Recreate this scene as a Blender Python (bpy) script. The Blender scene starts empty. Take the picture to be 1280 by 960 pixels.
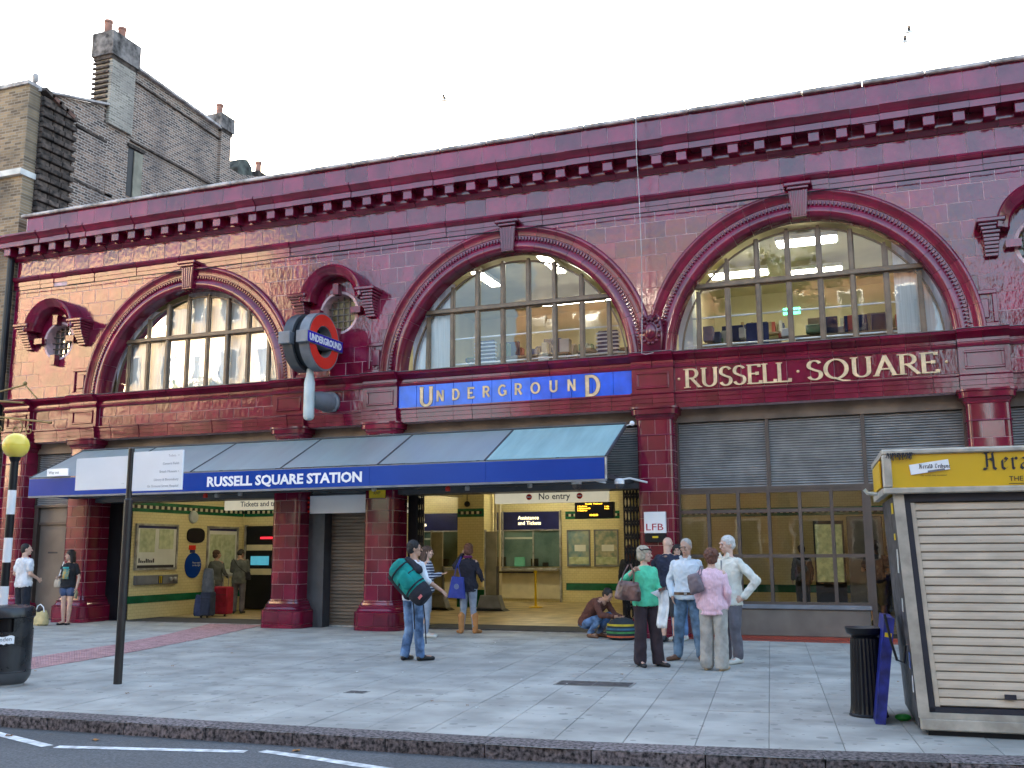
import bpy, bmesh, math, random
from mathutils import Vector, Matrix, noise
random.seed(7)
PI = math.pi
S = bpy.context.scene
C = bpy.context.collection
R = math.radians

# ------------------------------------------------------------ camera
cd = bpy.data.cameras.new('camera'); cam = bpy.data.objects.new('camera', cd); C.objects.link(cam)
S.camera = cam
cd.sensor_width = 36.0; cd.lens = 36.0 * 1238.13 / 1280.0; cd.clip_end = 3000; cd.clip_start = .1
_p, _y, _r = R(9.5997), R(20.6803), R(-0.2376)
_f = Vector((-math.sin(_y)*math.cos(_p), math.cos(_y)*math.cos(_p), math.sin(_p)))
_x = _f.cross(Vector((0, 0, 1))).normalized(); _u = _x.cross(_f)
_x2 = _x*math.cos(_r)+_u*math.sin(_r); _u2 = -_x*math.sin(_r)+_u*math.cos(_r)
cam.matrix_world = Matrix(((_x2.x, _u2.x, -_f.x, 0), (_x2.y, _u2.y, -_f.y, -18.80), (_x2.z, _u2.z, -_f.z, 1.6), (0, 0, 0, 1)))

# ------------------------------------------------------------ sky, sun, exposure
SUN_EL, SUN_AZ = 13.5, 15.0      # azimuth measured from +Y towards -X
W = bpy.data.worlds.new('World'); S.world = W; W.use_nodes = True
nt = W.node_tree; bg = nt.nodes['Background']
sky = nt.nodes.new('ShaderNodeTexSky'); sky.sky_type = 'NISHITA'; sky.sun_disc = False
sky.sun_elevation = R(SUN_EL); sky.sun_rotation = R(-SUN_AZ)
sky.air_density = 1.0; sky.dust_density = 4.0; sky.ozone_density = 1.0
nt.links.new(sky.outputs[0], bg.inputs[0]); bg.inputs[1].default_value = 0.15
sl = bpy.data.lights.new('sun', 'SUN'); sl.energy = 5.0; sl.angle = R(.53); sl.color = (1.0, .90, .76)
so = bpy.data.objects.new('sun', sl); C.objects.link(so)
sd = Vector((-math.sin(R(SUN_AZ))*math.cos(R(SUN_EL)), math.cos(R(SUN_AZ))*math.cos(R(SUN_EL)), math.sin(R(SUN_EL))))
so.rotation_mode = 'QUATERNION'; so.rotation_quaternion = sd.to_track_quat('Z', 'Y'); so.location = (0, 40, 30)
S.view_settings.view_transform = 'Standard'; S.view_settings.look = 'None'
S.view_settings.exposure = 3.02; S.view_settings.gamma = 1.0; S.view_settings.use_curve_mapping = False
S.cycles.max_bounces = 8; S.cycles.transparent_max_bounces = 12; S.cycles.glossy_bounces = 4
S.cycles.caustics_reflective = False; S.cycles.caustics_refractive = False
S.cycles.sample_clamp_indirect = 6

# ------------------------------------------------------------ materials
MATS = {}
def mat(name, col, rough=.6, metal=0, var=.12, scale=3.0, bump=0, bscale=30, objvar=0, spec=.5, emit=None, estr=0, stretch=None, col2=None, detail=4, coat=0, bdist=.01, gloss_var=0):
    m = bpy.data.materials.new(name); m.use_nodes = True; MATS[name] = m
    n = m.node_tree.nodes; l = m.node_tree.links; b = n['Principled BSDF']
    b.inputs['Roughness'].default_value = rough; b.inputs['Metallic'].default_value = metal
    b.inputs['Specular IOR Level'].default_value = spec
    if coat: b.inputs['Coat Weight'].default_value = coat; b.inputs['Coat Roughness'].default_value = .06
    tc = n.new('ShaderNodeTexCoord'); src = tc.outputs['Object']
    if stretch:
        mp = n.new('ShaderNodeMapping'); mp.inputs['Scale'].default_value = stretch; l.new(src, mp.inputs[0]); src = mp.outputs[0]
    if objvar:                                            # pieces that share a mesh get their own patch of the texture
        oi0 = n.new('ShaderNodeObjectInfo'); ad = n.new('ShaderNodeVectorMath'); ad.operation = 'ADD'
        l.new(src, ad.inputs[0]); l.new(oi0.outputs['Location'], ad.inputs[1]); src = ad.outputs[0]
    nz = n.new('ShaderNodeTexNoise'); nz.inputs['Scale'].default_value = scale; nz.inputs['Detail'].default_value = detail
    l.new(src, nz.inputs['Vector'])
    c1 = tuple(col)+(1,)
    mx = n.new('ShaderNodeMix'); mx.data_type = 'RGBA'
    mr = n.new('ShaderNodeMapRange'); mr.inputs['From Min'].default_value = .35; mr.inputs['From Max'].default_value = .65
    l.new(nz.outputs['Fac'], mr.inputs['Value']); l.new(mr.outputs[0], mx.inputs[0])
    d = col2 if col2 else tuple(max(0, c*(1-2*var)) for c in col)
    mx.inputs[6].default_value = tuple(d)+(1,); mx.inputs[7].default_value = c1 if col2 else tuple(min(1, c*(1+var)) for c in col)+(1,)
    out = mx.outputs[2]
    if objvar:
        oi = n.new('ShaderNodeObjectInfo'); hs = n.new('ShaderNodeHueSaturation'); mr2 = n.new('ShaderNodeMapRange')
        mr2.inputs['To Min'].default_value = 1-objvar; mr2.inputs['To Max'].default_value = 1+objvar
        l.new(oi.outputs['Random'], mr2.inputs['Value']); l.new(mr2.outputs[0], hs.inputs['Value']); l.new(out, hs.inputs['Color']); out = hs.outputs[0]
    l.new(out, b.inputs['Base Color'])
    if gloss_var:
        g = n.new('ShaderNodeMapRange'); g.inputs['To Min'].default_value = max(.02, rough-gloss_var); g.inputs['To Max'].default_value = rough+gloss_var
        l.new(nz.outputs['Fac'], g.inputs['Value']); l.new(g.outputs[0], b.inputs['Roughness'])
    if bump:
        bn = n.new('ShaderNodeTexNoise'); bn.inputs['Scale'].default_value = bscale; bn.inputs['Detail'].default_value = 3
        l.new(src, bn.inputs['Vector']); bp = n.new('ShaderNodeBump'); bp.inputs['Strength'].default_value = bump; bp.inputs['Distance'].default_value = bdist
        l.new(bn.outputs['Fac'], bp.inputs['Height']); l.new(bp.outputs[0], b.inputs['Normal'])
    if emit:
        b.inputs['Emission Color'].default_value = tuple(emit)+(1,); b.inputs['Emission Strength'].default_value = estr
    return m

def brickmat(name, c1, c2, mortar, axes='xz', bw=.225, bh=.075, ms=.01, rough=.9, off=(0, 0), bump=.5, stain=.35, stainc=(.03, .028, .025), sscale=.5, bias=0, gloss=0, patch=None):
    m = bpy.data.materials.new(name); m.use_nodes = True; MATS[name] = m
    n = m.node_tree.nodes; l = m.node_tree.links; b = n['Principled BSDF']; b.inputs['Roughness'].default_value = rough
    ge = n.new('ShaderNodeNewGeometry'); sp = n.new('ShaderNodeSeparateXYZ'); l.new(ge.outputs['Position'], sp.inputs[0])
    cb = n.new('ShaderNodeCombineXYZ')
    if axes == 'auto':
        a0 = n.new('ShaderNodeMath'); a0.operation = 'ADD'; l.new(sp.outputs['X'], a0.inputs[0]); l.new(sp.outputs['Y'], a0.inputs[1]); l.new(a0.outputs[0], cb.inputs[0])
    else: l.new(sp.outputs[axes[0].upper()], cb.inputs[0])
    l.new(sp.outputs['Z'], cb.inputs[1])
    bt = n.new('ShaderNodeTexBrick'); l.new(cb.outputs[0], bt.inputs['Vector'])
    bt.inputs['Color1'].default_value = c1+(1,); bt.inputs['Color2'].default_value = c2+(1,); bt.inputs['Mortar'].default_value = mortar+(1,)
    bt.inputs['Scale'].default_value = 1; bt.inputs['Mortar Size'].default_value = ms; bt.inputs['Brick Width'].default_value = bw; bt.inputs['Row Height'].default_value = bh
    bt.inputs['Bias'].default_value = bias
    nz = n.new('ShaderNodeTexNoise'); nz.inputs['Scale'].default_value = sscale; nz.inputs['Detail'].default_value = 6; l.new(ge.outputs['Position'], nz.inputs['Vector'])
    mr = n.new('ShaderNodeMapRange'); mr.inputs['From Min'].default_value = .45; mr.inputs['From Max'].default_value = .7; mr.inputs['To Max'].default_value = stain
    l.new(nz.outputs['Fac'], mr.inputs['Value'])
    mx = n.new('ShaderNodeMix'); mx.data_type = 'RGBA'; l.new(mr.outputs[0], mx.inputs[0]); l.new(bt.outputs['Color'], mx.inputs[6]); mx.inputs[7].default_value = stainc+(1,)
    l.new(mx.outputs[2], b.inputs['Base Color'])
    if bump:
        bp = n.new('ShaderNodeBump'); bp.inputs['Strength'].default_value = bump; bp.inputs['Distance'].default_value = .01; bp.invert = True
        l.new(bt.outputs['Fac'], bp.inputs['Height']); l.new(bp.outputs[0], b.inputs['Normal'])
    return m

def glassmat(name, tint=(.9, .93, .92), ior=1.5, body=None, bodyfac=0, rough=.0, boost=1.0):
    m = bpy.data.materials.new(name); m.use_nodes = True; MATS[name] = m
    n = m.node_tree.nodes; l = m.node_tree.links; n.remove(n['Principled BSDF']); o = n['Material Output']
    fr = n.new('ShaderNodeFresnel'); fr.inputs[0].default_value = ior
    tr = n.new('ShaderNodeBsdfTransparent'); tr.inputs[0].default_value = tint+(1,)
    gl = n.new('ShaderNodeBsdfGlossy'); gl.inputs['Roughness'].default_value = rough; gl.inputs[0].default_value = (1, 1, 1, 1)
    base = tr.outputs[0]
    if body:
        df = n.new('ShaderNodeBsdfDiffuse'); df.inputs[0].default_value = body+(1,); t9_ = n.new('ShaderNodeTexCoord'); m9 = n.new('ShaderNodeMapping'); m9.inputs['Scale'].default_value = (3.5, .5, .5); z9 = n.new('ShaderNodeTexNoise'); z9.inputs['Scale'].default_value = 1.3; z9.inputs['Detail'].default_value = 6; x9 = n.new('ShaderNodeMix'); x9.data_type = 'RGBA'; l.new(t9_.outputs['Object'], m9.inputs[0]); l.new(m9.outputs[0], z9.inputs['Vector']); l.new(z9.outputs['Fac'], x9.inputs[0]); x9.inputs[6].default_value = tuple(c*.6 for c in body)+(1,); x9.inputs[7].default_value = tuple(min(1, c*1.4) for c in body)+(1,); l.new(x9.outputs[2], df.inputs[0]); m0 = n.new('ShaderNodeMixShader'); m0.inputs[0].default_value = bodyfac
        l.new(tr.outputs[0], m0.inputs[1]); l.new(df.outputs[0], m0.inputs[2]); base = m0.outputs[0]
    mu = n.new('ShaderNodeMath'); mu.operation = 'MULTIPLY'; mu.inputs[1].default_value = boost; mu.use_clamp = True; l.new(fr.outputs[0], mu.inputs[0])
    # old panes are never quite flat
    tc = n.new('ShaderNodeTexCoord'); nz = n.new('ShaderNodeTexNoise'); nz.inputs['Scale'].default_value = 2.2; l.new(tc.outputs['Object'], nz.inputs['Vector'])
    bp = n.new('ShaderNodeBump'); bp.inputs['Strength'].default_value = .12; bp.inputs['Distance'].default_value = .01; l.new(nz.outputs['Fac'], bp.inputs['Height']); l.new(bp.outputs[0], gl.inputs['Normal'])
    ms = n.new('ShaderNodeMixShader'); l.new(mu.outputs[0], ms.inputs[0]); l.new(base, ms.inputs[1]); l.new(gl.outputs[0], ms.inputs[2]); l.new(ms.outputs[0], o.inputs[0])
    return m

TILE = mat('oxblood_glazed_tile', (.175, .007, .034), rough=.08, var=.15, scale=2.5, bump=.46, bscale=12, objvar=.34, detail=3, stretch=(1, 1, .6), bdist=.012, gloss_var=.03, spec=.6)
TILEP = mat('oxblood_pier_tile', (.155, .006, .028), rough=.10, var=.12, scale=2.5, bump=.12, bscale=5, objvar=.25, detail=3, gloss_var=.03, spec=.6)
TILED = mat('oxblood_moulded_tile', (.16, .006, .030), rough=.12, var=.12, scale=3, bump=.12, bscale=9, objvar=.22, gloss_var=.05, spec=.6)
for m_ in (TILE, TILEP, TILED): m_.node_tree.nodes['Principled BSDF'].inputs['IOR'].default_value = 1.52
GROUT = mat('pink_grout', (.66, .46, .48), rough=.9, scale=9)
BROWN = mat('brown_painted_metal', (.085, .062, .05), rough=.45, var=.1, scale=2)
BROWN2 = mat('tan_painted_panel', (.16, .12, .09), rough=.6, var=.25, scale=1.4)
WOOD = mat('bronze_brown_frame_paint', (.17, .115, .07), rough=.4, var=.15, scale=4)
BLACK = mat('black_gloss_paint', (.010, .011, .014), rough=.35, var=.1, spec=.25)
LEAD = mat('weathered_lead', (.28, .27, .29), rough=.6, var=.3, scale=5, bump=.2)
COPE = mat('weathered_coping_stone', (.44, .40, .38), rough=.9, var=.25, scale=4, bump=.4)
GLASS = glassmat('window_glass', boost=1.3)
BLUE = mat('blue_enamel', (.006, .045, .29), rough=.22, var=.04, scale=1.2, bump=.05, bscale=3, spec=.2)
BLUEV = mat('cobalt_glazed_tile', (.012, .11, .68), rough=.12, var=.1, scale=4, bump=.3, bscale=6, objvar=.1)
GOLD = mat('buff_gold_glaze', (.72, .52, .30), rough=.35, var=.12, scale=8)
DKOUT = mat('dark_letter_edge', (.05, .035, .03), rough=.5)
WHITE = mat('white_enamel', (.8, .81, .82), rough=.3, var=.03, scale=2)
WHITEP = mat('white_plastic_board', (.86, .88, .9), rough=.25, var=.02, scale=2)
INK = mat('dark_print', (.02, .02, .03), rough=.6)
NAVY = mat('navy_sign_blue', (.01, .015, .10), rough=.3)
RED = mat('signal_red_enamel', (.75, .035, .02), rough=.25, var=.03)
GREY = mat('grey_painted_steel', (.17, .18, .20), rough=.45, var=.12, scale=3)
DGREY = mat('dark_grey_steel', (.06, .062, .068), rough=.45, var=.12, scale=3)
LGREY = mat('pale_grey_steel', (.5, .56, .56), rough=.4, var=.06)
ALU = mat('dull_aluminium', (.42, .42, .41), rough=.45, metal=.5, var=.2, scale=5)
CREAM = brickmat('cream_glazed_wall_tile', (.66, .58, .30), (.70, .62, .33), (.42, .36, .19), axes='auto', bw=.15, bh=.075, ms=.003, rough=.3, bump=.1, stain=.2, stainc=(.3, .25, .12), sscale=.8)
CREAMP = mat('cream_ceiling_paint', (.62, .57, .40), rough=.8, var=.05)
GREEN = mat('green_glazed_tile', (.012, .13, .06), rough=.25)
YEL = mat('yellow_sign_paint', (.75, .52, .01), rough=.4, var=.05)
EXITG = mat('green_exit_light', (.02, .5, .2), emit=(.1, 1, .4), estr=.8)
TUBE = mat('lit_fluorescent_tube', (.9, .9, .85), emit=(1, .95, .78), estr=4.5)
TUBE2 = mat('lit_hall_tube', (.9, .9, .8), emit=(1, .90, .62), estr=20)
AMBER = mat('amber_led_text', (.8, .4, .02), emit=(1, .5, .03), estr=.6)
LITTXT = mat('lit_sign_text', (.9, .85, .6), emit=(1, .85, .5), estr=.4)
ROOMW = mat('office_wall_paint', (.66, .60, .38), rough=.8, var=.06, scale=1)
BLIND = mat('pale_curtain_cloth', (.88, .9, .92), rough=.9, var=.06, scale=6, stretch=(6, 6, .2))
CARPET = mat('office_floor', (.12, .12, .13), rough=.9)
HALLF = mat('hall_floor_tile', (.42, .33, .17), rough=.45, var=.2, scale=2, bump=.05)
MATF = mat('dark_entrance_mat', (.05, .052, .055), rough=.95)

# ------------------------------------------------------------ mesh helpers
class MB:
    def __init__(s): s.v = []; s.f = []; s.m = []; s.mats = []
    def mi(s, m):
        if m not in s.mats: s.mats.append(m)
        return s.mats.index(m)
    def add(s, vs, fs, m):
        o = len(s.v); k = s.mi(m); s.v += [tuple(v) for v in vs]
        for f in fs: s.f.append([o+i for i in f]); s.m.append(k)
        return s
    def box(s, x0, x1, y0, y1, z0, z1, m, bev=0):
        if bev <= 0:
            return s.add([(x0, y0, z0), (x1, y0, z0), (x1, y1, z0), (x0, y1, z0), (x0, y0, z1), (x1, y0, z1), (x1, y1, z1), (x0, y1, z1)],
                  [(0, 3, 2, 1), (4, 5, 6, 7), (0, 1, 5, 4), (1, 2, 6, 5), (2, 3, 7, 6), (3, 0, 4, 7)], m)
        b = min(bev, (x1-x0)*.45, (y1-y0)*.45, (z1-z0)*.45)
        def ring(d, z): return [(x0+d, y0, z), (x1-d, y0, z), (x1, y0+d, z), (x1, y1-d, z), (x1-d, y1, z), (x0+d, y1, z), (x0, y1-d, z), (x0, y0+d, z)]
        def inr(z): return [(x0+b, y0+b, z), (x1-b, y0+b, z), (x1-b, y0+b, z), (x1-b, y1-b, z), (x1-b, y1-b, z), (x0+b, y1-b, z), (x0+b, y1-b, z), (x0+b, y0+b, z)]
        vs = inr(z0)+ring(b, z0+b)+ring(b, z1-b)+inr(z1); fs = []
        for k in range(3):
            for i in range(8):
                j = (i+1) % 8; fs.append((k*8+i, k*8+j, k*8+8+j, k*8+8+i))
        fs.append((7, 5, 3, 1)); fs.append((24, 26, 28, 30))
        return s.add(vs, fs, m)
    def obox(s, c, ax, ay, az, m):      # oriented box: centre and half axes
        c = Vector(c); ax = Vector(ax); ay = Vector(ay); az = Vector(az)
        vs = [c+a*ax+b*ay+d*az for d in (-1, 1) for a, b in ((-1, -1), (1, -1), (1, 1), (-1, 1))]
        return s.add(vs, [(0, 3, 2, 1), (4, 5, 6, 7), (0, 1, 5, 4), (1, 2, 6, 5), (2, 3, 7, 6), (3, 0, 4, 7)], m)
    def bar(s, p, q, w, h, m, up=(0, 0, 1)):
        p = Vector(p); q = Vector(q); d = q-p; L = d.length
        if L < 1e-6: return s
        d /= L; a = d.cross(Vector(up))
        if a.length < 1e-4: a = d.cross(Vector((1, 0, 0)))
        a.normalize(); b = a.cross(d)
        return s.obox((p+q)/2, d*L/2, a*w/2, b*h/2, m)
    def tube(s, pts, r, m, n=8, cap=True, r2=None):
        pts = [Vector(p) for p in pts]; k = len(pts); rs = r if isinstance(r, (list, tuple)) else [r]*k
        vs = []; pa = None
        for i, p in enumerate(pts):
            d = (pts[min(i+1, k-1)]-pts[max(i-1, 0)]).normalized()
            a = pa-d*pa.dot(d) if pa else d.cross(Vector((0, 0, 1)))
            if a.length < 1e-3: a = d.cross(Vector((1, 0, 0)))
            a.normalize(); pa = a; b = d.cross(a)
            for j in range(n):
                t = 2*PI*j/n; vs.append(p+(a*math.cos(t)+b*math.sin(t))*rs[i])
        fs = [(i*n+j, i*n+(j+1) % n, (i+1)*n+(j+1) % n, (i+1)*n+j) for i in range(k-1) for j in range(n)]
        if cap: fs += [tuple(range(n))[::-1], tuple((k-1)*n+j for j in range(n))]
        return s.add(vs, fs, m)
    def lathe(s, c, prof, m, n=20, ax='z'):   # prof: (r, h)
        vs = []
        for r, h in prof:
            for j in range(n):
                t = 2*PI*j/n; a, b = r*math.cos(t), r*math.sin(t)
                vs.append({'z': (c[0]+a, c[1]+b, c[2]+h), 'x': (c[0]+h, c[1]+a, c[2]+b), 'y': (c[0]+a, c[1]+h, c[2]+b)}[ax])
        k = len(prof); fs = [(i*n+j, i*n+(j+1) % n, (i+1)*n+(j+1) % n, (i+1)*n+j) for i in range(k-1) for j in range(n)]
        fs += [tuple(range(n))[::-1], tuple((k-1)*n+j for j in range(n))]
        return s.add(vs, fs, m)
    def prism(s, poly, y0, y1, m, plane='xz', chamf=0):   # polygon extruded; front at y0
        n = len(poly)
        def P(a, b, d): return (a, d, b) if plane == 'xz' else ((d, a, b) if plane == 'yz' else (a, b, d))
        vs = [P(a, b, y1) for a, b in poly]
        if chamf:
            cx = sum(p[0] for p in poly)/n; cz = sum(p[1] for p in poly)/n
            ip = inset(poly, chamf); sg = 1 if y1 > y0 else -1
            vs += [P(a, b, y0+sg*chamf) for a, b in poly]
            vs += [P(a, b, y0) for a, b in ip]
            fs = [tuple(range(2*n, 3*n))] + [(i, (i+1) % n, n+(i+1) % n, n+i) for i in range(n)] + [(n+i, n+(i+1) % n, 2*n+(i+1) % n, 2*n+i) for i in range(n)]
        else:
            vs += [P(a, b, y0) for a, b in poly]
            fs = [tuple(range(n, 2*n)), tuple(range(n))[::-1]] + [(i, (i+1) % n, n+(i+1) % n, n+i) for i in range(n)]
        return s.add(vs, fs, m)
    def sphere(s, c, r, m, n=12, k=8, sc=(1, 1, 1)):
        vs = [(c[0]+r*sc[0]*math.sin(PI*i/k)*math.cos(2*PI*j/n), c[1]+r*sc[1]*math.sin(PI*i/k)*math.sin(2*PI*j/n), c[2]+r*sc[2]*math.cos(PI*i/k)) for i in range(k+1) for j in range(n)]
        fs = [(i*n+j, (i+1)*n+j, (i+1)*n+(j+1) % n, i*n+(j+1) % n) for i in range(k) for j in range(n)]
        return s.add(vs, fs, m)
    def mesh(s, name, smooth=False):
        me = bpy.data.meshes.new(name); me.from_pydata(s.v, [], s.f)
        for m in s.mats: me.materials.append(m)
        if len(s.mats) > 1: me.polygons.foreach_set('material_index', s.m)
        bm = bmesh.new(); bm.from_mesh(me); bmesh.ops.remove_doubles(bm, verts=bm.verts, dist=1e-5)
        bmesh.ops.recalc_face_normals(bm, faces=bm.faces); bm.to_mesh(me); bm.free()
        if smooth:
            me.polygons.foreach_set('use_smooth', [True]*len(me.polygons)); me.set_sharp_from_angle(angle=R(smooth if smooth is not True else 40))
        return me
    def build(s, name, parent=None, smooth=False, **k):
        return link(name, s.mesh(name, smooth), parent, **k)

def link(name, me, parent=None, loc=None, rot=None, **k):
    o = bpy.data.objects.new(name, me); C.objects.link(o)
    if loc is not None: o.location = loc
    if rot is not None: o.rotation_euler = rot
    if parent is not None:
        o.parent = parent
        if parent.parent is None: o.matrix_parent_inverse = parent.matrix_basis.inverted()
    return props(o, **k)
def props(o, label=None, cat=None, group=None, kind=None):
    if label: o['label'] = label
    if cat: o['category'] = cat
    if group: o['group'] = group
    if kind: o['kind'] = kind
    return o
def thing(name, label, cat, loc=(0, 0, 0), group=None, rz=0):
    o = bpy.data.objects.new(name, None); C.objects.link(o); o.location = loc; o.rotation_euler = (0, 0, rz); o.empty_display_size = .2
    return props(o, label, cat, group)
def part(name, parent, label=None):   # an empty-like part is not wanted: parts are meshes; used with MB only
    return parent

def clip(poly, nx, nz, d):            # keep n.p >= d
    out = []
    for i in range(len(poly)):
        a = poly[i]; b = poly[(i+1) % len(poly)]
        da = nx*a[0]+nz*a[1]-d; db = nx*b[0]+nz*b[1]-d
        if da >= 0: out.append(a)
        if (da >= 0) != (db >= 0):
            t = da/(da-db); out.append((a[0]+t*(b[0]-a[0]), a[1]+t*(b[1]-a[1])))
    q = []
    for p in out:
        if not q or math.hypot(p[0]-q[-1][0], p[1]-q[-1][1]) > 1e-4: q.append(p)
    if len(q) > 1 and math.hypot(q[0][0]-q[-1][0], q[0][1]-q[-1][1]) < 1e-4: q.pop()
    return q
def area(p): return .5*sum(p[i][0]*p[(i+1) % len(p)][1]-p[(i+1) % len(p)][0]*p[i][1] for i in range(len(p)))
def inset(poly, d):
    n = len(poly); sgn = 1 if area(poly) > 0 else -1; out = []
    for i in range(n):
        a = Vector(poly[i-1]); b = Vector(poly[i]); c = Vector(poly[(i+1) % n])
        e1 = (b-a).normalized(); e2 = (c-b).normalized()
        n1 = Vector((-e1.y, e1.x))*sgn; n2 = Vector((-e2.y, e2.x))*sgn
        k = 1+n1.dot(n2); v = (n1+n2)/max(k, .35); out.append((b.x+v.x*d, b.y+v.y*d))
    return out
def disc_clip(poly, cx, cz, r, n=48):  # poly ∩ disc
    for i in range(n):
        t = 2*PI*i/n; poly = clip(poly, -math.cos(t), -math.sin(t), -(cx*math.cos(t)+cz*math.sin(t)+r))
        if len(poly) < 3: return []
    return poly

# ------------------------------------------------------------ lettering
def stroke(mb, pts, wx, wz, y0, y1, m, org, h, dx=1):
    """ribbon through pts (unit square); wx thickness of upright strokes, wz of level ones"""
    L = []; Rr = []; k = len(pts)
    for i in range(k):
        a = Vector(pts[max(i-1, 0)]); b = Vector(pts[min(i+1, k-1)]); d = (b-a)
        if d.length < 1e-6: d = Vector((1, 0))
        d.normalize(); nn = Vector((-d.y, d.x)); w = .5*math.sqrt((wx*nn.x)**2+(wz*nn.y)**2)
        p = Vector(pts[i]); L.append(p+nn*w); Rr.append(p-nn*w)
    for i in range(k-1):
        q = [L[i], L[i+1], Rr[i+1], Rr[i]]
        mb.prism([(org[0]+v.x*h*dx, org[1]+v.y*h) for v in q], y0, y1, m)
def arc(cx, cz, rx, rz, a0, a1, n=12): return [(cx+rx*math.cos(R(a0+(a1-a0)*i/n)), cz+rz*math.sin(R(a0+(a1-a0)*i/n))) for i in range(n+1)]
ROM = {
 'R': (.66, [[(.13, 0), (.13, 1)], [(.13, .975), (.32, .975)]+arc(.32, .735, .2, .24, 90, -90)+[(.13, .495)], [(.3, .5), (.62, .02)]], [(.13, 0, .13), (.08, 1, .1), (.64, 0, .08)]),
 'U': (.74, [[(.14, 1), (.14, .32)]+arc(.37, .3, .23, .275, 180, 360)+[(.60, 1)]], [(.14, 1, .12), (.6, 1, .1)]),
 'S': (.54, [arc(.27, .74, .19, .235, 25, 210, 12)+[(.27, .5)]+arc(.27, .27, .2, .245, 40, -160, 12)], []),
 'E': (.58, [[(.13, 0), (.13, 1)], [(.13, .975), (.5, .975)], [(.13, .53), (.42, .53)], [(.13, .025), (.53, .025)], [(.5, 1), (.5, .86)], [(.53, 0), (.55, .16)], [(.42, .45), (.42, .61)]], [(.1, 0, .08), (.1, 1, .08)]),
 'L': (.56, [[(.13, 0), (.13, 1)], [(.13, .025), (.5, .025)], [(.51, 0), (.53, .18)]], [(.1, 0, .08), (.13, 1, .12)]),
 'Q': (.86, [arc(.42, .5, .34, .475, 0, 360, 26), [(.36, .06), (.62, -.1), (.86, -.13)]], []),
 'A': (.76, [[(.08, 0), (.38, 1)], [(.36, 1), (.66, 0)], [(.18, .34), (.56, .34)]], [(.08, 0, .1), (.67, 0, .12)]),
 'N': (.8, [[(.14, 0), (.14, 1)], [(.14, 1), (.64, 0)], [(.64, 0), (.64, 1)]], [(.14, 0, .08), (.64, 1, .08), (.1, 1, .06)]),
 'D': (.74, [[(.13, 0), (.13, 1)], [(.13, .97), (.3, .97)]+arc(.3, .5, .32, .47, 90, -90, 16)+[(.13, .03)]], []),
 'G': (.78, [arc(.42, .5, .33, .47, 50, 330, 20), [(.7, .1), (.7, .44)], [(.5, .44), (.74, .44)]], []),
 'O': (.86, [arc(.42, .5, .34, .47, 0, 360, 24)], []),
}
def roman(mb, ch, x, z, h, y0, y1, m, wx=.14, wz=.065, serif=True, dx=1):
    w, st, sf = ROM[ch]; e = 0
    for s_ in st: stroke(mb, s_, wx, wz, y0-e, y1, m, (x, z), h, dx); e += .0006
    if serif:
        for sx, sz, hw in sf:
            zz = sz if sz == 0 else sz-.04
            mb.prism([(x+(sx-hw)*h*dx, z+zz*h), (x+(sx+hw)*h*dx, z+zz*h), (x+(sx+hw)*h*dx, z+(zz+.045)*h), (x+(sx-hw)*h*dx, z+(zz+.045)*h)], y0-.003, y1, m)
    return w*h*dx
def text(name, body, h, m, parent, origin, xdir=(1, 0, 0), zdir=(0, 0, 1), bold=.0, depth=.004, align='LEFT', width=None, shear=0, **k):
    """flat sans lettering turned into a mesh"""
    cu = bpy.data.curves.new(name, 'FONT'); cu.body = body; cu.size = 1; cu.extrude = depth/h/2; cu.offset = bold; cu.resolution_u = 2; cu.shear = shear
    o = bpy.data.objects.new('tmp', cu); C.objects.link(o); dg = bpy.context.evaluated_depsgraph_get()
    me = bpy.data.meshes.new_from_object(o.evaluated_get(dg)); bpy.data.objects.remove(o); bpy.data.curves.remove(cu)
    xs = [v.co.x for v in me.vertices] or [0]; x0, x1 = min(xs), max(xs)
    sx = h*1.37
    fx = (width/((x1-x0)) if width else sx)
    X = Vector(xdir).normalized(); Z = Vector(zdir).normalized(); N = X.cross(Z)
    for v in me.vertices:
        c = v.co.copy(); a = (c.x-x0)*fx
        if align == 'CENTER': a -= (x1-x0)*fx/2
        if align == 'RIGHT': a -= (x1-x0)*fx
        v.co = Vector(origin)+X*a+Z*(c.y*sx)-N*(-c.z*h)
    me.name = name; me.materials.clear(); me.materials.append(m)
    return link(name, me, parent, **k)
# ------------------------------------------------------------ the station building
XL, XR = -20.85, 6.8
PX = [-20.35, -18.24, -12.38, -10.09, -4.14, 1.71, 3.95]
AX = [-15.30, -7.13, -1.24]
OX = [-19.28, -11.22, 2.83]
CZ, RO = 5.32, 2.5
OZ = 6.87
st = thing('station_building', 'long single-fronted station clad in oxblood glazed tiles with three wide arched windows', 'station', (-7, 0, 0))

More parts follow.
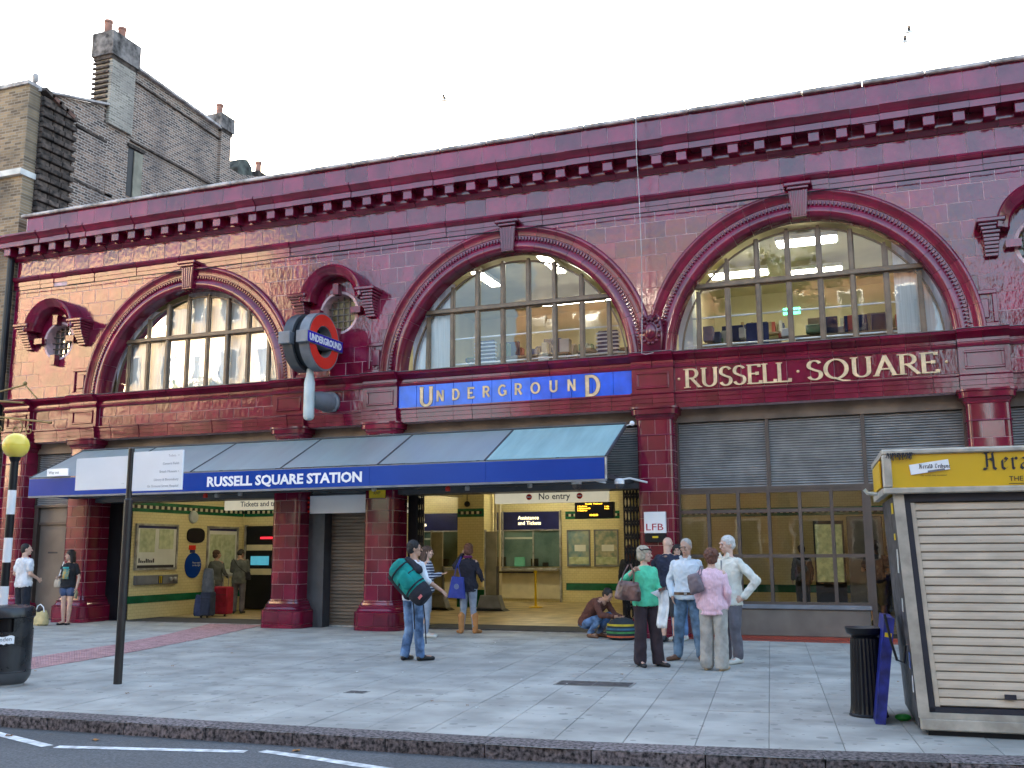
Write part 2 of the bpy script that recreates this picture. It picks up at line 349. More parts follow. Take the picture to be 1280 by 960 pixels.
tilecache = {}
def tmesh(w, h, m=TILE, dep=.004):
    k = (round(w, 3), round(h, 3), m.name, dep)
    if k not in tilecache:
        mb = MB(); g = .005
        mb.prism([(-w/2+g, -h/2+g), (w/2-g, -h/2+g), (w/2-g, h/2-g), (-w/2+g, h/2-g)], -dep, .004, m, chamf=.002)
        tilecache[k] = mb.mesh('tile')
    return tilecache[k]
def tile(parent, x0, x1, z0, z1, y=0, m=TILE, name='tile', tilt=.0035, dep=.004):
    o = link(name, tmesh(x1-x0, z1-z0, m, dep), parent, loc=((x0+x1)/2, y, (z0+z1)/2), rot=(random.gauss(0, tilt), 0, random.gauss(0, tilt)))
    return o
def ctile(parent, polys, y=0, m=TILE, name='tile', dep=.004):
    mb = MB()
    for p in polys: mb.prism(p, -dep, .004, m, chamf=.004)
    me = mb.mesh('tile'); cx = sum(v.co.x for v in me.vertices)/len(me.vertices); cz = sum(v.co.z for v in me.vertices)/len(me.vertices)
    for v in me.vertices: v.co.x -= cx; v.co.z -= cz
    return link(name, me, parent, loc=(cx, y, cz), rot=(random.gauss(0, .003), 0, random.gauss(0, .003)))

def wallstrip(mb, x0, x1, z1, y0, y1, zb=5.30, step=.08):
    """solid wall above a base line, with the arched openings and the round windows left open"""
    n = int(round((x1-x0)/step)); xs = [x0+(x1-x0)*i/n for i in range(n+1)]
    def low(x):
        for a in AX:
            if abs(x-a) < 2.6: return max(zb, CZ+math.sqrt(2.6**2-(x-a)**2))
        return zb
    for i in range(n):
        a, b = xs[i], xs[i+1]; xm = (a+b)/2; la, lb = low(a), low(b)
        oc = [o for o in OX if abs(xm-o) < .44]
        if oc:
            o = oc[0]; ha = math.sqrt(max(0, .44**2-(a-o)**2)); hb = math.sqrt(max(0, .44**2-(b-o)**2))
            mb.prism([(a, la), (b, lb), (b, OZ-hb), (a, OZ-ha)], y0, y1, GROUT)
            mb.prism([(a, OZ+ha), (b, OZ+hb), (b, z1), (a, z1)], y0, y1, GROUT)
        else: mb.prism([(a, la), (b, lb), (b, z1), (a, z1)], y0, y1, GROUT)

# backing walls, one for each stretch of the front; tiles are their children
segs = [XL, -15.3, -7.13, -1.24, XR]
walls = []
for i in range(4):
    mb = MB(); wallstrip(mb, segs[i], segs[i+1], 8.31, 0, .45); walls.append(mb.build('upper_wall', st))
rows = [5.42, 5.72, 6.06, 6.40, 6.74, 7.08, 7.42, 7.765, 8.10, 8.31]
for r in range(9):
    z0, z1 = rows[r], rows[r+1]; tw = .411
    x = 1.73-tw*60+(tw/2 if r % 2 else 0)
    while x < 4.6:
        a, b = max(x, XL+.004), min(x+tw, 4.6); x += tw
        if b-a < .05: continue
        par = walls[[k for k in range(4) if segs[k] <= (a+b)/2 < segs[k+1]][0]]
        poly = [(a, z0), (b, z0), (b, z1), (a, z1)]; polys = [poly]; cut = False
        for ax in AX:
            rr = 2.86; ds = [math.hypot(p[0]-ax, p[1]-CZ) for p in poly]
            if min(ds) > rr+.25 or z0 < CZ-.2: continue
            if max(ds) < rr: polys = []; break
            cx, cz = (a+b)/2-ax, (z0+z1)/2-CZ; L = math.hypot(cx, cz); nx, nz = cx/L, cz/L
            if min(ds) > rr: continue
            polys = [q for q in (clip(p, nx, nz, nx*ax+nz*CZ+rr) for p in polys) if len(q) > 2 and abs(area(q)) > .002]; cut = True
        for ox in OX:
            if not polys: break
            ds = [math.hypot(p[0]-ox, p[1]-OZ) for p in poly]
            if min(ds) > .9: continue
            if max(ds) < .48: polys = []; break
            new = []
            for w in range(24):
                t0, t1 = 2*PI*w/24, 2*PI*(w+1)/24; tm = (t0+t1)/2
                for p in polys:
                    q = clip(p, -math.sin(t0), math.cos(t0), -math.sin(t0)*ox+math.cos(t0)*OZ)
                    if len(q) > 2: q = clip(q, math.sin(t1), -math.cos(t1), math.sin(t1)*ox-math.cos(t1)*OZ)
                    if len(q) > 2: q = clip(q, math.cos(tm), math.sin(tm), math.cos(tm)*ox+math.sin(tm)*OZ+.49)
                    if len(q) > 2 and abs(area(q)) > 2e-5: new.append(q)
            polys = new; cut = True
        if not polys: continue
        if not cut and abs((b-a)-tw) < .002: tile(par, a, b, z0, z1)
        elif not cut: ctile(par, polys)
        elif len(polys) > 1:
            mb = MB()
            for p in polys: mb.prism(p, -.004, .003, TILE)
            mb.build('tile', par)
        else: ctile(par, polys)
for x0, w in ((4.6, 2.2),):                               # out of the picture: joined
    mb = MB()
    for r in range(9): mb.box(x0, XR, -.01, 0, rows[r]+.004, rows[r+1]-.004, TILE)
    mb.build('tile_field', st, kind='stuff')

def course(parent, x0, x1, z0, z1, tw, y, name='tile', m=TILE, off=0, dep=.004, skip=()):
    x = x0-off
    while x < x1-.02:
        a, b = max(x, x0), min(x+tw, x1); x += tw
        if b-a < .03: continue
        if any(s0 < (a+b)/2 < s1 for s0, s1 in skip): continue
        tile(parent, a, b, z0, z1, y, m, name, dep=dep)
# long level mouldings made of short lengths with open joints
def sweep(prof, x0, x1, m, parent, name, ln=.41, dy=0, g=.003):
    n = max(1, int(round((x1-x0)/ln))); L = (x1-x0)/n
    mb = MB(); k = len(prof); a, b = -L/2+g, L/2-g
    vs = [(a, y, z) for y, z in prof]+[(b, y, z) for y, z in prof]
    fs = [(i, i+1, k+i+1, k+i) for i in range(k-1)]+[(k-1, 0, k, 2*k-1)]+[tuple(range(k)), tuple(range(2*k-1, k-1, -1))]
    mb.add(vs, fs, m); me = mb.mesh(name, smooth=35)
    for i in range(n): link(name, me, parent, loc=(x0+(i+.5)*L, dy+random.gauss(0, .0008), 0), rot=(random.gauss(0, .0012), 0, 0))
# --- entablature: architrave, frieze, cornice, parapet
mb = MB(); mb.box(XL, XR, .004, .45, 8.31, 9.75, GROUT); ent = mb.build('entablature', st)
sweep([(.0, 8.31), (-.022, 8.315), (-.022, 8.415), (-.04, 8.42), (-.04, 8.52), (-.06, 8.53), (-.10, 8.57), (-.115, 8.61), (-.10, 8.645), (-.07, 8.66), (.004, 8.66)], XL-.05, XR, TILED, ent, 'architrave_tile', .44)
course(ent, XL+.01, XR, 8.665, 9.075, .47, 0, 'frieze_tile', dep=.005)
mb = MB(); mb.box(XL-.1, XR, -.10, .10, 9.20, 9.37, TILED); mb.box(XL+.15, XR, .1, .45, 9.2, 9.9, GROUT)
cor = mb.build('cornice', st)
sweep([(.004, 9.08), (-.03, 9.08), (-.05, 9.11), (-.10, 9.14), (-.12, 9.18), (-.12, 9.21), (.004, 9.21)], XL-.08, XR, TILED, cor, 'bed_mould_tile', .5)
sweep([(-.05, 9.37), (-.42, 9.37), (-.42, 9.49), (-.44, 9.50), (-.46, 9.54), (-.52, 9.59), (-.55, 9.62), (-.55, 9.665), (-.50, 9.69), (-.05, 9.75)], XL-.42, XR, TILED, cor, 'cornice_tile', .5)
mb = MB(); mb.box(-.105, .105, -.25, .09, -.10, .095, TILED, bev=.012); mb.box(-.12, .12, -.27, .1, .078, .1, TILED); me = mb.mesh('modillion')
for i in range(-42, 23):
    x = -.39+.5*i
    if XL-.1 < x < XR-.1: link('modillion', me, cor, loc=(x, -.10, 9.27))
mb = MB(); mb.box(XL+.18, XR, .004, .40, 9.70, 10.27, GROUT); par_ = mb.build('parapet', st)
course(par_, XL+.2, XR, 9.75, 10.27, .56, 0, 'tile', dep=.005)
mb = MB(); mb.box(-.545, .545, -.10, .45, 0, .085, COPE, bev=.02); me = mb.mesh('coping_stone')
x = XL+.6
while x < XR: link('coping_stone', me, par_, loc=(x, random.gauss(0, .006), 10.27+random.gauss(0, .001)), rot=(0, random.gauss(0, .0004), 0)); x += 1.096
# --- arches: voussoirs swept round the openings
prof = [(3.04, .004), (3.04, -.06), (3.025, -.085), (2.985, -.10), (2.95, -.085), (2.94, -.065), (2.90, -.055), (2.83, -.05), (2.82, -.035), (2.715, -.035), (2.70, -.05), (2.66, -.072), (2.60, -.085), (2.545, -.07), (2.51, -.035), (2.50, .0), (2.50, .30), (2.56, .30)]
def vous(ax, prof, cz, t0, t1, m, sub=3, g=.0012, clampx=None):
    mb = MB(); k = len(prof); vs = []
    for i in range(sub+1):
        t = t0+g+(t1-t0-2*g)*i/sub
        for r, y in prof:
            x = ax+r*math.cos(t); z = cz+r*math.sin(t)
            if clampx: x = max(clampx[0], min(clampx[1], x))
            vs.append((x, y, z))
    fs = [(i*k+j, i*k+(j+1) % k, (i+1)*k+(j+1) % k, (i+1)*k+j) for i in range(sub) for j in range(k)]
    fs += [tuple(range(k)), tuple(range((sub+1)*k-1, sub*k-1, -1))]
    return mb.add(vs, fs, m)
for q, ax in enumerate(AX):
    cl = (ax-3.2, -4.142) if q == 1 else ((-4.138, ax+3.2) if q == 2 else None)
    mb = MB(); vous(ax, [(3.03, .003), (3.03, -.05), (2.72, -.03), (2.52, -.04), (2.52, .29), (2.6, .29)], CZ, R(2.2), R(177.8), GROUT, sub=48, clampx=(cl[0]+.01, cl[1]-.01) if cl else None)
    ar = mb.build('arch_surround', st)
    N = 21; a0 = R(2.2); d = (PI-2*a0)/N
    for i in range(N):
        vous(ax, prof, CZ, a0+i*d, a0+(i+1)*d, TILED, sub=4, clampx=cl).build('voussoir', ar, smooth=50)
    mb = MB(); nb = 118                                    # the small egg moulding, too fine to pick apart
    for i in range(nb):
        t = R(2.6)+(PI-R(5.2))*(i+.5)/nb; c = Vector((ax+2.765*math.cos(t), -.038, CZ+2.765*math.sin(t)))
        if cl and not (cl[0]+.03 < c.x < cl[1]-.03): continue
        e = Vector((math.cos(t), 0, math.sin(t))); s_ = Vector((-math.sin(t), 0, math.cos(t)))
        vs = [c-e*.042-s_*.022, c+e*.042-s_*.022, c+e*.042+s_*.022, c-e*.042+s_*.022]; f = Vector((0, -.03, 0))
        mb.add(vs+[c-e*.026-s_*.012+f, c+e*.026-s_*.012+f, c+e*.026+s_*.012+f, c-e*.026+s_*.012+f], [(4, 5, 6, 7), (0, 1, 5, 4), (1, 2, 6, 5), (2, 3, 7, 6), (3, 0, 4, 7)], TILED)
    mb.build('bead_moulding', ar, kind='stuff')
    # keystone with flutes and a small capped top
    mb = MB(); top, bot = .175, .13
    mb.prism([(ax-bot, 7.80), (ax+bot, 7.80), (ax+top, 8.34), (ax-top, 8.34)], -.16, .0, TILED)
    for k in range(5):
        u = -1+2*(k+.5)/5; mb.prism([(ax+(u-.11)*bot, 7.82), (ax+(u+.11)*bot, 7.82), (ax+(u+.11)*top, 8.32), (ax+(u-.11)*top, 8.32)], -.182, -.15, TILED, chamf=.008)
    mb.box(ax-.20, ax+.20, -.22, .0, 8.34, 8.39, TILED, bev=.01); mb.box(ax-.26, ax+.26, -.26, .0, 8.39, 8.47, TILED, bev=.02)
    mb.build('keystone', st)
# cartouche between the two right-hand arches
mb = MB(); X = -4.14
mb.prism([(X-.20, 5.42), (X+.20, 5.42), (X+.24, 5.75), (X+.22, 6.05), (X, 6.18), (X-.22, 6.05), (X-.24, 5.75)], -.17, 0, TILED, chamf=.03)
mb.sphere((X, -.17, 5.83), .14, TILED, sc=(.85, .4, 1.15)); 
for k in range(14):
    t = 2*PI*k/14; mb.sphere((X+.185*math.cos(t), -.185, 5.82+.24*math.sin(t)), .04, TILED, n=8, k=6)
for sx in (-1, 1): mb.tube([(X+sx*.04, -.2, 6.08), (X+sx*.13, -.21, 6.14), (X+sx*.19, -.2, 6.07), (X+sx*.15, -.2, 6.0)], .028, TILED, n=6)
mb.build('cartouche', st, smooth=50)
# --- round windows with hoods
def oculus(ox):
    mb = MB(); N = 28
    pr = [(.60, .004), (.60, -.09), (.58, -.13), (.54, -.15), (.50, -.13), (.485, -.10), (.46, -.10), (.44, -.12), (.42, -.09), (.41, -.04), (.41, .30), (.46, .30)]
    vous(ox, pr, OZ, 0, 2*PI, TILED, sub=40, g=0)
    ring = mb.build('oculus_surround', st, smooth=45)
    for k in range(4):
        t = PI/2*k; e = Vector((math.cos(t), 0, math.sin(t))); s_ = Vector((-math.sin(t), 0, math.cos(t)))
        mb = MB(); mb.obox(Vector((ox, -.10, OZ))+e*.51, e*.125, s_*.07, Vector((0, .08, 0)), TILED); mb.build('key_block', ring)
    mb = MB()
    for k in range(-2, 3):
        h = math.sqrt(.41**2-(k*.15)**2)
        if k: mb.box(ox+k*.15-.012, ox+k*.15+.012, .20, .24, OZ-h, OZ+h, BROWN); mb.box(ox-h, ox+h, .195, .235, OZ+k*.15-.012, OZ+k*.15+.012, BROWN)
        else: mb.box(ox-.012, ox+.012, .20, .24, OZ-.41, OZ+.41, BROWN); mb.box(ox-.41, ox+.41, .195, .235, OZ-.012, OZ+.012, BROWN)
    vous(ox, [(.42, .18), (.36, .18), (.36, .25), (.42, .25)], OZ, 0, 2*PI, BROWN, sub=32, g=0)
    w = mb.build('round_window', st)
    MB().add([(ox+.4*math.cos(2*PI*k/24), .245, OZ+.4*math.sin(2*PI*k/24)) for k in range(24)], [tuple(range(24))], GLASS).build('pane', w)
    # hood
    hz = 7.16; pr = [(.56, .0), (.56, -.30), (.60, -.34), (.635, -.36), (.66, -.38), (.70, -.42), (.755, -.44), (.78, -.42), (.79, -.38), (.79, 0)]
    n = 9; t0 = 0.02; d = (PI-.04)/n
    mb = MB(); vous(ox, [(.57, .0), (.57, -.29), (.77, -.37), (.77, 0)], hz-.06, 0.01, PI-.01, GROUT, sub=24); hood = mb.build('hood', st)
    for i in range(n): vous(ox, pr, hz-.06, t0+i*d, t0+(i+1)*d, TILED, sub=4).build('voussoir', hood, smooth=45)
    for sx in (-1, 1):
        cx = ox+sx*.86; mb = MB()
        def blk(hw, y, z0, z1, bev=.012): mb.box(cx-hw, cx+hw, -y, .0, z0, z1, TILED, bev=bev)
        blk(.235, .46, 7.215, 7.30, .02); blk(.20, .42, 7.165, 7.215); blk(.165, .38, 7.10, 7.165); blk(.145, .35, 7.04, 7.10)
        n_ = 6
        for k in range(n_):
            f0, f1 = k/n_, (k+1)/n_; y = .30-.22*(f0**1.3); hw = .13-.03*f0
            mb.box(cx-hw, cx+hw, -y, 0, 7.04-.36*f1, 7.04-.36*f0, TILED, bev=.008)
        mb.build('hood_bracket', hood)
for ox in OX: oculus(ox)
# --- sunk panels beside the arch feet
for x0, x1 in ((-18.72, -18.22), (-12.42, -11.95), (-10.48, -10.02), (1.52, 2.0)):
    mb = MB()
    for a, b, c, d_ in ((x0, x1, 5.44, 5.52), (x0, x1, 6.03, 6.11), (x0, x0+.08, 5.52, 6.03), (x1-.08, x1, 5.52, 6.03)): mb.box(a, b, -.05, 0, c, d_, TILED, bev=.012)
    mb.box(x0+.14, x1-.14, -.04, -.005, 5.60, 5.95, TILED, bev=.012); mb.build('wall_panel', st)
# --- sill cornice under the arches, breaking forward at each pier
mb = MB(); mb.box(XL+.02, XR, .004, .45, 4.32, 5.36, GROUT); fr = mb.build('frieze_band', st)
sillp = [(.02, 5.10), (-.04, 5.10), (-.06, 5.13), (-.06, 5.17), (-.03, 5.19), (-.03, 5.24), (-.09, 5.27), (-.13, 5.31), (-.18, 5.34), (-.19, 5.385), (-.15, 5.40), (.02, 5.42)]
archp = [(.02, 4.32), (-.03, 4.32), (-.03, 4.41), (-.045, 4.415), (-.045, 4.50), (-.06, 4.505), (-.06, 4.575), (-.085, 4.60), (-.085, 4.625), (.02, 4.64)]
edges = [XL]+[v for p in PX for v in (p-.42, p+.42)]+[XR]
spans = [(edges[i], edges[i+1], i % 2 == 1) for i in range(len(edges)-1)]
for a, b, pier in spans:
    if b-a < .05: continue
    dy = -.11 if pier else 0
    sp_ = [(y if y > 0 else y, z) for y, z in sillp]
    for prf, nm in ((sillp, 'sill_tile'), (archp, 'architrave_tile')):
        pf = [((y-.11 if (pier and y < 0) else y), z) for y, z in prf]
        sweep(pf, a+(.001 if not pier else 0), b-(.001 if not pier else 0), TILED, fr, nm, .42)
    mb = MB(); off = .11 if pier else 0
    mb.add([(a, -.17-off, 5.402), (b, -.17-off, 5.402), (b, .35, 5.432), (a, .35, 5.432), (a, -.17-off, 5.408), (b, -.17-off, 5.408), (b, .35, 5.438), (a, .35, 5.438)], [(0, 3, 2, 1), (4, 5, 6, 7), (0, 1, 5, 4), (1, 2, 6, 5), (2, 3, 7, 6), (3, 0, 4, 7)], LEAD)
    mb.build('lead_flashing', fr)
    if pier:
        mb = MB(); mb.box(a+.01, b-.01, -.115, .004, 4.63, 5.10, TILED)
        x0, x1 = a+.10, b-.10
        for p0, p1, z0, z1 in ((x0, x1, 4.70, 4.745), (x0, x1, 4.985, 5.03), (x0, x0+.045, 4.745, 4.985), (x1-.045, x1, 4.745, 4.985)): mb.box(p0, p1, -.145, -.11, z0, z1, TILED, bev=.01)
        mb.build('pier_panel', fr)
# frieze tiles (plain stretches); the two name panels are laid separately
def plainfrieze(x0, x1):
    course(fr, x0, x1, 4.64, 4.865, .40, 0, off=.1); course(fr, x0, x1, 4.865, 5.10, .40, 0, off=.3)
for i in range(len(PX)-1):
    x0, x1 = PX[i]+.42, PX[i+1]-.42
    if i in (3, 4): continue
    plainfrieze(x0, x1)
plainfrieze(PX[-1]+.42, XR); 
# UNDERGROUND panel: cobalt tiles with raised gold letters
x0, x1 = PX[3]+.42, PX[4]-.42
mb = MB(); mb.box(x0, x1, -.006, .01, 4.60, 5.115, GROUT); nu = mb.build('blue_name_panel', st)
x = x0
while x < x1-.05:
    w = min(.43, x1-x); tile(nu, x, x+w, 4.615, 5.10, -.012, BLUEV, 'cobalt_tile', tilt=.006, dep=.05); x += w
U = MAT = None
def goldletter(parent, ch, x, z, h, y=-.068, wx=.17, wz=.13, bold=True):
    for e, mm, yy in ((.05, DKOUT, .0), (0, GOLD, -.006)):
        mb = MB(); w, stt = ROM2[ch]; q = 0
        for s_ in stt: stroke(mb, s_, wx+e, wz+e, y+yy-q, y+.02, mm, (x, z), h); q += .0005
        if yy: o = mb.build('letter', parent)
        else: mb.build('letter_edge', parent)
    return w*h
ROM2 = {'U': (.8, [[(.14, 1), (.14, .34)]+arc(.4, .33, .26, .26, 180, 360)+[(.66, 1)], [(.04, .96), (.24, .96)], [(.56, .96), (.76, .96)]]),
 'N': (.8, [[(.14, 0), (.14, 1)], [(.14, .98), (.66, .02)], [(.66, 0), (.66, 1)]]),
 'D': (.78, [[(.14, 0), (.14, 1)], [(.05, .94), (.34, .94)]+arc(.34, .5, .33, .44, 90, -90, 16)+[(.05, .06)]]),
 'E': (.68, [[(.14, 0), (.14, 1)], [(.06, .94), (.6, .94)], [(.14, .5), (.5, .5)], [(.06, .06), (.62, .06)], [(.6, 1), (.6, .84)], [(.62, .0), (.62, .18)]]),
 'R': (.76, [[(.14, 0), (.14, 1)], [(.06, .94), (.38, .94)]+arc(.38, .72, .22, .22, 90, -90)+[(.14, .5)], [(.36, .5), (.66, .02)]]),
 'G': (.82, [arc(.43, .5, .33, .44, 45, 330, 20), [(.72, .1), (.72, .42)], [(.52, .44), (.78, .44)]]),
 'O': (.9, [arc(.45, .5, .35, .44, 0, 360, 24)])}
from_px = [(-9.18, 'U', .43, 4.62), (-8.78, 'N', .24, 4.72), (-8.42, 'D', .24, 4.73), (-8.07, 'E', .24, 4.74), (-7.73, 'R', .24, 4.745), (-7.38, 'G', .24, 4.75), (-7.02, 'R', .24, 4.755), (-6.67, 'O', .24, 4.755), (-6.27, 'U', .24, 4.76), (-5.89, 'N', .24, 4.765), (-5.53, 'D', .44, 4.63)]
for x, ch, h, z in from_px: goldletter(nu, ch, x, z, h*.98, wx=.17 if h > .3 else .19, wz=.12 if h > .3 else .15)
# RUSSELL SQUARE panel
x0, x1 = PX[4]+.42, PX[5]-.42
mb = MB(); mb.box(x0, x1, -.006, .01, 4.60, 5.115, GROUT); nr = mb.build('red_name_panel', st)
x = x0; ii = 0
while x < x1-.05:
    w = min(.42, x1-x); tile(nr, x, x+w, 4.645, 5.10, -.004, TILE, 'tile', tilt=.002, dep=.02); x += w
x = -3.55
for z in (4.87,):
    mb = MB(); mb.sphere((-3.64, -.03, z), .028, GOLD); mb.build('full_point', nr)
def romrun(word, x, x1, z, h):
    tot = sum(ROM[c][0] for c in word); k = (x1-x)/(tot*h)
    for c in word:
        mb = MB(); w = roman(mb, c, x, z, h, -.05, -.02, GOLD, wx=.135, wz=.07, dx=k); mb.build('letter', nr); x += w
romrun('RUSSELL', -3.54, -1.55, 4.685, .37); romrun('SQUARE', -1.27, .98, 4.685, .37)
for xx in (-1.42, 1.11): MB().sphere((xx, -.03, 4.87), .028, GOLD).build('full_point', nr)

# --- pilasters
def footprint(cx, hw, yf, yb, rad=.11, off=0, n=6):
    """left side (back to front), round corner, front, round corner, right side"""
    hw += off; yf -= off; pts = [(cx-hw, yb)]
    r = rad+off*.6
    pts += [(cx-hw+r-r*math.cos(R(a)), yf+r-r*math.sin(R(a))) for a in [90*i/n for i in range(n+1)]]
    pts += [(cx+hw-r+r*math.sin(R(a)), yf+r-r*math.cos(R(a))) for a in [90*i/n for i in range(n+1)]]
    pts += [(cx+hw, yb)]
    return pts
def cutpath(pts, s0, s1):
    out = []; acc = 0
    for i in range(len(pts)-1):
        a, b = Vector(pts[i]), Vector(pts[i+1]); L = (b-a).length
        if L < 1e-7: continue
        if acc+L > s0 and acc < s1:
            t0 = max(0, (s0-acc)/L); t1 = min(1, (s1-acc)/L)
            p, q = a.lerp(b, t0), a.lerp(b, t1)
            if not out: out.append(p)
            out.append(q)
        acc += L
    return out
def plen(pts): return sum((Vector(pts[i+1])-Vector(pts[i])).length for i in range(len(pts)-1))
def shell(mb, path, z0, z1, m, th=.03, ch=.0025):
    k = len(path); nm = []
    for i in range(k):
        d = (path[min(i+1, k-1)]-path[max(i-1, 0)]).normalized(); nm.append(Vector((-d.y, d.x)))
    def P(i, ins, z): p = path[i]+nm[i]*ins; return (p.x, p.y, z)     # ins > 0 goes into the pier
    vs = []
    for i in range(k):
        vs += [P(i, th, z0), P(i, ch, z0), P(i, 0, z0+ch), P(i, 0, z1-ch), P(i, ch, z1), P(i, th, z1)]
    fs = [(i*6+j, i*6+(j+1) % 6, (i+1)*6+(j+1) % 6, (i+1)*6+j) for i in range(k-1) for j in range(6)]
    fs += [(0, 1, 2, 3, 4, 5), tuple((k-1)*6+j for j in range(5, -1, -1))]
    return mb.add(vs, fs, m)
def profsweep(mb, cx, hw, yf, yb, prof, m):
    rings = [[(x, y, z) for x, y in footprint(cx, hw, yf, yb, off=o, n=4)] for o, z in prof]
    k = len(rings[0]); vs = [v for r_ in rings for v in r_]
    fs = [(i*k+j, i*k+j+1, (i+1)*k+j+1, (i+1)*k+j) for i in range(len(rings)-1) for j in range(k-1)]
    fs += [tuple(range(k))[::-1], tuple((len(rings)-1)*k+j for j in range(k))]
    return mb.add(vs, fs, m)
prow = [.60, .92, 1.18, 1.44, 1.70, 1.955, 2.21, 2.465, 2.72, 2.975, 3.235, 3.50, 3.80, 4.10]
for pi_, cx in enumerate(PX):
    yb = 1.15 if pi_ == 1 else .55; hw = .355; yf = -.10
    if pi_ == 0: cxx = cx
    mb = MB(); profsweep(mb, cx, hw, yf, yb, [(-.004, .34), (-.004, 4.12)], GROUT)
    pl = mb.build('pilaster', st)
    for r in range(len(prow)-1):
        z0, z1 = prow[r]+.003, prow[r+1]-.003
        fp = footprint(cx, hw, yf, yb); L = plen(fp); mid = L/2; fw = hw
        cuts = [mid-fw-.0, mid-.13, mid+.22, mid+fw] if r % 2 else [mid-fw+.03, mid+.02, mid+fw-.03]
        lead = []; s = cuts[0]-.42
        while s > .1: lead.insert(0, s); s -= .42
        tail = []; s = cuts[-1]+.42
        while s < L-.1: tail.append(s); s += .42
        cc = [0]+lead+cuts+tail+[L]
        for a, b in zip(cc[:-1], cc[1:]):
            pth = cutpath(fp, a+.003, b-.003)
            if len(pth) < 2: continue
            mb = MB(); shell(mb, pth, z0, z1, TILEP); mb.build('tile', pl, smooth=30)
    mb = MB(); profsweep(mb, cx, hw, yf, yb, [(0, 3.785), (.018, 3.79), (.022, 3.80), (.018, 3.81), (0, 3.815)], TILED); mb.build('astragal', pl, smooth=40)
    mb = MB(); profsweep(mb, cx, hw, yf, yb, [(.17, .36), (.17, .37), (.15, .385), (.12, .40), (.10, .45), (.09, .46), (.09, .50), (.06, .515), (.05, .56), (.025, .575), (.02, .60), (-.01, .602)], TILED); mb.build('base_moulding', pl, smooth=35)
    mb = MB(); profsweep(mb, cx, hw, yf, yb, [(.15, -.02), (.15, .36)], GROUT); pli = mb.build('plinth', pl)
    fp = footprint(cx, hw, yf, yb, off=.165); L = plen(fp)
    cc = [0, L/2-.62, L/2-.34, L/2+.02, L/2+.36, L/2+.64, L]
    for a, b in zip(cc[:-1], cc[1:]):
        for z0, z1 in ((-.02, .085), (.09, .355)):
            mb = MB(); shell(mb, cutpath(fp, a+.003, b-.003), z0, z1, TILEP); mb.build('plinth_tile', pl, smooth=30)
    mb = MB(); profsweep(mb, cx, hw, yf, .50, [(-.005, 4.09), (.015, 4.10), (.02, 4.14), (.045, 4.165), (.05, 4.19), (.10, 4.20), (.105, 4.29), (.13, 4.31), (.13, 4.345), (.0, 4.35)], TILED); mb.build('capital', pl, smooth=35)
# plain pier left of the door, beyond the first pilaster
mb = MB(); mb.box(XL, PX[0]-.36, 0, .5, 0, 4.32, GROUT); lw = mb.build('end_wall', st)
for r in range(len(prow)-1): tile(lw, XL+.005, PX[0]-.365, prow[r], prow[r+1])
for z0, z1 in ((0, .3), (.3, .6)): tile(lw, XL+.005, PX[0]-.365, z0, z1)
# body of the building behind the front, so that it stands and casts its shade
mb = MB(); STOCK = brickmat('sooty_stock_brick', (.13, .10, .07), (.2, .15, .10), (.16, .14, .12), axes='auto')
mb.box(XL, XR, .46, 15.5, 9.70, 9.95, LEAD); mb.build('flat_roof', st)
mb = MB(); mb.box(XL, XL+.3, .46, 15.5, 0, 9.7, STOCK); mb.build('side_wall', st)
mb = MB(); mb.box(XR-.3, XR, .46, 15.5, 0, 9.7, STOCK); mb.build('side_wall', st)
mb = MB(); mb.box(XL+.3, XR-.3, 15.2, 15.5, 0, 9.7, STOCK); mb.build('back_wall', st)
mb = MB(); mb.box(XL+.3, XR-.3, .46, 15.2, 8.35, 8.5, ROOMW); mb.build('office_ceiling', st)
mb = MB(); mb.box(XL+.3, XR-.3, .46, 15.2, 5.0, 5.2, CARPET); mb.build('office_floor', st)
mb = MB(); mb.box(XL+.3, XR-.3, .56, 15.2, 3.9, 4.0, CREAMP); mb.build('hall_ceiling', st)
mb = MB(); mb.box(XL+.3, XR-.3, 7.6, 7.8, 5.2, 8.35, ROOMW); mb.build('office_back_wall', st)

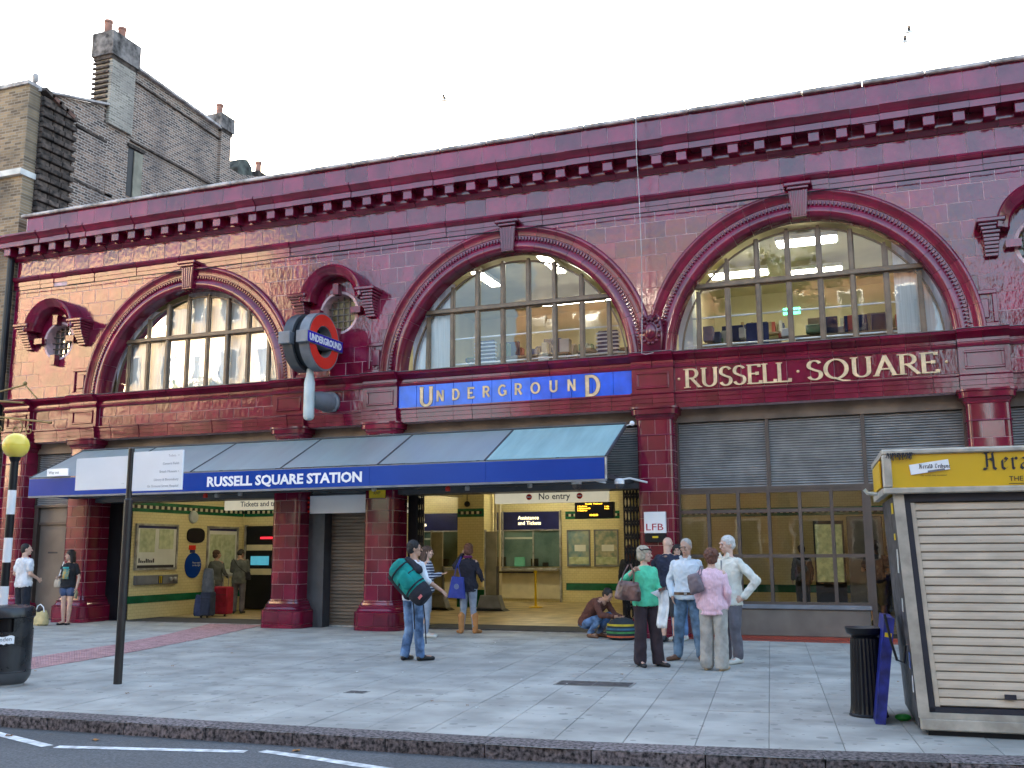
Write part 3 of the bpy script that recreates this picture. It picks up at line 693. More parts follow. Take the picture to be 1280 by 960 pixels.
# --- arched windows
def archwin(ax, k):
    mb = MB(); y0 = .30
    vous(ax, [(2.50, y0), (2.375, y0), (2.375, y0+.10), (2.50, y0+.10)], CZ, R(2.2), R(177.8), WOOD, sub=44, g=0)
    rr = 2.44
    mb.box(ax-2.5, ax+2.5, y0-.01, y0+.1, 5.40, 5.50, WOOD)
    mb.box(ax-2.1, ax+2.1, y0-.05, y0+.1, 6.70, 6.79, WOOD, bev=.012)
    for s in (-1, 1):
        x = ax+s*.87; mb.box(x-.045, x+.045, y0-.03, y0+.1, 5.45, CZ+math.sqrt(rr*rr-.87**2), WOOD, bev=.015)
    for o in (-2.04, -1.46, -.29, .29, 1.46, 2.04):
        x = ax+o; top = CZ+math.sqrt(rr*rr-o*o)
        mb.box(x-.027, x+.027, y0, y0+.09, 5.48, top, WOOD)
    w = mb.build('arched_window', st)
    xs = [-2.44, -2.04, -1.46, -.87, -.29, .29, .87, 1.46, 2.04, 2.44]
    for i in range(9):
        for z0, z1 in ((5.48, 6.71), (6.78, 7.8)):
            p = disc_clip([(ax+xs[i]+.02, z0), (ax+xs[i+1]-.02, z0), (ax+xs[i+1]-.02, z1), (ax+xs[i]+.02, z1)], ax, CZ, 2.40, n=72)
            if len(p) < 3 or abs(area(p)) < .03: continue
            mb = MB(); ip = inset(p, .035); n = len(p)
            vs = [(a, y0+.02, b) for a, b in p]+[(a, y0+.02, b) for a, b in ip]+[(a, y0+.06, b) for a, b in p]+[(a, y0+.06, b) for a, b in ip]
            fs = [(j, (j+1) % n, n+(j+1) % n, n+j) for j in range(n)]+[(n+j, n+(j+1) % n, 3*n+(j+1) % n, 3*n+j) for j in range(n)]
            mb.add(vs, fs, WOOD); mb.build('sash', w)
            MB().add([(a, y0+.045+random.gauss(0, .0006), b) for a, b in ip], [tuple(range(n))], GLASS).build('pane', w)
    for z in (5.60, 6.16):
        h = math.sqrt(2.35**2-(z-CZ)**2)
        MB().tube([(ax-h, .52, z), (ax+h, .52, z)], .018, WHITE, n=8).build('guard_rail', w)
for k, a in enumerate(AX): archwin(a, k)

# --- ground floor infill: panel over, louvres, windows, door, shutter
LOUV = mat('grey_louvre_blade', (.36, .35, .35), rough=.5)
def louvre(x0, x1, z0, z1, parent, y=.34):
    mb = MB(); mb.box(x0, x1, y+.08, y+.1, z0, z1, BLACK)
    z = z0+.02
    while z < z1-.02: mb.obox(((x0+x1)/2, y+.03, z), ((x1-x0)/2, 0, 0), (0, .028, .017), (0, -.002, .004), LOUV); z += .047
    return mb.build('louvre_blades', parent, kind='stuff')
ow = [(PX[0]+.355, PX[1]-.355), (PX[1]+.355, PX[2]-.355), (PX[2]+.355, PX[3]-.355), (PX[3]+.355, PX[4]-.355), (PX[4]+.355, PX[5]-.355), (PX[5]+.355, PX[6]-.355)]
for i, (a, b) in enumerate(ow):
    mb = MB(); mb.box(a, b, .28, .40, 4.06, 4.33, BROWN2)
    zb = 2.69
    mb.box(a, b, .30, .42, 2.85 if i in (1, 3) else 2.73, 2.95 if i in (1, 3) else 2.79, BROWN)
    n = 3 if b-a > 3 else 1; wv = (b-a)/n
    for k in range(n+1): 
        x = a+k*wv; mb.box(max(a, x-.035), min(b, x+.035), .31, .42, 2.79, 4.06, BROWN)
    lo = mb.build('louvre_screen', st)
    for k in range(n): louvre(a+k*wv+.035, a+(k+1)*wv-.035, 2.95 if i in (1, 3) else 2.79, 4.06, lo)
# door bay
a, b = ow[0]; DOOR = mat('drab_brown_door_paint', (.15, .125, .105), rough=.5, var=.12, scale=2)
mb = MB(); mb.box(a, a+.12, .32, .5, 0, 2.73, BROWN); mb.box(b-.06, b, .32, .5, 0, 2.73, BROWN); mb.box(a+.12, b-.06, .40, .5, 2.33, 2.73, DOOR); mb.box(a+.12, b-.06, .37, .5, 2.30, 2.36, BROWN)
dr = mb.build('service_door', st)
mb = MB(); mb.box(a+.12, b-.30, .42, .47, .02, 2.30, DOOR, bev=.01); mb.box(a+.2, b-.38, .405, .42, .15, 2.2, DOOR, bev=.008); mb.build('door_leaf', dr)
mb = MB(); mb.box(b-.29, b-.07, .43, .47, .02, 2.30, DOOR); mb.build('side_leaf', dr)
MB().box(b-.36, b-.31, .385, .42, 1.05, 1.55, ALU, bev=.01).build('pull_handle', dr)
MB().box(a+.45, a+.75, .40, .404, 1.60, 1.64, INK).build('letter_plate', dr)
# shutter bay between the second and third pilaster
a, b = ow[2]; mb = MB(); SHUT = mat('brown_roller_shutter', (.15, .115, .085), rough=.42, var=.18, scale=3, stretch=(.4, 1, 3))
mb.box(a, a+.40, .30, .62, 0, 2.85, DGREY); mb.box(b-.03, b, .40, .62, 0, 2.85, DGREY); mb.box(a+.4, b-.03, .60, .64, 0, 2.75, SHUT)
z = .03; shp = mb.build('roller_shutter', st)
mb = MB()
while z < 2.40: mb.box(a+.42, b-.035, .575, .60, z, z+.066, SHUT, bev=.012); z += .074
mb.build('shutter_slats', shp, kind='stuff')
mb = MB(); mb.box(a+.42, b-.035, .565, .6, 0, .035, ALU); mb.build('bottom_rail', shp)
# window bay on the right
a, b = ow[4]; mb = MB(); y0 = .30
dx0 = -.42
mb.box(a, b, y0-.03, y0+.14, 0, .06, mat('red_sill_tile', (.28, .05, .03), rough=.5)); mb.box(a, dx0, y0, y0+.12, .06, .54, DOOR, bev=.01); mb.box(a, dx0+.03, y0-.04, y0+.12, .54, .62, GREY, bev=.012)
for z in (.64, 1.50, 2.33, 2.70): mb.box(a, b if z > 2 else dx0, y0+.01, y0+.1, z-.03, z+.03, BROWN)
for k in range(7):
    x = a+(dx0-a)*k/6; mb.box(max(a, x-.03), x+.03, y0, y0+.11, .62, 2.73, BROWN)
mb.box(dx0+.03, dx0+.12, y0-.005, y0+.12, .0, 2.73, BROWN); mb.box(b-.08, b, y0, y0+.12, 0, 2.73, BROWN); mb.box(dx0+.8, dx0+.9, y0, y0+.12, 0, 2.73, BROWN)
sw = mb.build('shop_window', st)
GLASS2 = glassmat('ground_floor_glass', tint=(.6, .6, .56), boost=1.5)
for k in range(6):
    for z0, z1 in ((.67, 1.47), (1.53, 2.30), (2.36, 2.67)):
        x0_ = a+(dx0-a)*k/6+.03; x1_ = a+(dx0-a)*(k+1)/6-.03; yy = y0+.06
        MB().add([(x0_, yy, z0), (x1_, yy, z0), (x1_, yy, z1), (x0_, yy, z1)], [(0, 1, 2, 3)], GLASS2).build('pane', sw)
MB().add([(dx0+.12, y0+.06, .1), (dx0+.8, y0+.06, .1), (dx0+.8, y0+.06, 2.3), (dx0+.12, y0+.06, 2.3)], [(0, 1, 2, 3)], GLASS2).build('pane', sw)
# last bay, mostly out of the picture
a, b = ow[5]; mb = MB(); mb.box(a, b, .4, .5, 0, 2.73, DOOR); mb.build('boarded_bay', st)
mb = MB(); mb.box(PX[6]+.35, XR, .0, .5, 0, 4.32, TILE); mb.build('end_wall', st)
# ------------------------------------------------------------ ticket hall inside
HX0, HX1 = -17.5, 6.4
mb = MB(); mb.box(XL+.3, XR-.3, 2.2, 15.2, -.10, -.001, HALLF); mb.build('hall_floor', st)
mb = MB(); mb.box(PX[1]+.36, PX[3]-.36, .60, 2.2, -.1, -.002, MATF); mb.box(PX[3]+.36, XR-.3, .95, 2.2, -.1, -.002, MATF); mb.build('entrance_mat', st)
mb = MB(); mb.box(HX0-.2, HX0, .7, 5.7, 0, 3.9, CREAM); wl = mb.build('hall_wall', st)
mb = MB(); mb.box(HX0, -11.9, 5.5, 5.7, 0, 3.9, CREAM); wb = mb.build('hall_wall', st)
mb = MB(); mb.box(-12.1, -11.9, 5.7, 5.9, 0, 3.9, CREAM); mb.box(-12.15, -11.95, 5.9, 8.6, 3.2, 3.9, CREAM); mb.build('hall_wall', st)
mb = MB(); mb.box(-17.3, 6.2, 12.0, 12.2, 0, 3.9, CREAM); wk = mb.build('hall_wall', st)
mb = MB(); mb.box(-12.1, -11.25, 8.6, 9.4, 0, 3.9, CREAM); pc = mb.build('hall_pier', st)
mb = MB(); mb.box(-7.35, -7.0, 9.5, 12.0, 0, 3.9, CREAM); mb.build('hall_pier', st)
mb = MB()
for x in (-11.15, -11.02): mb.tube([(x, 9.3, 0), (x, 9.3, 3.9)], .045, CREAMP, n=8)
mb.build('conduit_pipe', st)
def friezex(parent, x0, x1, y, z=2.62):                  # a band of green, cream and black squares facing the street
    mb = MB(); mb.box(x0, x1, y-.012, y, z, z+.25, GREEN); x = x0+.03
    i = 0
    while x < x1-.06: mb.box(x, x+.075, y-.02, y-.011, z+.085, z+.165, CREAMP if i % 2 else BLACK); x += .085; i += 1
    mb.build('chequer_frieze', parent, kind='stuff')
def friezey(parent, x, y0, y1, z=2.62):
    mb = MB(); mb.box(x, x+.012, y0, y1, z, z+.25, GREEN); y = y0+.03; i = 0
    while y < y1-.06: mb.box(x+.011, x+.02, y, y+.10, z+.085, z+.165, CREAMP if i % 2 else BLACK); y += .11; i += 1
    mb.build('chequer_frieze', parent, kind='stuff')
friezey(wl, HX0, .75, 5.48); friezex(wb, HX0+.03, -11.95, 5.5); friezex(pc, -12.1, -11.25, 8.6); friezex(wk, -9.8, 6.0, 12.0)
friezex(wk, -17, -12.4, 12.0)
mb = MB(); mb.box(HX0, HX0+.012, .75, 5.5, .38, .56, GREEN); mb.build('green_dado_band', wl)
mb = MB(); mb.box(HX0, -11.9, 5.488, 5.5, .34, .52, GREEN); mb.build('green_dado_band', wb)
mb = MB(); mb.box(-9.8, 6.0, 11.988, 12, .38, .60, GREEN); mb.build('green_dado_band', wk)
mb = MB(); mb.box(-12.11, -11.24, 8.59, 8.6, 0, .5, GREEN); mb.build('green_dado_band', pc)
# folded lattice gates beside the openings
def lattice(x0, x1, y0, y1, label):
    t = thing('lattice_gate', label, 'gate', (x0, y0, 0)); mb = MB(); n = 7
    d = Vector((x1-x0, y1-y0, 0)); p0 = Vector((x0, y0, 0))
    for k in range(n+1): p = p0+d*k/n; mb.box(p.x-.014, p.x+.014, p.y-.014, p.y+.014, .02, 2.84, BLACK)
    mb.build('upright', t); mb = MB()
    for k in range(n):
        a, b = p0+d*k/n, p0+d*(k+1)/n
        for z in [.15+.27*i for i in range(10)]:
            mb.bar((a.x, a.y, z), (b.x, b.y, z+.24), .01, .02, BLACK); mb.bar((a.x, a.y-.012, z+.24), (b.x, b.y-.012, z), .01, .02, BLACK)
    mb.build('lattice_bars', t, kind='stuff'); return t
lattice(-4.95, -4.52, .62, .75, 'black folding lattice gate pulled back against the pier with the white box sign')
lattice(-9.70, -9.42, .62, .70, 'black folding lattice gate pulled back behind the pier with the small yellow sign')
MB().box(-17.9, -17.50, .62, .98, 0, 2.86, BLACK).build('gate_housing', st); MB().box(-9.72, -9.50, .57, .62, 0, 2.86, BLACK).build('gate_housing', st)
for i in (1, 3): MB().box(ow[i][0], ow[i][1], .1, .75, 2.80, 2.90, DGREY).build('lintel_beam', st)
# wall things in the hall
def frame_y(name, label, cat, x, y0, y1, z0, z1, inner, fm=ALU, w=.05, group=None):
    t = thing(name, label, cat, (x, (y0+y1)/2, z0), group); mb = MB()
    mb.box(x, x+.05, y0, y0+w, z0, z1, fm); mb.box(x, x+.05, y1-w, y1, z0, z1, fm); mb.box(x, x+.05, y0+w, y1-w, z0, z0+w, fm); mb.box(x, x+.05, y0+w, y1-w, z1-w, z1, fm)
    mb.build('frame', t); MB().box(x, x+.02, y0+w, y1-w, z0+w, z1-w, inner).build('sheet', t); return t
def frame_x(name, label, cat, y, x0, x1, z0, z1, inner, fm=ALU, w=.04, group=None):
    t = thing(name, label, cat, ((x0+x1)/2, y, z0), group); mb = MB()
    mb.box(x0, x0+w, y-.05, y, z0, z1, fm); mb.box(x1-w, x1, y-.05, y, z0, z1, fm); mb.box(x0+w, x1-w, y-.05, y, z0, z0+w, fm); mb.box(x0+w, x1-w, y-.05, y, z1-w, z1, fm)
    mb.build('frame', t); MB().box(x0+w, x1-w, y-.02, y, z0+w, z1-w, inner).build('sheet', t); return t
MAP = mat('printed_street_map', (.55, .6, .4), var=.2, scale=7, col2=(.32, .38, .22), rough=.4, detail=10)
MAPW = mat('white_map_paper', (.68, .7, .66), rough=.3, var=.04)
POST1 = mat('blue_green_poster_print', (.10, .22, .26), var=.3, scale=4, col2=(.35, .38, .3), rough=.4, detail=6)
POST2 = mat('multicolour_poster_print', (.45, .4, .28), var=.3, scale=5, col2=(.12, .2, .16), rough=.4, detail=8)
t = frame_y('poster_map', 'large white framed local area map on the left wall of the ticket hall', 'map', HX0, 1.10, 2.66, 1.18, 2.33, MAPW)
MB().box(HX0+.021, HX0+.024, 1.25, 1.80, 1.62, 2.2, MAP).build('map_print', t); MB().box(HX0+.021, HX0+.024, 1.95, 2.5, 1.7, 2.2, MAP).build('map_print', t)
MB().box(HX0+.021, HX0+.025, 1.17, 2.6, 2.215, 2.28, NAVY).build('header_strip', t); MB().box(HX0+.021, HX0+.025, 1.2, 2.55, 1.23, 1.30, INK).build('footer_strip', t)
mb = MB()
for k in range(9): mb.box(HX0+.021, HX0+.024, 1.24+k*.065, 1.285+k*.065, 1.36, 1.40+.1*random.random(), INK)
mb.build('print_lines', t)
t = frame_y('poster_map', 'tall pale framed wall map behind the two people at the ticket machines', 'map', HX0, 3.88, 5.25, .95, 2.32, MAPW)
MB().box(HX0+.021, HX0+.024, 4.0, 5.12, 1.15, 2.1, MAP).build('map_print', t); MB().box(HX0+.021, HX0+.025, 3.95, 5.18, 2.2, 2.26, NAVY).build('header_strip', t)
t = thing('help_panel', 'grey help point panel with striped grip under the large wall map', 'panel', (HX0, 1.9, .8))
MB().box(HX0, HX0+.07, 1.12, 2.7, .82, 1.05, GREY, bev=.01).build('panel_body', t)
mb = MB(); [mb.box(HX0+.07, HX0+.085, 1.95+.03*k, 1.97+.03*k, .84, 1.03, YEL if k % 2 else INK) for k in range(5)]; mb.build('striped_grip', t)
mb = MB(); mb.lathe((HX0+.07, 2.38, .94), [(.05, 0), (.05, .06), (.03, .08)], ALU, ax='x', n=12); mb.lathe((HX0+.07, 2.55, .94), [(.05, 0), (.05, .06), (.03, .08)], ALU, ax='x', n=12); mb.build('speaker', t)
t = thing('wall_clock', 'small round grey ventilator high on the ticket hall side wall over the oval plaque', 'fan', (HX0, 3.25, 2.5)); t.name = 'wall_fan'
MB().lathe((HX0, 3.25, 2.55), [(.17, 0), (.17, .04), (.15, .07), (.05, .09)], LGREY, ax='x').build('fan_cover', t)
t = thing('oval_plaque', 'dark oval metal plaque on the cream side wall above the blue disc', 'plaque', (HX0, 3.4, 1.85))
mb = MB(); pts = [(3.4+.36*math.copysign(abs(math.cos(2*PI*k/32))**.7, math.cos(2*PI*k/32)), 2.06+.2*math.copysign(abs(math.sin(2*PI*k/32))**.7, math.sin(2*PI*k/32))) for k in range(32)]
mb.prism(pts, HX0+.04, HX0, BLACK, plane='yz', chamf=.01); mb.build('plate', t)
t = thing('blue_disc_sign', 'round blue instruction sign with two short white lines on the hall side wall', 'sign', (HX0, 3.34, .95))
MB().lathe((HX0, 3.34, 1.27), [(.33, 0), (.33, .025), (.31, .03)], BLUE, ax='x', n=32).build('disc', t)
text('lettering', 'Please stand\non the right', .05, WHITE, t, (HX0+.034, 3.45, 1.32), xdir=(0, 1, 0), align='CENTER', depth=.002)
t = thing('notice', 'small red and blue notice fixed above the blue disc sign', 'notice', (HX0, 3.3, 1.63)); MB().box(HX0, HX0+.015, 3.15, 3.42, 1.68, 1.80, RED).build('top_half', t); MB().box(HX0, HX0+.015, 3.2, 3.40, 1.60, 1.68, NAVY).build('bottom_half', t)
# ticket machines
def machine(x0, x1, label, scr):
    t = thing('ticket_machine', label, 'ticket machine', ((x0+x1)/2, 5.4, 0)); y = 5.38
    MB().box(x0, x1, y, 5.49, .03, 2.35, BLACK, bev=.02).build('cabinet', t)
    mb = MB(); mb.box(x0-.05, x0, y-.01, 5.5, 0, 2.38, ALU); mb.box(x1, x1+.05, y-.01, 5.5, 0, 2.38, ALU); mb.build('frame', t)
    MB().box(x0+.04, x1-.04, y-.015, y, 1.66, 1.82, CREAMP).build('label_strip', t)
    MB().box(x0+.2, x1-.3, y-.02, y, 1.25, 1.50, mat('blue_screen_glow_%d' % int(scr*100), (.03, .2, .3), rough=.2, emit=(.1, .45, .6), estr=scr*.25)).build('screen', t)
    MB().box(x0+.04, x1-.04, y-.012, y, .98, 1.15, CREAMP).build('label_strip', t)
    MB().box(x0+.5, x1-.08, y-.018, y, 1.98, 2.04, mat('red_led_%d' % int(scr*100), (.3, .0, .01), emit=(1, .03, .05), estr=.2)).build('red_display', t)
machine(-17.3, -16.2, 'black ticket machine with a blue screen beside the stooping person', .35)
machine(-16.1, -15.0, 'black ticket machine half hidden by the tiled pier left of the shutter', .3)
# ticket windows on the far wall
def ticketwin(x0, x1, label, lit, y=12.0):
    t = thing('ticket_window', label, 'ticket window', ((x0+x1)/2, y-.2, 0))
    MB().box(x0, x1, y-.10, y, 2.29, 2.88, NAVY, bev=.01).build('header_board', t)
    MB().box(x0+.03, x1-.03, y-.06, y-.01, 1.12, 2.28, mat('dim_booth_interior', (.05, .12, .13), var=.5, scale=1.6, col2=(.16, .26, .25), rough=.4)).build('booth_back', t) if 'dim_booth_interior' not in MATS else MB().box(x0+.03, x1-.03, y-.06, y-.01, 1.12, 2.28, MATS['dim_booth_interior']).build('booth_back', t)
    MB().add([(x0+.03, y-.09, 1.12), (x1-.03, y-.09, 1.12), (x1-.03, y-.09, 2.28), (x0+.03, y-.09, 2.28)], [(0, 1, 2, 3)], GLASS).build('pane', t)
    mb = MB()
    for xa in (x0-.04, x1, x0+(x1-x0)*.19): mb.box(xa, xa+.05, y-.13, y, 0 if xa != x0+(x1-x0)*.19 else 1.1, 2.9, ALU)
    mb.box(x0, x1, y-.13, y, 2.26, 2.30, ALU); mb.build('frame', t)
    MB().box(x0, x1, y-.35, y, .98, 1.08, ALU, bev=.02).build('counter', t)
    MB().box(x0, x1, y-.05, y-.01, .1, .98, LGREY if False else CREAMP).build('front_panel', t)
    MB().box(x0+.9, x0+1.25, y-.12, y-.065, 1.12, 1.42, mat('pale_green_card', (.12, .42, .30)) if 'pale_green_card' not in MATS else MATS['pale_green_card']).build('leaflet_holder', t)
    for dx_, w_, h_, c_ in ((.28, .3, .3, 'navy_signs'), (1.45, .26, .24, 'x'), (1.85, .2, .12, 'x')):
        if x0+dx_+w_ < x1-.1: MB().box(x0+dx_, x0+dx_+w_, y-.085, y-.062, 1.13, 1.13+h_, BLACK, bev=.006).build('booth_screen', t)
    MB().box(x0+(x1-x0)*.62, x0+(x1-x0)*.64, y-.1, y-.05, 1.12, 2.28, ALU).build('glazing_bar', t)
    MB().box(x0+.55, x1-.9, y-.075, y-.062, 2.0, 2.06, MATS['lit_hall_tube'] if False else MAPW).build('painted_lit_strip', t)  # pale colour stands in for a lit part inside the booth
    if lit: text('lettering', 'Assistance\nand Tickets', .125, LITTXT, t, (lit, y-.115, 2.63), align='CENTER', bold=.0)
    return t
ticketwin(-12.42, -9.98, 'wide staffed ticket window with lit lettering on its dark blue header', -11.0)
ticketwin(-15.6, -13.45, 'narrower ticket window with dark blue header seen left of the cream pier', -15.1)
for x0, x1, m_, lb in ((-9.75, -8.98, POST1, 'bluish framed poster nearer the ticket window'), (-8.85, -8.05, POST2, 'colourful framed poster further from the ticket window')):
    t = frame_x('framed_poster', lb, 'poster', 12.0, x0, x1, 1.12, 2.28, m_, fm=GREY); 
    MB().box(x0+.06, x1-.06, 11.975, 11.985, 1.2, 1.42, MAP).build('lower_picture', t); MB().box(x0+.25, x1-.15, 11.975, 11.985, 1.6, 1.8, MAPW).build('picture_patch', t)
# hanging signs just inside the lintel
def hang(name, label, x0, x1, z0, z1, y, m=MAPW):
    t = thing(name, label, 'sign', ((x0+x1)/2, y, z0)); MB().box(x0, x1, y-.05, y+.05, z0, z1, m, bev=.01).build('board', t)
    mb = MB(); mb.tube([(x0+.2, y, z1), (x0+.2, y, z1+.6)], .012, DGREY, n=6); mb.tube([(x1-.2, y, z1), (x1-.2, y, z1+.6)], .012, DGREY, n=6); mb.build('hanger', t); return t
CREAMS = mat('cream_face_added_glow', (.85, .80, .62), rough=.35, var=.03, emit=(1, .92, .68), estr=.05)  # faint glow added to brighten the hanging signs under the canopy
t = hang('no_entry_sign', 'long cream hanging sign reading No entry between two red discs', -7.86, -5.36, 2.60, 2.84, 1.0, CREAMS)
text('lettering', 'No entry', .135, INK, t, (-6.52, .948, 2.675), align='CENTER', bold=.01)
for x in (-7.08, -5.97):
    MB().lathe((x, .95, 2.73), [(.062, 0), (.062, -.012)], RED, ax='y', n=20).build('red_disc', t); MB().box(x-.042, x+.042, .932, .94, 2.718, 2.742, WHITE).build('white_bar', t)
t = hang('tickets_sign', 'cream hanging sign reading Tickets and trains, cut off by the tiled pier', -14.78, -12.6, 2.59, 2.83, 1.0, CREAMS)
text('lettering', 'Tickets and trains', .125, INK, t, (-14.32, .948, 2.67), bold=.008)
t = hang('trains_sign', 'small cream hanging sign reading Trains with an arrow', -11.7, -10.98, 2.55, 2.80, 3.4, CREAMS)
text('lettering', 'Trains', .10, INK, t, (-11.45, 3.348, 2.63)); mb = MB(); mb.bar((-11.16, 3.345, 2.67), (-11.05, 3.345, 2.67), .01, .015, INK); mb.bar((-11.09, 3.344, 2.70), (-11.05, 3.344, 2.67), .01, .014, INK); mb.bar((-11.09, 3.343, 2.64), (-11.05, 3.343, 2.67), .01, .014, INK); mb.build('arrow', t)
t = thing('departure_display', 'black hanging display with amber lines of train times', 'display', (-5.5, 1.6, 2.2))
MB().box(-6.22, -5.38, 1.4, 1.55, 2.28, 2.62, BLACK, bev=.01).build('casing', t)
mb = MB(); mb.tube([(-5.9, 1.48, 2.6), (-5.9, 1.48, 3.9)], .015, DGREY, n=6); mb.tube([(-5.55, 1.48, 2.6), (-5.55, 1.48, 3.9)], .015, DGREY, n=6); mb.build('hanger', t)
text('led_text', 'Piccadilly  Westbound', .03, AMBER, t, (-5.8, 1.392, 2.57), align='CENTER', depth=.002, bold=.02)
text('led_text', '1 Heathrow\n2 Hammersmith\n3 Heathrow', .032, AMBER, t, (-6.16, 1.392, 2.52), depth=.002, bold=.03)
text('led_text', '1 min\n4 min', .032, AMBER, t, (-5.57, 1.392, 2.51), depth=.002, bold=.03); text('led_text', '10:42:30', .04, AMBER, t, (-5.8, 1.392, 2.33), align='CENTER', depth=.002, bold=.03)
# ticket gates and queue posts
def gate(x, label):
    t = thing('barrier_stand', label, 'barrier', (x, 7.0, 0)); mb = MB()
    mb.prism([(x-.30, .42), (x+.22, .42), (x+.34, .06), (x-.4, .06)], 6.85, 7.15, GREY, chamf=.02); mb.prism([(x-.4, .06), (x+.34, .06), (x+.46, 0), (x-.52, 0)], 6.8, 7.2, BLACK); mb.build('foot', t)
    MB().box(x-.18, x+.15, 6.97, 7.05, .42, 2.15, mat('grey_perforated_panel', (.25, .23, .16), rough=.5) if 'grey_perforated_panel' not in MATS else MATS['grey_perforated_panel'], bev=.01).build('panel', t)
    mb = MB(); mb.box(x-.21, x-.18, 6.95, 7.07, .42, 2.2, ALU); mb.box(x+.15, x+.18, 6.95, 7.07, .42, 1.2, DGREY); mb.build('post', t)
gate(-10.35, 'grey screen on a splayed black foot in front of the wide ticket window'); gate(-12.0, 'grey screen on a splayed black foot behind the woman with the blue tote bag')
def qpost(x, y, label):
    t = thing('queue_post', label, 'post', (x, y, 0)); MB().lathe((x, y, 0), [(.2, 0), (.2, .02), (.05, .04), (.035, .06), (.035, .98), (.05, .98), (.05, 1.05), (.02, 1.06)], YEL, n=14).build('post', t); return t
t = qpost(-9.75, 8.9, 'yellow queue post standing before the wide ticket window'); MB().bar((-9.75, 8.9, 1.0), (-11.3, 8.9, 1.0), .01, .05, BLACK).build('belt', t)
qpost(-12.2, 6.4, 'yellow queue post beside the left grey screen')
for i, (x, y) in enumerate(((-15, 3), (-7.6, 4.0), (-10, 9.8), (-2, 5), (-15.2, 9.5))):
    t = thing('ceiling_light', ['lit tube light on the ceiling over the left part of the hall', 'lit tube light on the hall ceiling behind the no entry sign', 'lit tube light on the hall ceiling before the ticket windows', 'lit tube light on the hall ceiling behind the shop window', 'lit tube light on the ceiling over the far left of the hall'][i], 'light', (x, y, 3.85), 'ticket hall tube lights')
    MB().box(x-.65, x+.65, y-.06, y+.06, 3.80, 3.86, WHITE).build('fitting', t); MB().tube([(x-.6, y, 3.775), (x+.6, y, 3.775)], .03, TUBE2, n=8).build('tube', t)
for x, y, z, lb in ((-11.75, 8.5, 3.0, 'small black speaker on the cream pier'), (-8.55, 11.9, 2.98, 'small black camera above the far posters')):
    t = thing('wall_speaker', lb, 'speaker', (x, y, z)); MB().sphere((x, y, z), .09, BLACK).build('dome', t); MB().tube([(x, y, z+.08), (x, y, z+.35)], .012, DGREY, n=6).build('stem', t)
# behind the right-hand window: lit boards, a column, a machine
for x0, x1, lb in ((-1.95, -1.25, 'bright network map behind the shop window, left one'), (.1, .75, 'bright network map behind the shop window, right one')):
    t = thing('lit_map', lb, 'map', ((x0+x1)/2, 9.9, .6)); MB().box(x0, x1, 9.9, 9.98, .75, 2.3, mat('backlit_map_%d' % int(x0*10+50), (.5, .52, .3), emit=(.75, .9, .45), estr=.02, var=.5, scale=7, detail=8, col2=(.18, .2, .08))).build('map_sheet', t); MB().box(x0-.05, x1+.05, 9.98, 10.05, 0, 2.4, BLACK).build('board', t)
t = thing('grey_cabinet', 'grey metal cabinet between the bright maps behind the shop window', 'cabinet', (-.6, 9.7, 0)); MB().box(-1.1, -.2, 9.5, 10.1, 0, 2.5, GREY, bev=.02).build('body', t)
t = thing('poster_stand', 'orange poster seen through the shop window near its right end', 'poster', (1.5, 8, 0)); MB().box(.95, 1.55, 7.0, 7.05, .3, 1.5, mat('orange_poster', (.42, .12, .02), var=.4, scale=6)).build('sheet', t); MB().box(.9, 1.6, 7.05, 7.08, 0, 2.2, GREEN).build('board', t)

# ------------------------------------------------------------ offices upstairs
def ceilinglight(x, y, z, L, label, ax='x', w=.28):
    t = thing('office_light', label, 'light', (x, y, z))
    if ax == 'x': MB().box(x-L/2-.04, x+L/2+.04, y-w/2-.03, y+w/2+.03, z, z+.09, WHITE).build('fitting', t); MB().box(x-L/2, x+L/2, y-w/2, y+w/2, z-.03, z-.002, TUBE).build('diffuser', t)
    else: MB().box(x-w/2-.03, x+w/2+.03, y-L/2-.04, y+L/2+.04, z, z+.09, WHITE).build('fitting', t); MB().box(x-w/2, x+w/2, y-L/2, y+L/2, z-.03, z-.002, TUBE).build('diffuser', t)
ceilinglight(-8.9, 3.0, 8.2, 1.3, 'lit ceiling light behind the upper left panes of the middle arch', 'y', .22)
ceilinglight(-7.0, 2.4, 8.2, 1.4, 'lit ceiling light behind the top panes of the middle arch', 'y', .22)
ceilinglight(-7.0, 5.2, 8.0, 2.4, 'lit ceiling light deep behind the right panes of the middle arch', 'x', .18)
ceilinglight(-3.0, 4.5, 8.1, 1.3, 'lit ceiling light behind the left panes of the right arch', 'x', .45)
ceilinglight(-1.3, 2.6, 8.15, 1.2, 'lit ceiling light behind the topmost pane of the right arch', 'x', .45)
ceilinglight(-1.3, 4.9, 8.1, 1.2, 'lit ceiling light below the topmost one of the right arch', 'x', .45)
ceilinglight(-15.3, 4.0, 8.1, 1.6, 'lit ceiling light behind the curtains of the left arch', 'x', .3)
MB().box(-11.3, -11.2, .5, 7.6, 5.2, 8.35, ROOMW).build('office_partition', st); MB().box(-4.2, -4.1, .5, 7.6, 5.2, 8.35, ROOMW).build('office_partition', st)
def curtain(x0, x1, y, z0, z1, label, cat='curtain'):
    n = int((x1-x0)/.05); mb = MB(); vs = []; 
    for i in range(n+1): x = x0+(x1-x0)*i/n; d = .03*math.sin(i*1.1)+.02*math.sin(i*.37); vs += [(x, y+d, z0), (x, y+d, z1)]
    mb.add(vs, [(2*i, 2*i+2, 2*i+3, 2*i+1) for i in range(n)], BLIND); o = mb.build('curtain', None, smooth=60); props(o, label, cat); return o
curtain(-17.8, -15.75, .47, 5.3, 7.5, 'pale curtain drawn behind the left half of the left arch')
curtain(-15.76, -14.15, .49, 5.3, 7.9, 'pale curtain drawn behind the middle of the left arch')
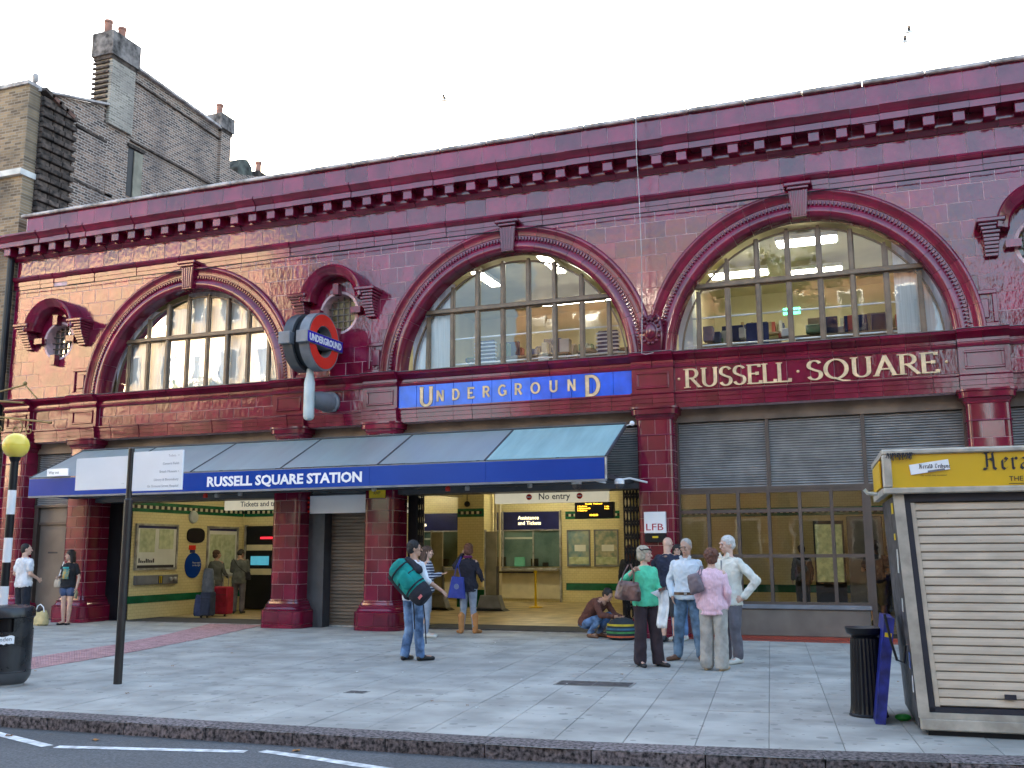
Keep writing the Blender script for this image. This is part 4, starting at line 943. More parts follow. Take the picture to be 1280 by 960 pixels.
curtain(-14.16, -12.75, .47, 5.3, 7.6, 'pale curtain hanging behind the right end of the left arch')
curtain(-9.6, -8.6, .47, 5.3, 7.4, 'pale blue white curtain behind the two leftmost panes of the middle arch')
curtain(.35, 1.25, .47, 5.3, 7.3, 'pale curtain behind the rightmost panes of the right arch')
NAVYC = mat('navy_chair_cloth', (.02, .03, .12), rough=.9); STRP = mat('white_shirt_stripe', (.65, .7, .8), rough=.8)
def chair(x, y, lb, striped=False):
    t = thing('office_chair', lb, 'chair', (x, y, 5.2)); mb = MB(); mb.box(x-.24, x+.24, y-.24, y+.24, 5.62, 5.70, NAVYC, bev=.03); mb.build('seat', t)
    MB().box(x-.23, x+.23, y-.29, y-.22, 5.70, 6.22, NAVYC, bev=.03).build('backrest', t); MB().lathe((x, y, 5.2), [(.25, 0), (.25, .03), (.03, .06), (.03, .44)], BLACK, n=10).build('pedestal', t)
    if striped:
        mb = MB(); [mb.box(x-.25, x+.25, y-.31, y-.20, 5.72+.085*k, 5.75+.085*k, STRP) for k in range(6)]; props(mb.build('striped_shirt', None), 'navy and white striped shirt hung over %s' % lb.replace('navy office chair', 'the chair'), 'shirt')
chair(-8.15, 1.4, 'navy office chair near the left of the middle arch', True); chair(-5.35, 1.4, 'navy office chair near the right of the middle arch', True); chair(-7.1, 2.4, 'navy office chair at the desk in the middle arch'); chair(-2.3, 1.8, 'navy office chair at the left of the right arch'); chair(-.4, 2.6, 'navy office chair at the middle of the right arch')
def desk(x0, x1, y, lb):
    t = thing('office_desk', lb, 'desk', ((x0+x1)/2, y, 5.2)); MB().box(x0, x1, y-.35, y+.35, 5.90, 5.94, WOOD).build('top', t)
    for xx in (x0+.04, x1-.04): MB().box(xx-.02, xx+.02, y-.3, y+.3, 5.2, 5.9, DGREY).build('leg', t)
desk(-8.8, -6.4, 2.0, 'brown office desk inside the middle arch'); desk(-6.2, -4.6, 2.0, 'brown office desk at the right of the middle arch'); desk(-3.6, -1.9, 2.3, 'brown office desk at the left of the right arch'); desk(-1.6, .6, 2.2, 'brown office desk in the middle of the right arch')
k = 0
for x, y, w in ((-7.9, 2.1, .4), (-6.9, 2.1, .42), (-5.6, 2.1, .4), (-2.9, 2.3, .45), (-1.0, 2.2, .5), (-.4, 2.25, .45), (.1, 2.3, .4)):
    t = thing('computer_monitor', ['dark monitor on the desk behind the left of the middle arch', 'dark monitor on the desk behind the centre of the middle arch', 'dark monitor on the right desk of the middle arch', 'dark monitor on the left desk of the right arch', 'largest dark monitor on the middle desk of the right arch', 'dark monitor second on the middle desk of the right arch', 'dark monitor at the right end of the middle desk of the right arch'][k], 'monitor', (x, y, 5.94)); k += 1
    MB().box(x-w/2, x+w/2, y-.03, y+.04, 6.02, 6.36, NAVYC, bev=.01).build('screen_case', t); MB().box(x-.04, x+.04, y, y+.05, 5.94, 6.04, DGREY).build('stand', t)
for x0, x1, y, z0, z1, lb in ((-7.95, -6.4, 7.2, 5.2, 6.9, 'dark bookcase against the back wall of the middle office'), (-3.1, -2.5, 4.5, 5.2, 6.7, 'navy stack of filing trays in the right office'), (-.2, .2, 5.0, 5.2, 7.0, 'navy filing cabinet deep in the right office')):
    t = thing('office_cabinet', lb, 'cabinet', ((x0+x1)/2, y, z0)); MB().box(x0, x1, y, y+.4, z0, z1, mat('dark_cabinet_%d' % int(x0*-10), (.05, .045, .06))).build('case', t)
    for q in range(3): MB().box(x0+.05, x1-.05, y-.02, y, z0+.1+q*.5, z0+.14+q*.5, ALU).build('shelf_edge', t)
MB().box(-3.8, -3.5, .9, 1.3, 5.2, 8.3, WHITE).build('white_column', st)
t = thing('exit_sign', 'small green lit exit sign inside the right office', 'sign', (-2.0, 4.2, 7.0)); MB().box(-2.0, -1.62, 4.2, 4.25, 6.95, 7.1, EXITG).build('lit_face', t); MB().box(-1.82, -1.80, 4.2, 4.22, 7.1, 8.3, WHITE).build('hanger', t)
t = thing('plant_pot', 'white pot on the sill of the middle arch', 'pot', (-6.65, .75, 5.46)); MB().lathe((-6.65, .72, 5.44), [(.09, 0), (.12, .2), (.13, .22), (.10, .23)], WHITE, n=14).build('pot', t); MB().sphere((-6.65, .72, 5.70), .11, mat('dry_flower', (.4, .38, .3)), sc=(1, 1, .6)).build('foliage', t)
rnd = random.Random(9)
BX = [mat('office_clutter_%d' % k, c) for k, c in enumerate(((.5, .5, .48), (.05, .07, .2), (.35, .05, .04), (.3, .22, .12), (.08, .16, .08), (.6, .6, .62)))]
for i in range(26):
    mid = i < 12; x = rnd.uniform(-8.9, -4.9) if mid else rnd.uniform(-3.4, .4); y = rnd.uniform(1.75, 2.5); w_, h_ = rnd.uniform(.05, .16), rnd.uniform(.08, .34)
    o = MB().box(x-w_, x+w_, y-.1, y+.1, 5.945, 5.945+h_, BX[i % 6], bev=.01).build('office_box', None); props(o, 'small box or file among the clutter on the desks inside the %s arch' % ('middle' if mid else 'right'), 'box', 'boxes and files on the desks inside the %s arch' % ('middle' if mid else 'right'))
for i, (x0, x1, z) in enumerate(((-8.9, -7.2, 7.0), (-6.2, -4.6, 6.9), (-3.4, -2.2, 7.2), (-.9, .9, 7.1))):
    t = thing('office_shelf', ['long shelf of files on the back wall left in the middle arch', 'shelf of files on the back wall right in the middle arch', 'shelf of files on the back wall left in the right arch', 'shelf of files on the back wall right in the right arch'][i], 'shelf', ((x0+x1)/2, 7.4, z)); MB().box(x0, x1, 7.3, 7.6, z, z+.04, WOOD).build('board', t)
    x = x0+.03
    while x < x1-.1: w_ = rnd.uniform(.04, .09); MB().box(x, x+w_, 7.35, 7.58, z+.04, z+.04+rnd.uniform(.22, .34), rnd.choice(BX)).build('file', t); x += w_+rnd.choice((.005, .005, .1))

# ------------------------------------------------------------ glass canopy along the front
cn = thing('glass_canopy', 'long sloping glass canopy with a blue fascia reading RUSSELL SQUARE STATION', 'canopy', (-11.4, -.8, 2.9))
CX0, CX1, YF, YB, ZF, ZB = -18.15, -4.68, -1.65, -.14, 3.27, 4.03
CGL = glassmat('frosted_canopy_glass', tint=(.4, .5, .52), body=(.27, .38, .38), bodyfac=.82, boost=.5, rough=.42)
CGL2 = glassmat('canopy_glass_painted_light', tint=(.45, .6, .62), body=(.32, .50, .51), bodyfac=.85, boost=.5, rough=.42)  # body colour lightened to paint the light coming through the right panel
ribs = [-18.15, -15.95, -13.72, -11.50, -9.28, -7.02, -4.68]
for i in range(6):
    a, b = ribs[i]+.022, ribs[i+1]-.022; t_ = .01
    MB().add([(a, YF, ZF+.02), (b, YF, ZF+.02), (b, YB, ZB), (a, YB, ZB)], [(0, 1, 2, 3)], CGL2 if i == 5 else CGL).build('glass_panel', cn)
for x in ribs: 
    mb = MB(); mb.bar((x, YF, ZF), (x, YB, ZB-.02), .045, .05, DGREY); mb.bar((x, YF+.02, 2.93), (x, .3, 2.93), .05, .07, DGREY); mb.build('rib', cn)
mb = MB(); mb.box(CX0, CX1, YF-.01, YF+.05, 2.835, 2.875, GREY); mb.box(CX0, CX1, YF-.01, YF+.05, 3.255, 3.275, GREY); mb.box(CX0, CX1, -.5, -.44, 2.87, 2.93, DGREY); mb.box(CX0, CX1, -1.1, -1.05, 2.87, 2.92, DGREY); mb.box(CX1-.03, CX1+.01, YF, YF+.04, 2.87, 3.27, ALU)
mb.tube([(CX0, YB, ZB+.02), (CX1, YB, ZB+.02)], .02, DGREY); mb.build('frame', cn)
fx = [CX0, -15.1, -11.9, -9.45, -7.0, CX1-.03]
for i in range(5): MB().box(fx[i]+.003, fx[i+1]-.003, YF-.012, YF+.03, 2.875, 3.255, BLUE).build('fascia_panel', cn)
MB().box(CX0, CX0+.03, YF+.03, -.2, 2.875, 3.255, BLUE).build('fascia_panel', cn)
text('lettering', 'RUSSELL SQUARE STATION', .20, WHITE, cn, (-13.28, YF-.014, 2.965), width=3.66, bold=.035)
t = thing('white_direction_sign', 'small white sign strip on the left end of the canopy behind the street sign', 'sign', (-17.2, -1.7, 3.25)); MB().box(-17.55, -16.95, -1.75, -1.72, 3.30, 3.46, WHITEP).build('board', t); text('lettering', 'Way out', .06, GREY, t, (-17.5, -1.752, 3.35))
# small fittings hanging under the canopy
k = 0
for x, y, z, c in ((-8.12, -.9, 2.80, RED), (-7.7, -.9, 2.80, ALU), (-6.4, -.9, 2.82, ALU), (-9.6, -1.2, 2.82, ALU), (-13.9, -.9, 2.8, RED), (-13.6, -.9, 2.8, ALU), (-13.0, -.9, 2.82, ALU)):
    t = thing('canopy_fitting', ['red sounder under the canopy near the right end', 'grey clamp beside the red sounder near the canopy right end', 'grey clamp under the canopy over the cream no entry sign', 'grey clamp under the canopy before the yellow sign pier', 'red sounder under the canopy left of the tickets sign', 'grey clamp beside the left red sounder', 'grey clamp second right of the left red sounder'][k], 'fitting', (x, y, z)); k += 1
    MB().lathe((x, y, z-.02), [(.045, 0), (.05, .03), (.05, .07), (.02, .1)], c, n=12).build('body', t); MB().box(x-.015, x+.015, y-.02, y+.02, z+.07, z+.14, DGREY).build('bracket', t)
for x, y, lb in ((-4.55, -1.25, 'white security camera on an arm by the canopy right end'), (-5.3, -1.45, 'white security camera under the canopy fascia near its right end')):
    t = thing('security_camera', lb, 'camera', (x, y, 2.8)); MB().lathe((x, y, 2.80), [(.03, -.09), (.075, -.05), (.085, 0)], DGREY, n=14).build('dome', t); MB().lathe((x, y, 2.80), [(.09, 0), (.095, .06), (.06, .1)], WHITE, n=14).build('housing', t)
    MB().tube([(x, y, 2.88), (x+.12, y+.3, 2.92), (x+.3, y+.9, 2.88)], .02, WHITE, n=6).build('arm', t)
t = thing('lamp', 'small white ball lamp at the top right corner of the glass canopy', 'lamp', (-4.55, -.25, 4.0)); MB().sphere((-4.52, -.30, 4.02), .05, WHITE).build('globe', t); MB().tube([(-4.52, -.28, 4.02), (-4.72, -.15, 3.98)], .012, WHITE, n=6).build('arm', t)

# ------------------------------------------------------------ projecting ring sign
t = thing('roundel_sign', 'projecting double ring sign, red rings with a blue bar reading UNDERGROUND', 'sign', (-11.35, -.85, 4.3))
yc, zc = -.85, 6.03
def annulus(mb, x0, x1, ro, ri, m, n=48):
    vs = []
    for x in (x0, x1):
        for r in (ro, ri): vs += [(x, yc+r*math.cos(2*PI*k/n), zc+r*math.sin(2*PI*k/n)) for k in range(n)]
    fs = []
    for k in range(n):
        j = (k+1) % n; fs += [(k, j, n+j, n+k), (2*n+k, 3*n+k, 3*n+j, 2*n+j), (k, 2*n+k, 2*n+j, j), (n+k, n+j, 3*n+j, 3*n+k)]
    mb.add(vs, fs, m)
for s, xf in ((1, -11.05), (-1, -11.70)):
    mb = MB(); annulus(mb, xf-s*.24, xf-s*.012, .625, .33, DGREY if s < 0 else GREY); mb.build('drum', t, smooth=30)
    mb = MB(); annulus(mb, xf-s*.011, xf, .585, .345, RED); mb.build('red_ring', t, smooth=30)
    mb = MB(); mb.box(min(xf-s*.25, xf+s*.03), max(xf-s*.25, xf+s*.03), yc-.72, yc+.72, zc-.13, zc+.13, GREY, bev=.012); mb.build('bar_case', t)
    mb = MB(); mb.box(min(xf+s*.03, xf+s*.036), max(xf+s*.03, xf+s*.036), yc-.70, yc+.70, zc-.115, zc+.115, mat('ring_bar_blue_%d' % (s+1), (.02, .02, .36), rough=.25)); bb = mb.build('blue_bar', t)
    text('lettering', 'UNDERGROUND', .145, WHITE, t, (xf+s*.038, yc, zc-.072), xdir=(0, s, 0), align='CENTER', bold=.04, width=1.28)
mb = MB(); annulus(mb, -11.46, -11.29, .55, .34, BLACK); mb.build('spacer', t, smooth=30)
MB().lathe((-11.375, yc-.02, 4.36), [(.06, 0), (.10, .03), (.115, .08), (.115, .8), (.08, .95), (.07, 1.1)], LGREY, n=20).build('bracket_tube', t, smooth=40)
MB().lathe((-11.375, 0, 4.84), [(.25, -.01), (.25, -.07), (.21, -.10), (.20, -.45), (.15, -.72), (.12, -.8)], GREY, ax='y', n=24).build('bracket_arm', t, smooth=40)

# ------------------------------------------------------------ small signs on the front
t = thing('fire_box_sign', 'white square sign reading LFB above a black box on the tiled pier', 'sign', (-4.14, -.2, 1.6))
MB().box(-4.36, -3.95, -.20, -.105, 1.93, 2.33, WHITE, bev=.006).build('plate', t); text('lettering', 'LFB', .13, mat('dark_red_print', (.45, .01, .03)), t, (-4.155, -.203, 1.985), align='CENTER', width=.33, bold=.0)
MB().box(-4.35, -3.96, -.22, -.105, 1.76, 1.925, BLACK, bev=.01).build('key_box', t); MB().box(-4.2, -4.09, -.225, -.22, 1.84, 1.875, YEL).build('label', t)
t = thing('rvp_sign', 'small yellow sign reading RVP on the tiled pier right of the shutter', 'sign', (-10.1, -.1, 2.7)); MB().box(-10.30, -9.92, -.125, -.10, 2.73, 2.94, YEL).build('plate', t); text('lettering', 'RVP', .07, INK, t, (-10.11, -.128, 2.80), align='CENTER')
t = thing('blank_board', 'blank white board over the brown roller shutter', 'board', (-11.3, .25, 2.45)); MB().box(-11.97, -10.47, .22, .28, 2.44, 2.83, WHITEP, bev=.01).build('board', t); mb = MB(); [mb.box(-12.02, -11.975, .22, .28, 2.46+.1*q, 2.51+.1*q, RED) for q in range(4)]; mb.build('red_edge_marks', t)
t = thing('door_notice', 'small white and red notice by the service door', 'notice', (-18.75, .3, 1.5)); MB().box(-18.80, -18.70, .36, .37, 1.45, 1.75, WHITE).build('sheet', t)
# cables on the front
def cable(name, label, pts, r, m): 
    o = MB().tube(pts, r, m, n=5).build(name, None); props(o, label, 'cable'); return o
cable('black_cable', 'thin black cable stretched along the whole front under the moulding', [(XL-.3, -.14, 8.29)]+[(XL+2*i, -.13, 8.27-.02*math.sin(i*PI*.5)**2) for i in range(14)], .012, BLACK)
wp = mat('white_cable_sheath', (.5, .48, .48), rough=.5)
cable('white_cable', 'thin white cable hanging down the front between the middle and right arches', [(-4.20, -.10, 10.34), (-4.22, -.58, 10.2), (-4.23, -.58, 9.4), (-4.23, -.45, 8.6), (-4.22, -.42, 7.4), (-4.24, -.40, 6.3), (-4.26, -.38, 5.75), (-4.28, -.36, 5.36), (-4.20, -.36, 5.34), (-4.05, -.36, 5.36)], .0065, wp)
o = MB().tube([(-20.97, -.12, .0), (-20.97, -.12, 9.6)], .09, BLACK, n=12).tube([(-20.97, -.12, 9.6), (-20.97, -.12, 9.7)], .14, BLACK, n=12); 
o = o.build('drain_pipe', None); props(o, 'black cast drain pipe where the station meets the brick house', 'pipe')
# ornate iron bracket at the far left
IRON = mat('gilded_iron', (.30, .20, .08), rough=.45, metal=.6)
t = thing('iron_bracket', 'ornate gilded iron bracket reaching across the left end of the front', 'bracket', (-20.6, -1.2, 5)); mb = MB()
def PB(px, pz): return (px, -1.2, pz)
mb.tube([(-21.6, -1.2, 5.02), (-20.2, -1.2, 5.25), (-19.0, -1.2, 5.12)], .025, IRON); mb.tube([(-21.6, -1.2, 5.05), (-20.5, -1.2, 4.92), (-18.1, -1.2, 4.6)], .025, IRON); mb.tube([(-21.6, -1.2, 5.15), (-19.0, -1.2, 5.55)], .022, IRON); mb.tube([(-19.0, -1.2, 5.55), (-18.6, -1.2, 5.2)], .018, IRON); mb.build('bar', t)
for cx, cz, r, s in ((-20.9, 4.72, .2, 1), (-20.3, 4.62, .24, -1), (-19.7, 4.55, .22, 1), (-19.15, 4.5, .2, -1), (-18.75, 4.45, .15, 1), (-20.0, 5.35, .16, 1)):
    MB().tube([(cx+r*(1-.07*q)*math.cos(s*q*.55+1), -1.2, cz+r*(1-.07*q)*math.sin(s*q*.55+1)) for q in range(14)], .016, IRON, n=6).build('scroll', t)
mb = MB(); mb.sphere((-19.0, -1.2, 5.58), .05, IRON); mb.sphere((-20.2, -1.2, 5.30), .05, IRON); mb.build('finial', t)
mb = MB(); mb.tube([(-21.55, -1.2, 4.5), (-21.55, -1.2, 5.3)], .03, IRON); mb.tube([(-21.55, -1.2, 5.0), (-21.55, .0, 5.0)], .03, IRON); mb.build('wall_fixing', t)
# ------------------------------------------------------------ ground, road, pavement
SLAB = mat('grey_concrete_slab', (.36, .355, .325), rough=.85, var=.14, scale=1.6, objvar=.07, bump=.1, bscale=60, detail=8)
def spot(m, scale, thr, col, fac=.6):     # trodden gum and dirt specks
    n = m.node_tree.nodes; l = m.node_tree.links; b = n['Principled BSDF']; src = b.inputs['Base Color'].links[0].from_socket
    ge = n.new('ShaderNodeNewGeometry'); vo = n.new('ShaderNodeTexVoronoi'); vo.inputs['Scale'].default_value = scale; l.new(ge.outputs['Position'], vo.inputs['Vector'])
    nz = n.new('ShaderNodeTexNoise'); nz.inputs['Scale'].default_value = .7; l.new(ge.outputs['Position'], nz.inputs['Vector'])
    th = n.new('ShaderNodeMath'); th.operation = 'MULTIPLY'; th.inputs[1].default_value = thr*2; l.new(nz.outputs['Fac'], th.inputs[0])
    mr = n.new('ShaderNodeMath'); mr.operation = 'LESS_THAN'; l.new(vo.outputs['Distance'], mr.inputs[0]); l.new(th.outputs[0], mr.inputs[1])
    mu = n.new('ShaderNodeMath'); mu.operation = 'MULTIPLY'; mu.inputs[1].default_value = fac; l.new(mr.outputs[0], mu.inputs[0])
    mx = n.new('ShaderNodeMix'); mx.data_type = 'RGBA'; l.new(mu.outputs[0], mx.inputs[0]); l.new(src, mx.inputs[6]); mx.inputs[7].default_value = col+(1,); l.new(mx.outputs[2], b.inputs['Base Color'])
def stains(m, scale, lo, hi, col, fac):
    n = m.node_tree.nodes; l = m.node_tree.links; b = n['Principled BSDF']; src = b.inputs['Base Color'].links[0].from_socket
    ge = n.new('ShaderNodeNewGeometry'); nz = n.new('ShaderNodeTexNoise'); nz.inputs['Scale'].default_value = scale; nz.inputs['Detail'].default_value = 6; l.new(ge.outputs['Position'], nz.inputs['Vector'])
    mr = n.new('ShaderNodeMapRange'); mr.inputs['From Min'].default_value = lo; mr.inputs['From Max'].default_value = hi; mr.inputs['To Max'].default_value = fac; l.new(nz.outputs['Fac'], mr.inputs['Value'])
    mx = n.new('ShaderNodeMix'); mx.data_type = 'RGBA'; l.new(mr.outputs[0], mx.inputs[0]); l.new(src, mx.inputs[6]); mx.inputs[7].default_value = col+(1,); l.new(mx.outputs[2], b.inputs['Base Color'])
spot(SLAB, 4.0, .15, (.15, .15, .14), .6); spot(SLAB, 7.1, .11, (.15, .15, .14), .6); stains(SLAB, .45, .5, .75, (.25, .25, .235), .65)
JOINT = mat('sandy_joint', (.235, .23, .21), rough=.95)
ROAD = mat('asphalt', (.10, .105, .112), rough=.85, var=.2, scale=45, bump=.5, bscale=160, detail=8); spot(ROAD, 20, .09, (.25, .25, .26), .8); stains(ROAD, .6, .5, .8, (.045, .047, .05), .7)
PAINT = mat('worn_road_paint', (.62, .64, .64), rough=.7, var=.2, scale=12)
GRAN = mat('pinkish_granite_kerb', (.15, .125, .125), rough=.9, var=.45, scale=30, bump=.8, bscale=60, objvar=.2, detail=8)
o = MB().add([(-500, -500, -.13), (500, -500, -.13), (500, 500, -.13), (-500, 500, -.13)], [(0, 1, 2, 3)], mat('town_ground', (.12, .12, .11), rough=.95, scale=.05)).build('ground'); props(o, kind='structure')
kerb = [(-60, -11.3), (-30, -11.2), (-14, -11.05), (-8.53, -10.89), (-5.39, -10.78), (-2.77, -10.66), (-.89, -10.42), (.83, -10.08), (3, -9.6), (6, -8.7), (16, -5), (40, 6)]
def ky(x):
    for (a, b), (c, d) in zip(kerb[:-1], kerb[1:]):
        if a <= x <= c: return b+(d-b)*(x-a)/(c-a)
    return kerb[-1][1]
mb = MB(); k2 = [(x, y) for x, y in kerb]
for (a, b), (c, d) in zip(k2[:-1], k2[1:]): mb.add([(a, -22.2, -.12), (c, -22.2, -.12), (c, d+.02, -.12), (a, b+.02, -.12)], [(0, 1, 2, 3)], ROAD)
o = mb.build('road'); props(o, kind='structure')
for pts, w in (([(-8.9, -10.95), (-8.2, -11.2), (-7.25, -11.52)], .11), ([(-7.15, -11.52), (-6.3, -11.33), (-5.40, -11.13)], .11), ([(-5.28, -11.06), (-4.7, -11.17), (-3.6, -11.42), (-2.0, -11.75)], .11)):
    mb = MB(); vs = []
    for i, p in enumerate(pts):
        a = Vector(pts[max(0, i-1)]); b = Vector(pts[min(len(pts)-1, i+1)]); d = (b-a).normalized(); n_ = Vector((-d.y, d.x))*w/2; p = Vector(p)
        vs += [(p.x+n_.x, p.y+n_.y, -.116), (p.x-n_.x, p.y-n_.y, -.116)]
    mb.add(vs, [(2*i, 2*i+2, 2*i+3, 2*i+1) for i in range(len(pts)-1)], PAINT); o = mb.build('road_marking'); props(o, kind='structure')
# pavement: a joint-coloured bed with the slabs laid on it
mb = MB(); bed = []
for (a, b), (c, d) in zip(k2[:-1], k2[1:]): mb.add([(a, b, -.006), (c, d, -.006), (c, 60 if c > 7 else .62, -.006), (a, 60 if a > 7 else .62, -.006)], [(0, 1, 2, 3)], JOINT)
pav = mb.build('pavement'); props(pav, kind='structure')
mb = MB(); mb.add([(-60, .55, -.006), (XL, .55, -.006), (XL, -.2, -.006), (-60, -.2, -.006)], [(0, 1, 2, 3)], JOINT)
TH = R(6.3); ca, sa = math.cos(TH), math.sin(TH)
def U2W(u, v): return (u*ca-v*sa, u*sa+v*ca)
def kinside(p):
    return p
cand = []
v = -13.0; r = 0
rowsz = [.62, .75, .68, .9, .6, .78]
while v < 3.0:
    h = rowsz[r % 6]; u = -2.146-.6*37
    while u < 9:
        w = .6
        poly = [U2W(u, v), U2W(u+w, v), U2W(u+w, v+h), U2W(u, v+h)]
        for (a, b), (c, d) in zip(k2[:-1], k2[1:]):
            if c < u-2 or a > u+3: continue
            nx, ny = -(d-b), (c-a); L = math.hypot(nx, ny); poly = clip(poly, nx/L, ny/L, (nx*a+ny*b)/L+.31)
            if len(poly) < 3: break
        if len(poly) >= 3: poly = clip(poly, 0, -1, -.60)
        if len(poly) >= 3: poly = clip(poly, 1, 0, XL-8)
        if len(poly) >= 3 and abs(area(poly)) > .02:
            cx = sum(p[0] for p in poly)/len(poly); cy = sum(p[1] for p in poly)/len(poly)
            cand.append((math.hypot(cx, cy+18.8), poly, cx, cy))
        u += w
    v += h; r += 1
def visible(cx, cy):
    d = Vector((cx, cy+18.8)); ang = math.degrees(math.atan2(-d.x, d.y)); return -10 < ang < 52
cand.sort(key=lambda c: (not visible(c[2], c[3]), c[0]))
rest = MB()
for i, (d, poly, cx, cy) in enumerate(cand):
    ip = inset(poly, .0035)
    dz = random.gauss(0, .0012)
    if i < 300:
        mb = MB(); mb.prism(ip, .0+dz, -.03, SLAB, plane='xy', chamf=.003); me = mb.mesh('paving_slab')
        for v_ in me.vertices: v_.co.x -= cx; v_.co.y -= cy
        link('paving_slab', me, pav, loc=(cx, cy, 0), rot=(random.gauss(0, .0012), random.gauss(0, .0012), 0))
    else: rest.prism(ip, dz, -.03, SLAB, plane='xy', chamf=.003)
rest.build('paving_slabs', pav, kind='stuff')
# kerb stones
def walk(poly, step):
    out = [Vector(poly[0])]; acc = 0
    for a, b in zip(poly[:-1], poly[1:]):
        a, b = Vector(a), Vector(b); L = (b-a).length; s = step-acc
        while s < L: out.append(a.lerp(b, s/L)); s += step
        acc = (acc+L) % step
    return out
kp = walk([(x, y) for x, y in kerb if -31 < x < 17], .92)
for a, b in zip(kp[:-1], kp[1:]):
    d = (b-a).normalized(); n_ = Vector((-d.y, d.x)); g = .006; mb = MB()
    a2, b2 = a+d*g, b-d*g; vs = []
    prof_ = [(0, -.16), (0, -.02), (.012, -.004), (.03, .002), (.30, .004), (.30, -.16)]
    m_ = 8
    for i in range(m_+1):
        p = a2.lerp(b2, i/m_)
        for o_, z in prof_: q = p+n_*(o_+(random.gauss(0, .0035) if o_ < .02 else 0)); vs.append((q.x, q.y, z+(random.gauss(0, .002) if z < 0 else 0)))
    k = 6; fs = [(i*k+j, i*k+(j+1) % k, (i+1)*k+(j+1) % k, (i+1)*k+j) for i in range(m_) for j in range(k)]+[tuple(range(k)), tuple(range((m_+1)*k-1, m_*k-1, -1))]
    mb.add(vs, fs, GRAN); mb.build('kerb_stone', pav)
# pink tactile path
TACT = mat('pink_blister_paving', (.42, .24, .235), rough=.85, var=.15, scale=6, bump=.5, bscale=40, objvar=.08)
pa = [Vector((-14.6, .35)), Vector((-13.6, -2.2)), Vector((-12.94, -4.38)), Vector((-12.6, -6.53)), Vector((-12.55, -8.6))]
pb = [Vector((-13.2, .35)), Vector((-12.4, -2.4)), Vector((-11.63, -5.83)), Vector((-11.38, -7.69)), Vector((-11.3, -8.9))]
def lerpl(P, t): t *= len(P)-1; i = min(int(t), len(P)-2); return P[i].lerp(P[i+1], t-i)
bl = MB()
for i in range(22):
    for j in range(3):
        c = [lerpl(pa, i/22).lerp(lerpl(pb, i/22), j/3), lerpl(pa, i/22).lerp(lerpl(pb, i/22), (j+1)/3), lerpl(pa, (i+1)/22).lerp(lerpl(pb, (i+1)/22), (j+1)/3), lerpl(pa, (i+1)/22).lerp(lerpl(pb, (i+1)/22), j/3)]
        MB().prism(inset([(p.x, p.y) for p in c], .005), .010, .0, TACT, plane='xy', chamf=.003).build('tactile_slab', pav)
        for a in range(6):
            for b in range(6):
                p = c[0].lerp(c[1], (a+.5)/6).lerp(c[3].lerp(c[2], (a+.5)/6), (b+.5)/6); s_ = .018
                bl.add([(p.x-s_, p.y-s_, .0102), (p.x+s_, p.y-s_, .0102), (p.x+s_, p.y+s_, .0102), (p.x-s_, p.y+s_, .0102), (p.x-.01, p.y-.01, .016), (p.x+.01, p.y-.01, .016), (p.x+.01, p.y+.01, .016), (p.x-.01, p.y+.01, .016)], [(4, 5, 6, 7), (0, 1, 5, 4), (1, 2, 6, 5), (2, 3, 7, 6), (3, 0, 4, 7)], TACT)
bl.build('blisters', pav, kind='stuff')
o = MB().box(ow[4][0]+.02, ow[4][1], -.12, .27, -.005, .012, MATS['red_sill_tile']).build('threshold_strip', pav)
mb = MB(); mb.box(ow[1][0], ow[1][1], .48, .62, -.005, .006, PAINT if False else LEAD); mb.box(ow[3][0], ow[3][1], .45, .6, -.005, .006, LEAD); mb.build('threshold_strip', pav)
# covers
IRONC = mat('rusty_iron_cover', (.09, .085, .085), rough=.6, metal=.3, var=.3, scale=10, bump=.5, bscale=50)
def rcover(cx, cy, w, d, rz, label):
    t = thing('manhole_cover', label, 'drain cover', (cx, cy, 0), rz=rz); c, s = math.cos(rz), math.sin(rz)
    def Q(x, y, z): return (cx+x*c-y*s, cy+x*s+y*c, z)
    for nm, x0, x1, y0, y1, z in (('frame', -w/2, w/2, -d/2, d/2, .0035), ('plate', -w/2+.03, 0-.008, -d/2+.03, d/2-.03, .007), ('plate', .008, w/2-.03, -d/2+.03, d/2-.03, .007)):
        mb = MB(); mb.add([Q(x0, y0, z), Q(x1, y0, z), Q(x1, y1, z), Q(x0, y1, z), Q(x0, y0, -.004), Q(x1, y0, -.004), Q(x1, y1, -.004), Q(x0, y1, -.004)], [(0, 1, 2, 3), (0, 4, 5, 1), (1, 5, 6, 2), (2, 6, 7, 3), (3, 7, 4, 0)], JOINT if nm == 'frame' else SLAB if False else IRONC); mb.build(nm, t)
rcover(-3.5, -6.7, .95, .42, R(4), 'wide rectangular iron cover in the pavement before the chatting group')
rcover(-5.9, -8.3, .26, .2, R(4), 'small iron cover in the pavement near the kerb')
t = thing('road_leaf', 'x', 'leaf'); bpy.data.objects.remove(t)
LEAF = mat('dry_leaf', (.30, .13, .03), rough=.8, var=.3); LIT = mat('pale_litter', (.6, .6, .58), rough=.8)
def scrap(x, y, z, s, m, name, label, cat, group=None):
    a = random.random()*6; mb = MB(); vs = [(x+s*math.cos(a+q*PI/3)*(1 if q % 3 else .55), y+s*math.sin(a+q*PI/3)*(.8 if q % 2 else 1), z+.004+(q % 2)*.012) for q in range(6)]
    mb.add(vs+[(x, y, z+.012)], [(q, (q+1) % 6, 6) for q in range(6)], m); o = mb.build(name); props(o, label, cat, group); return o
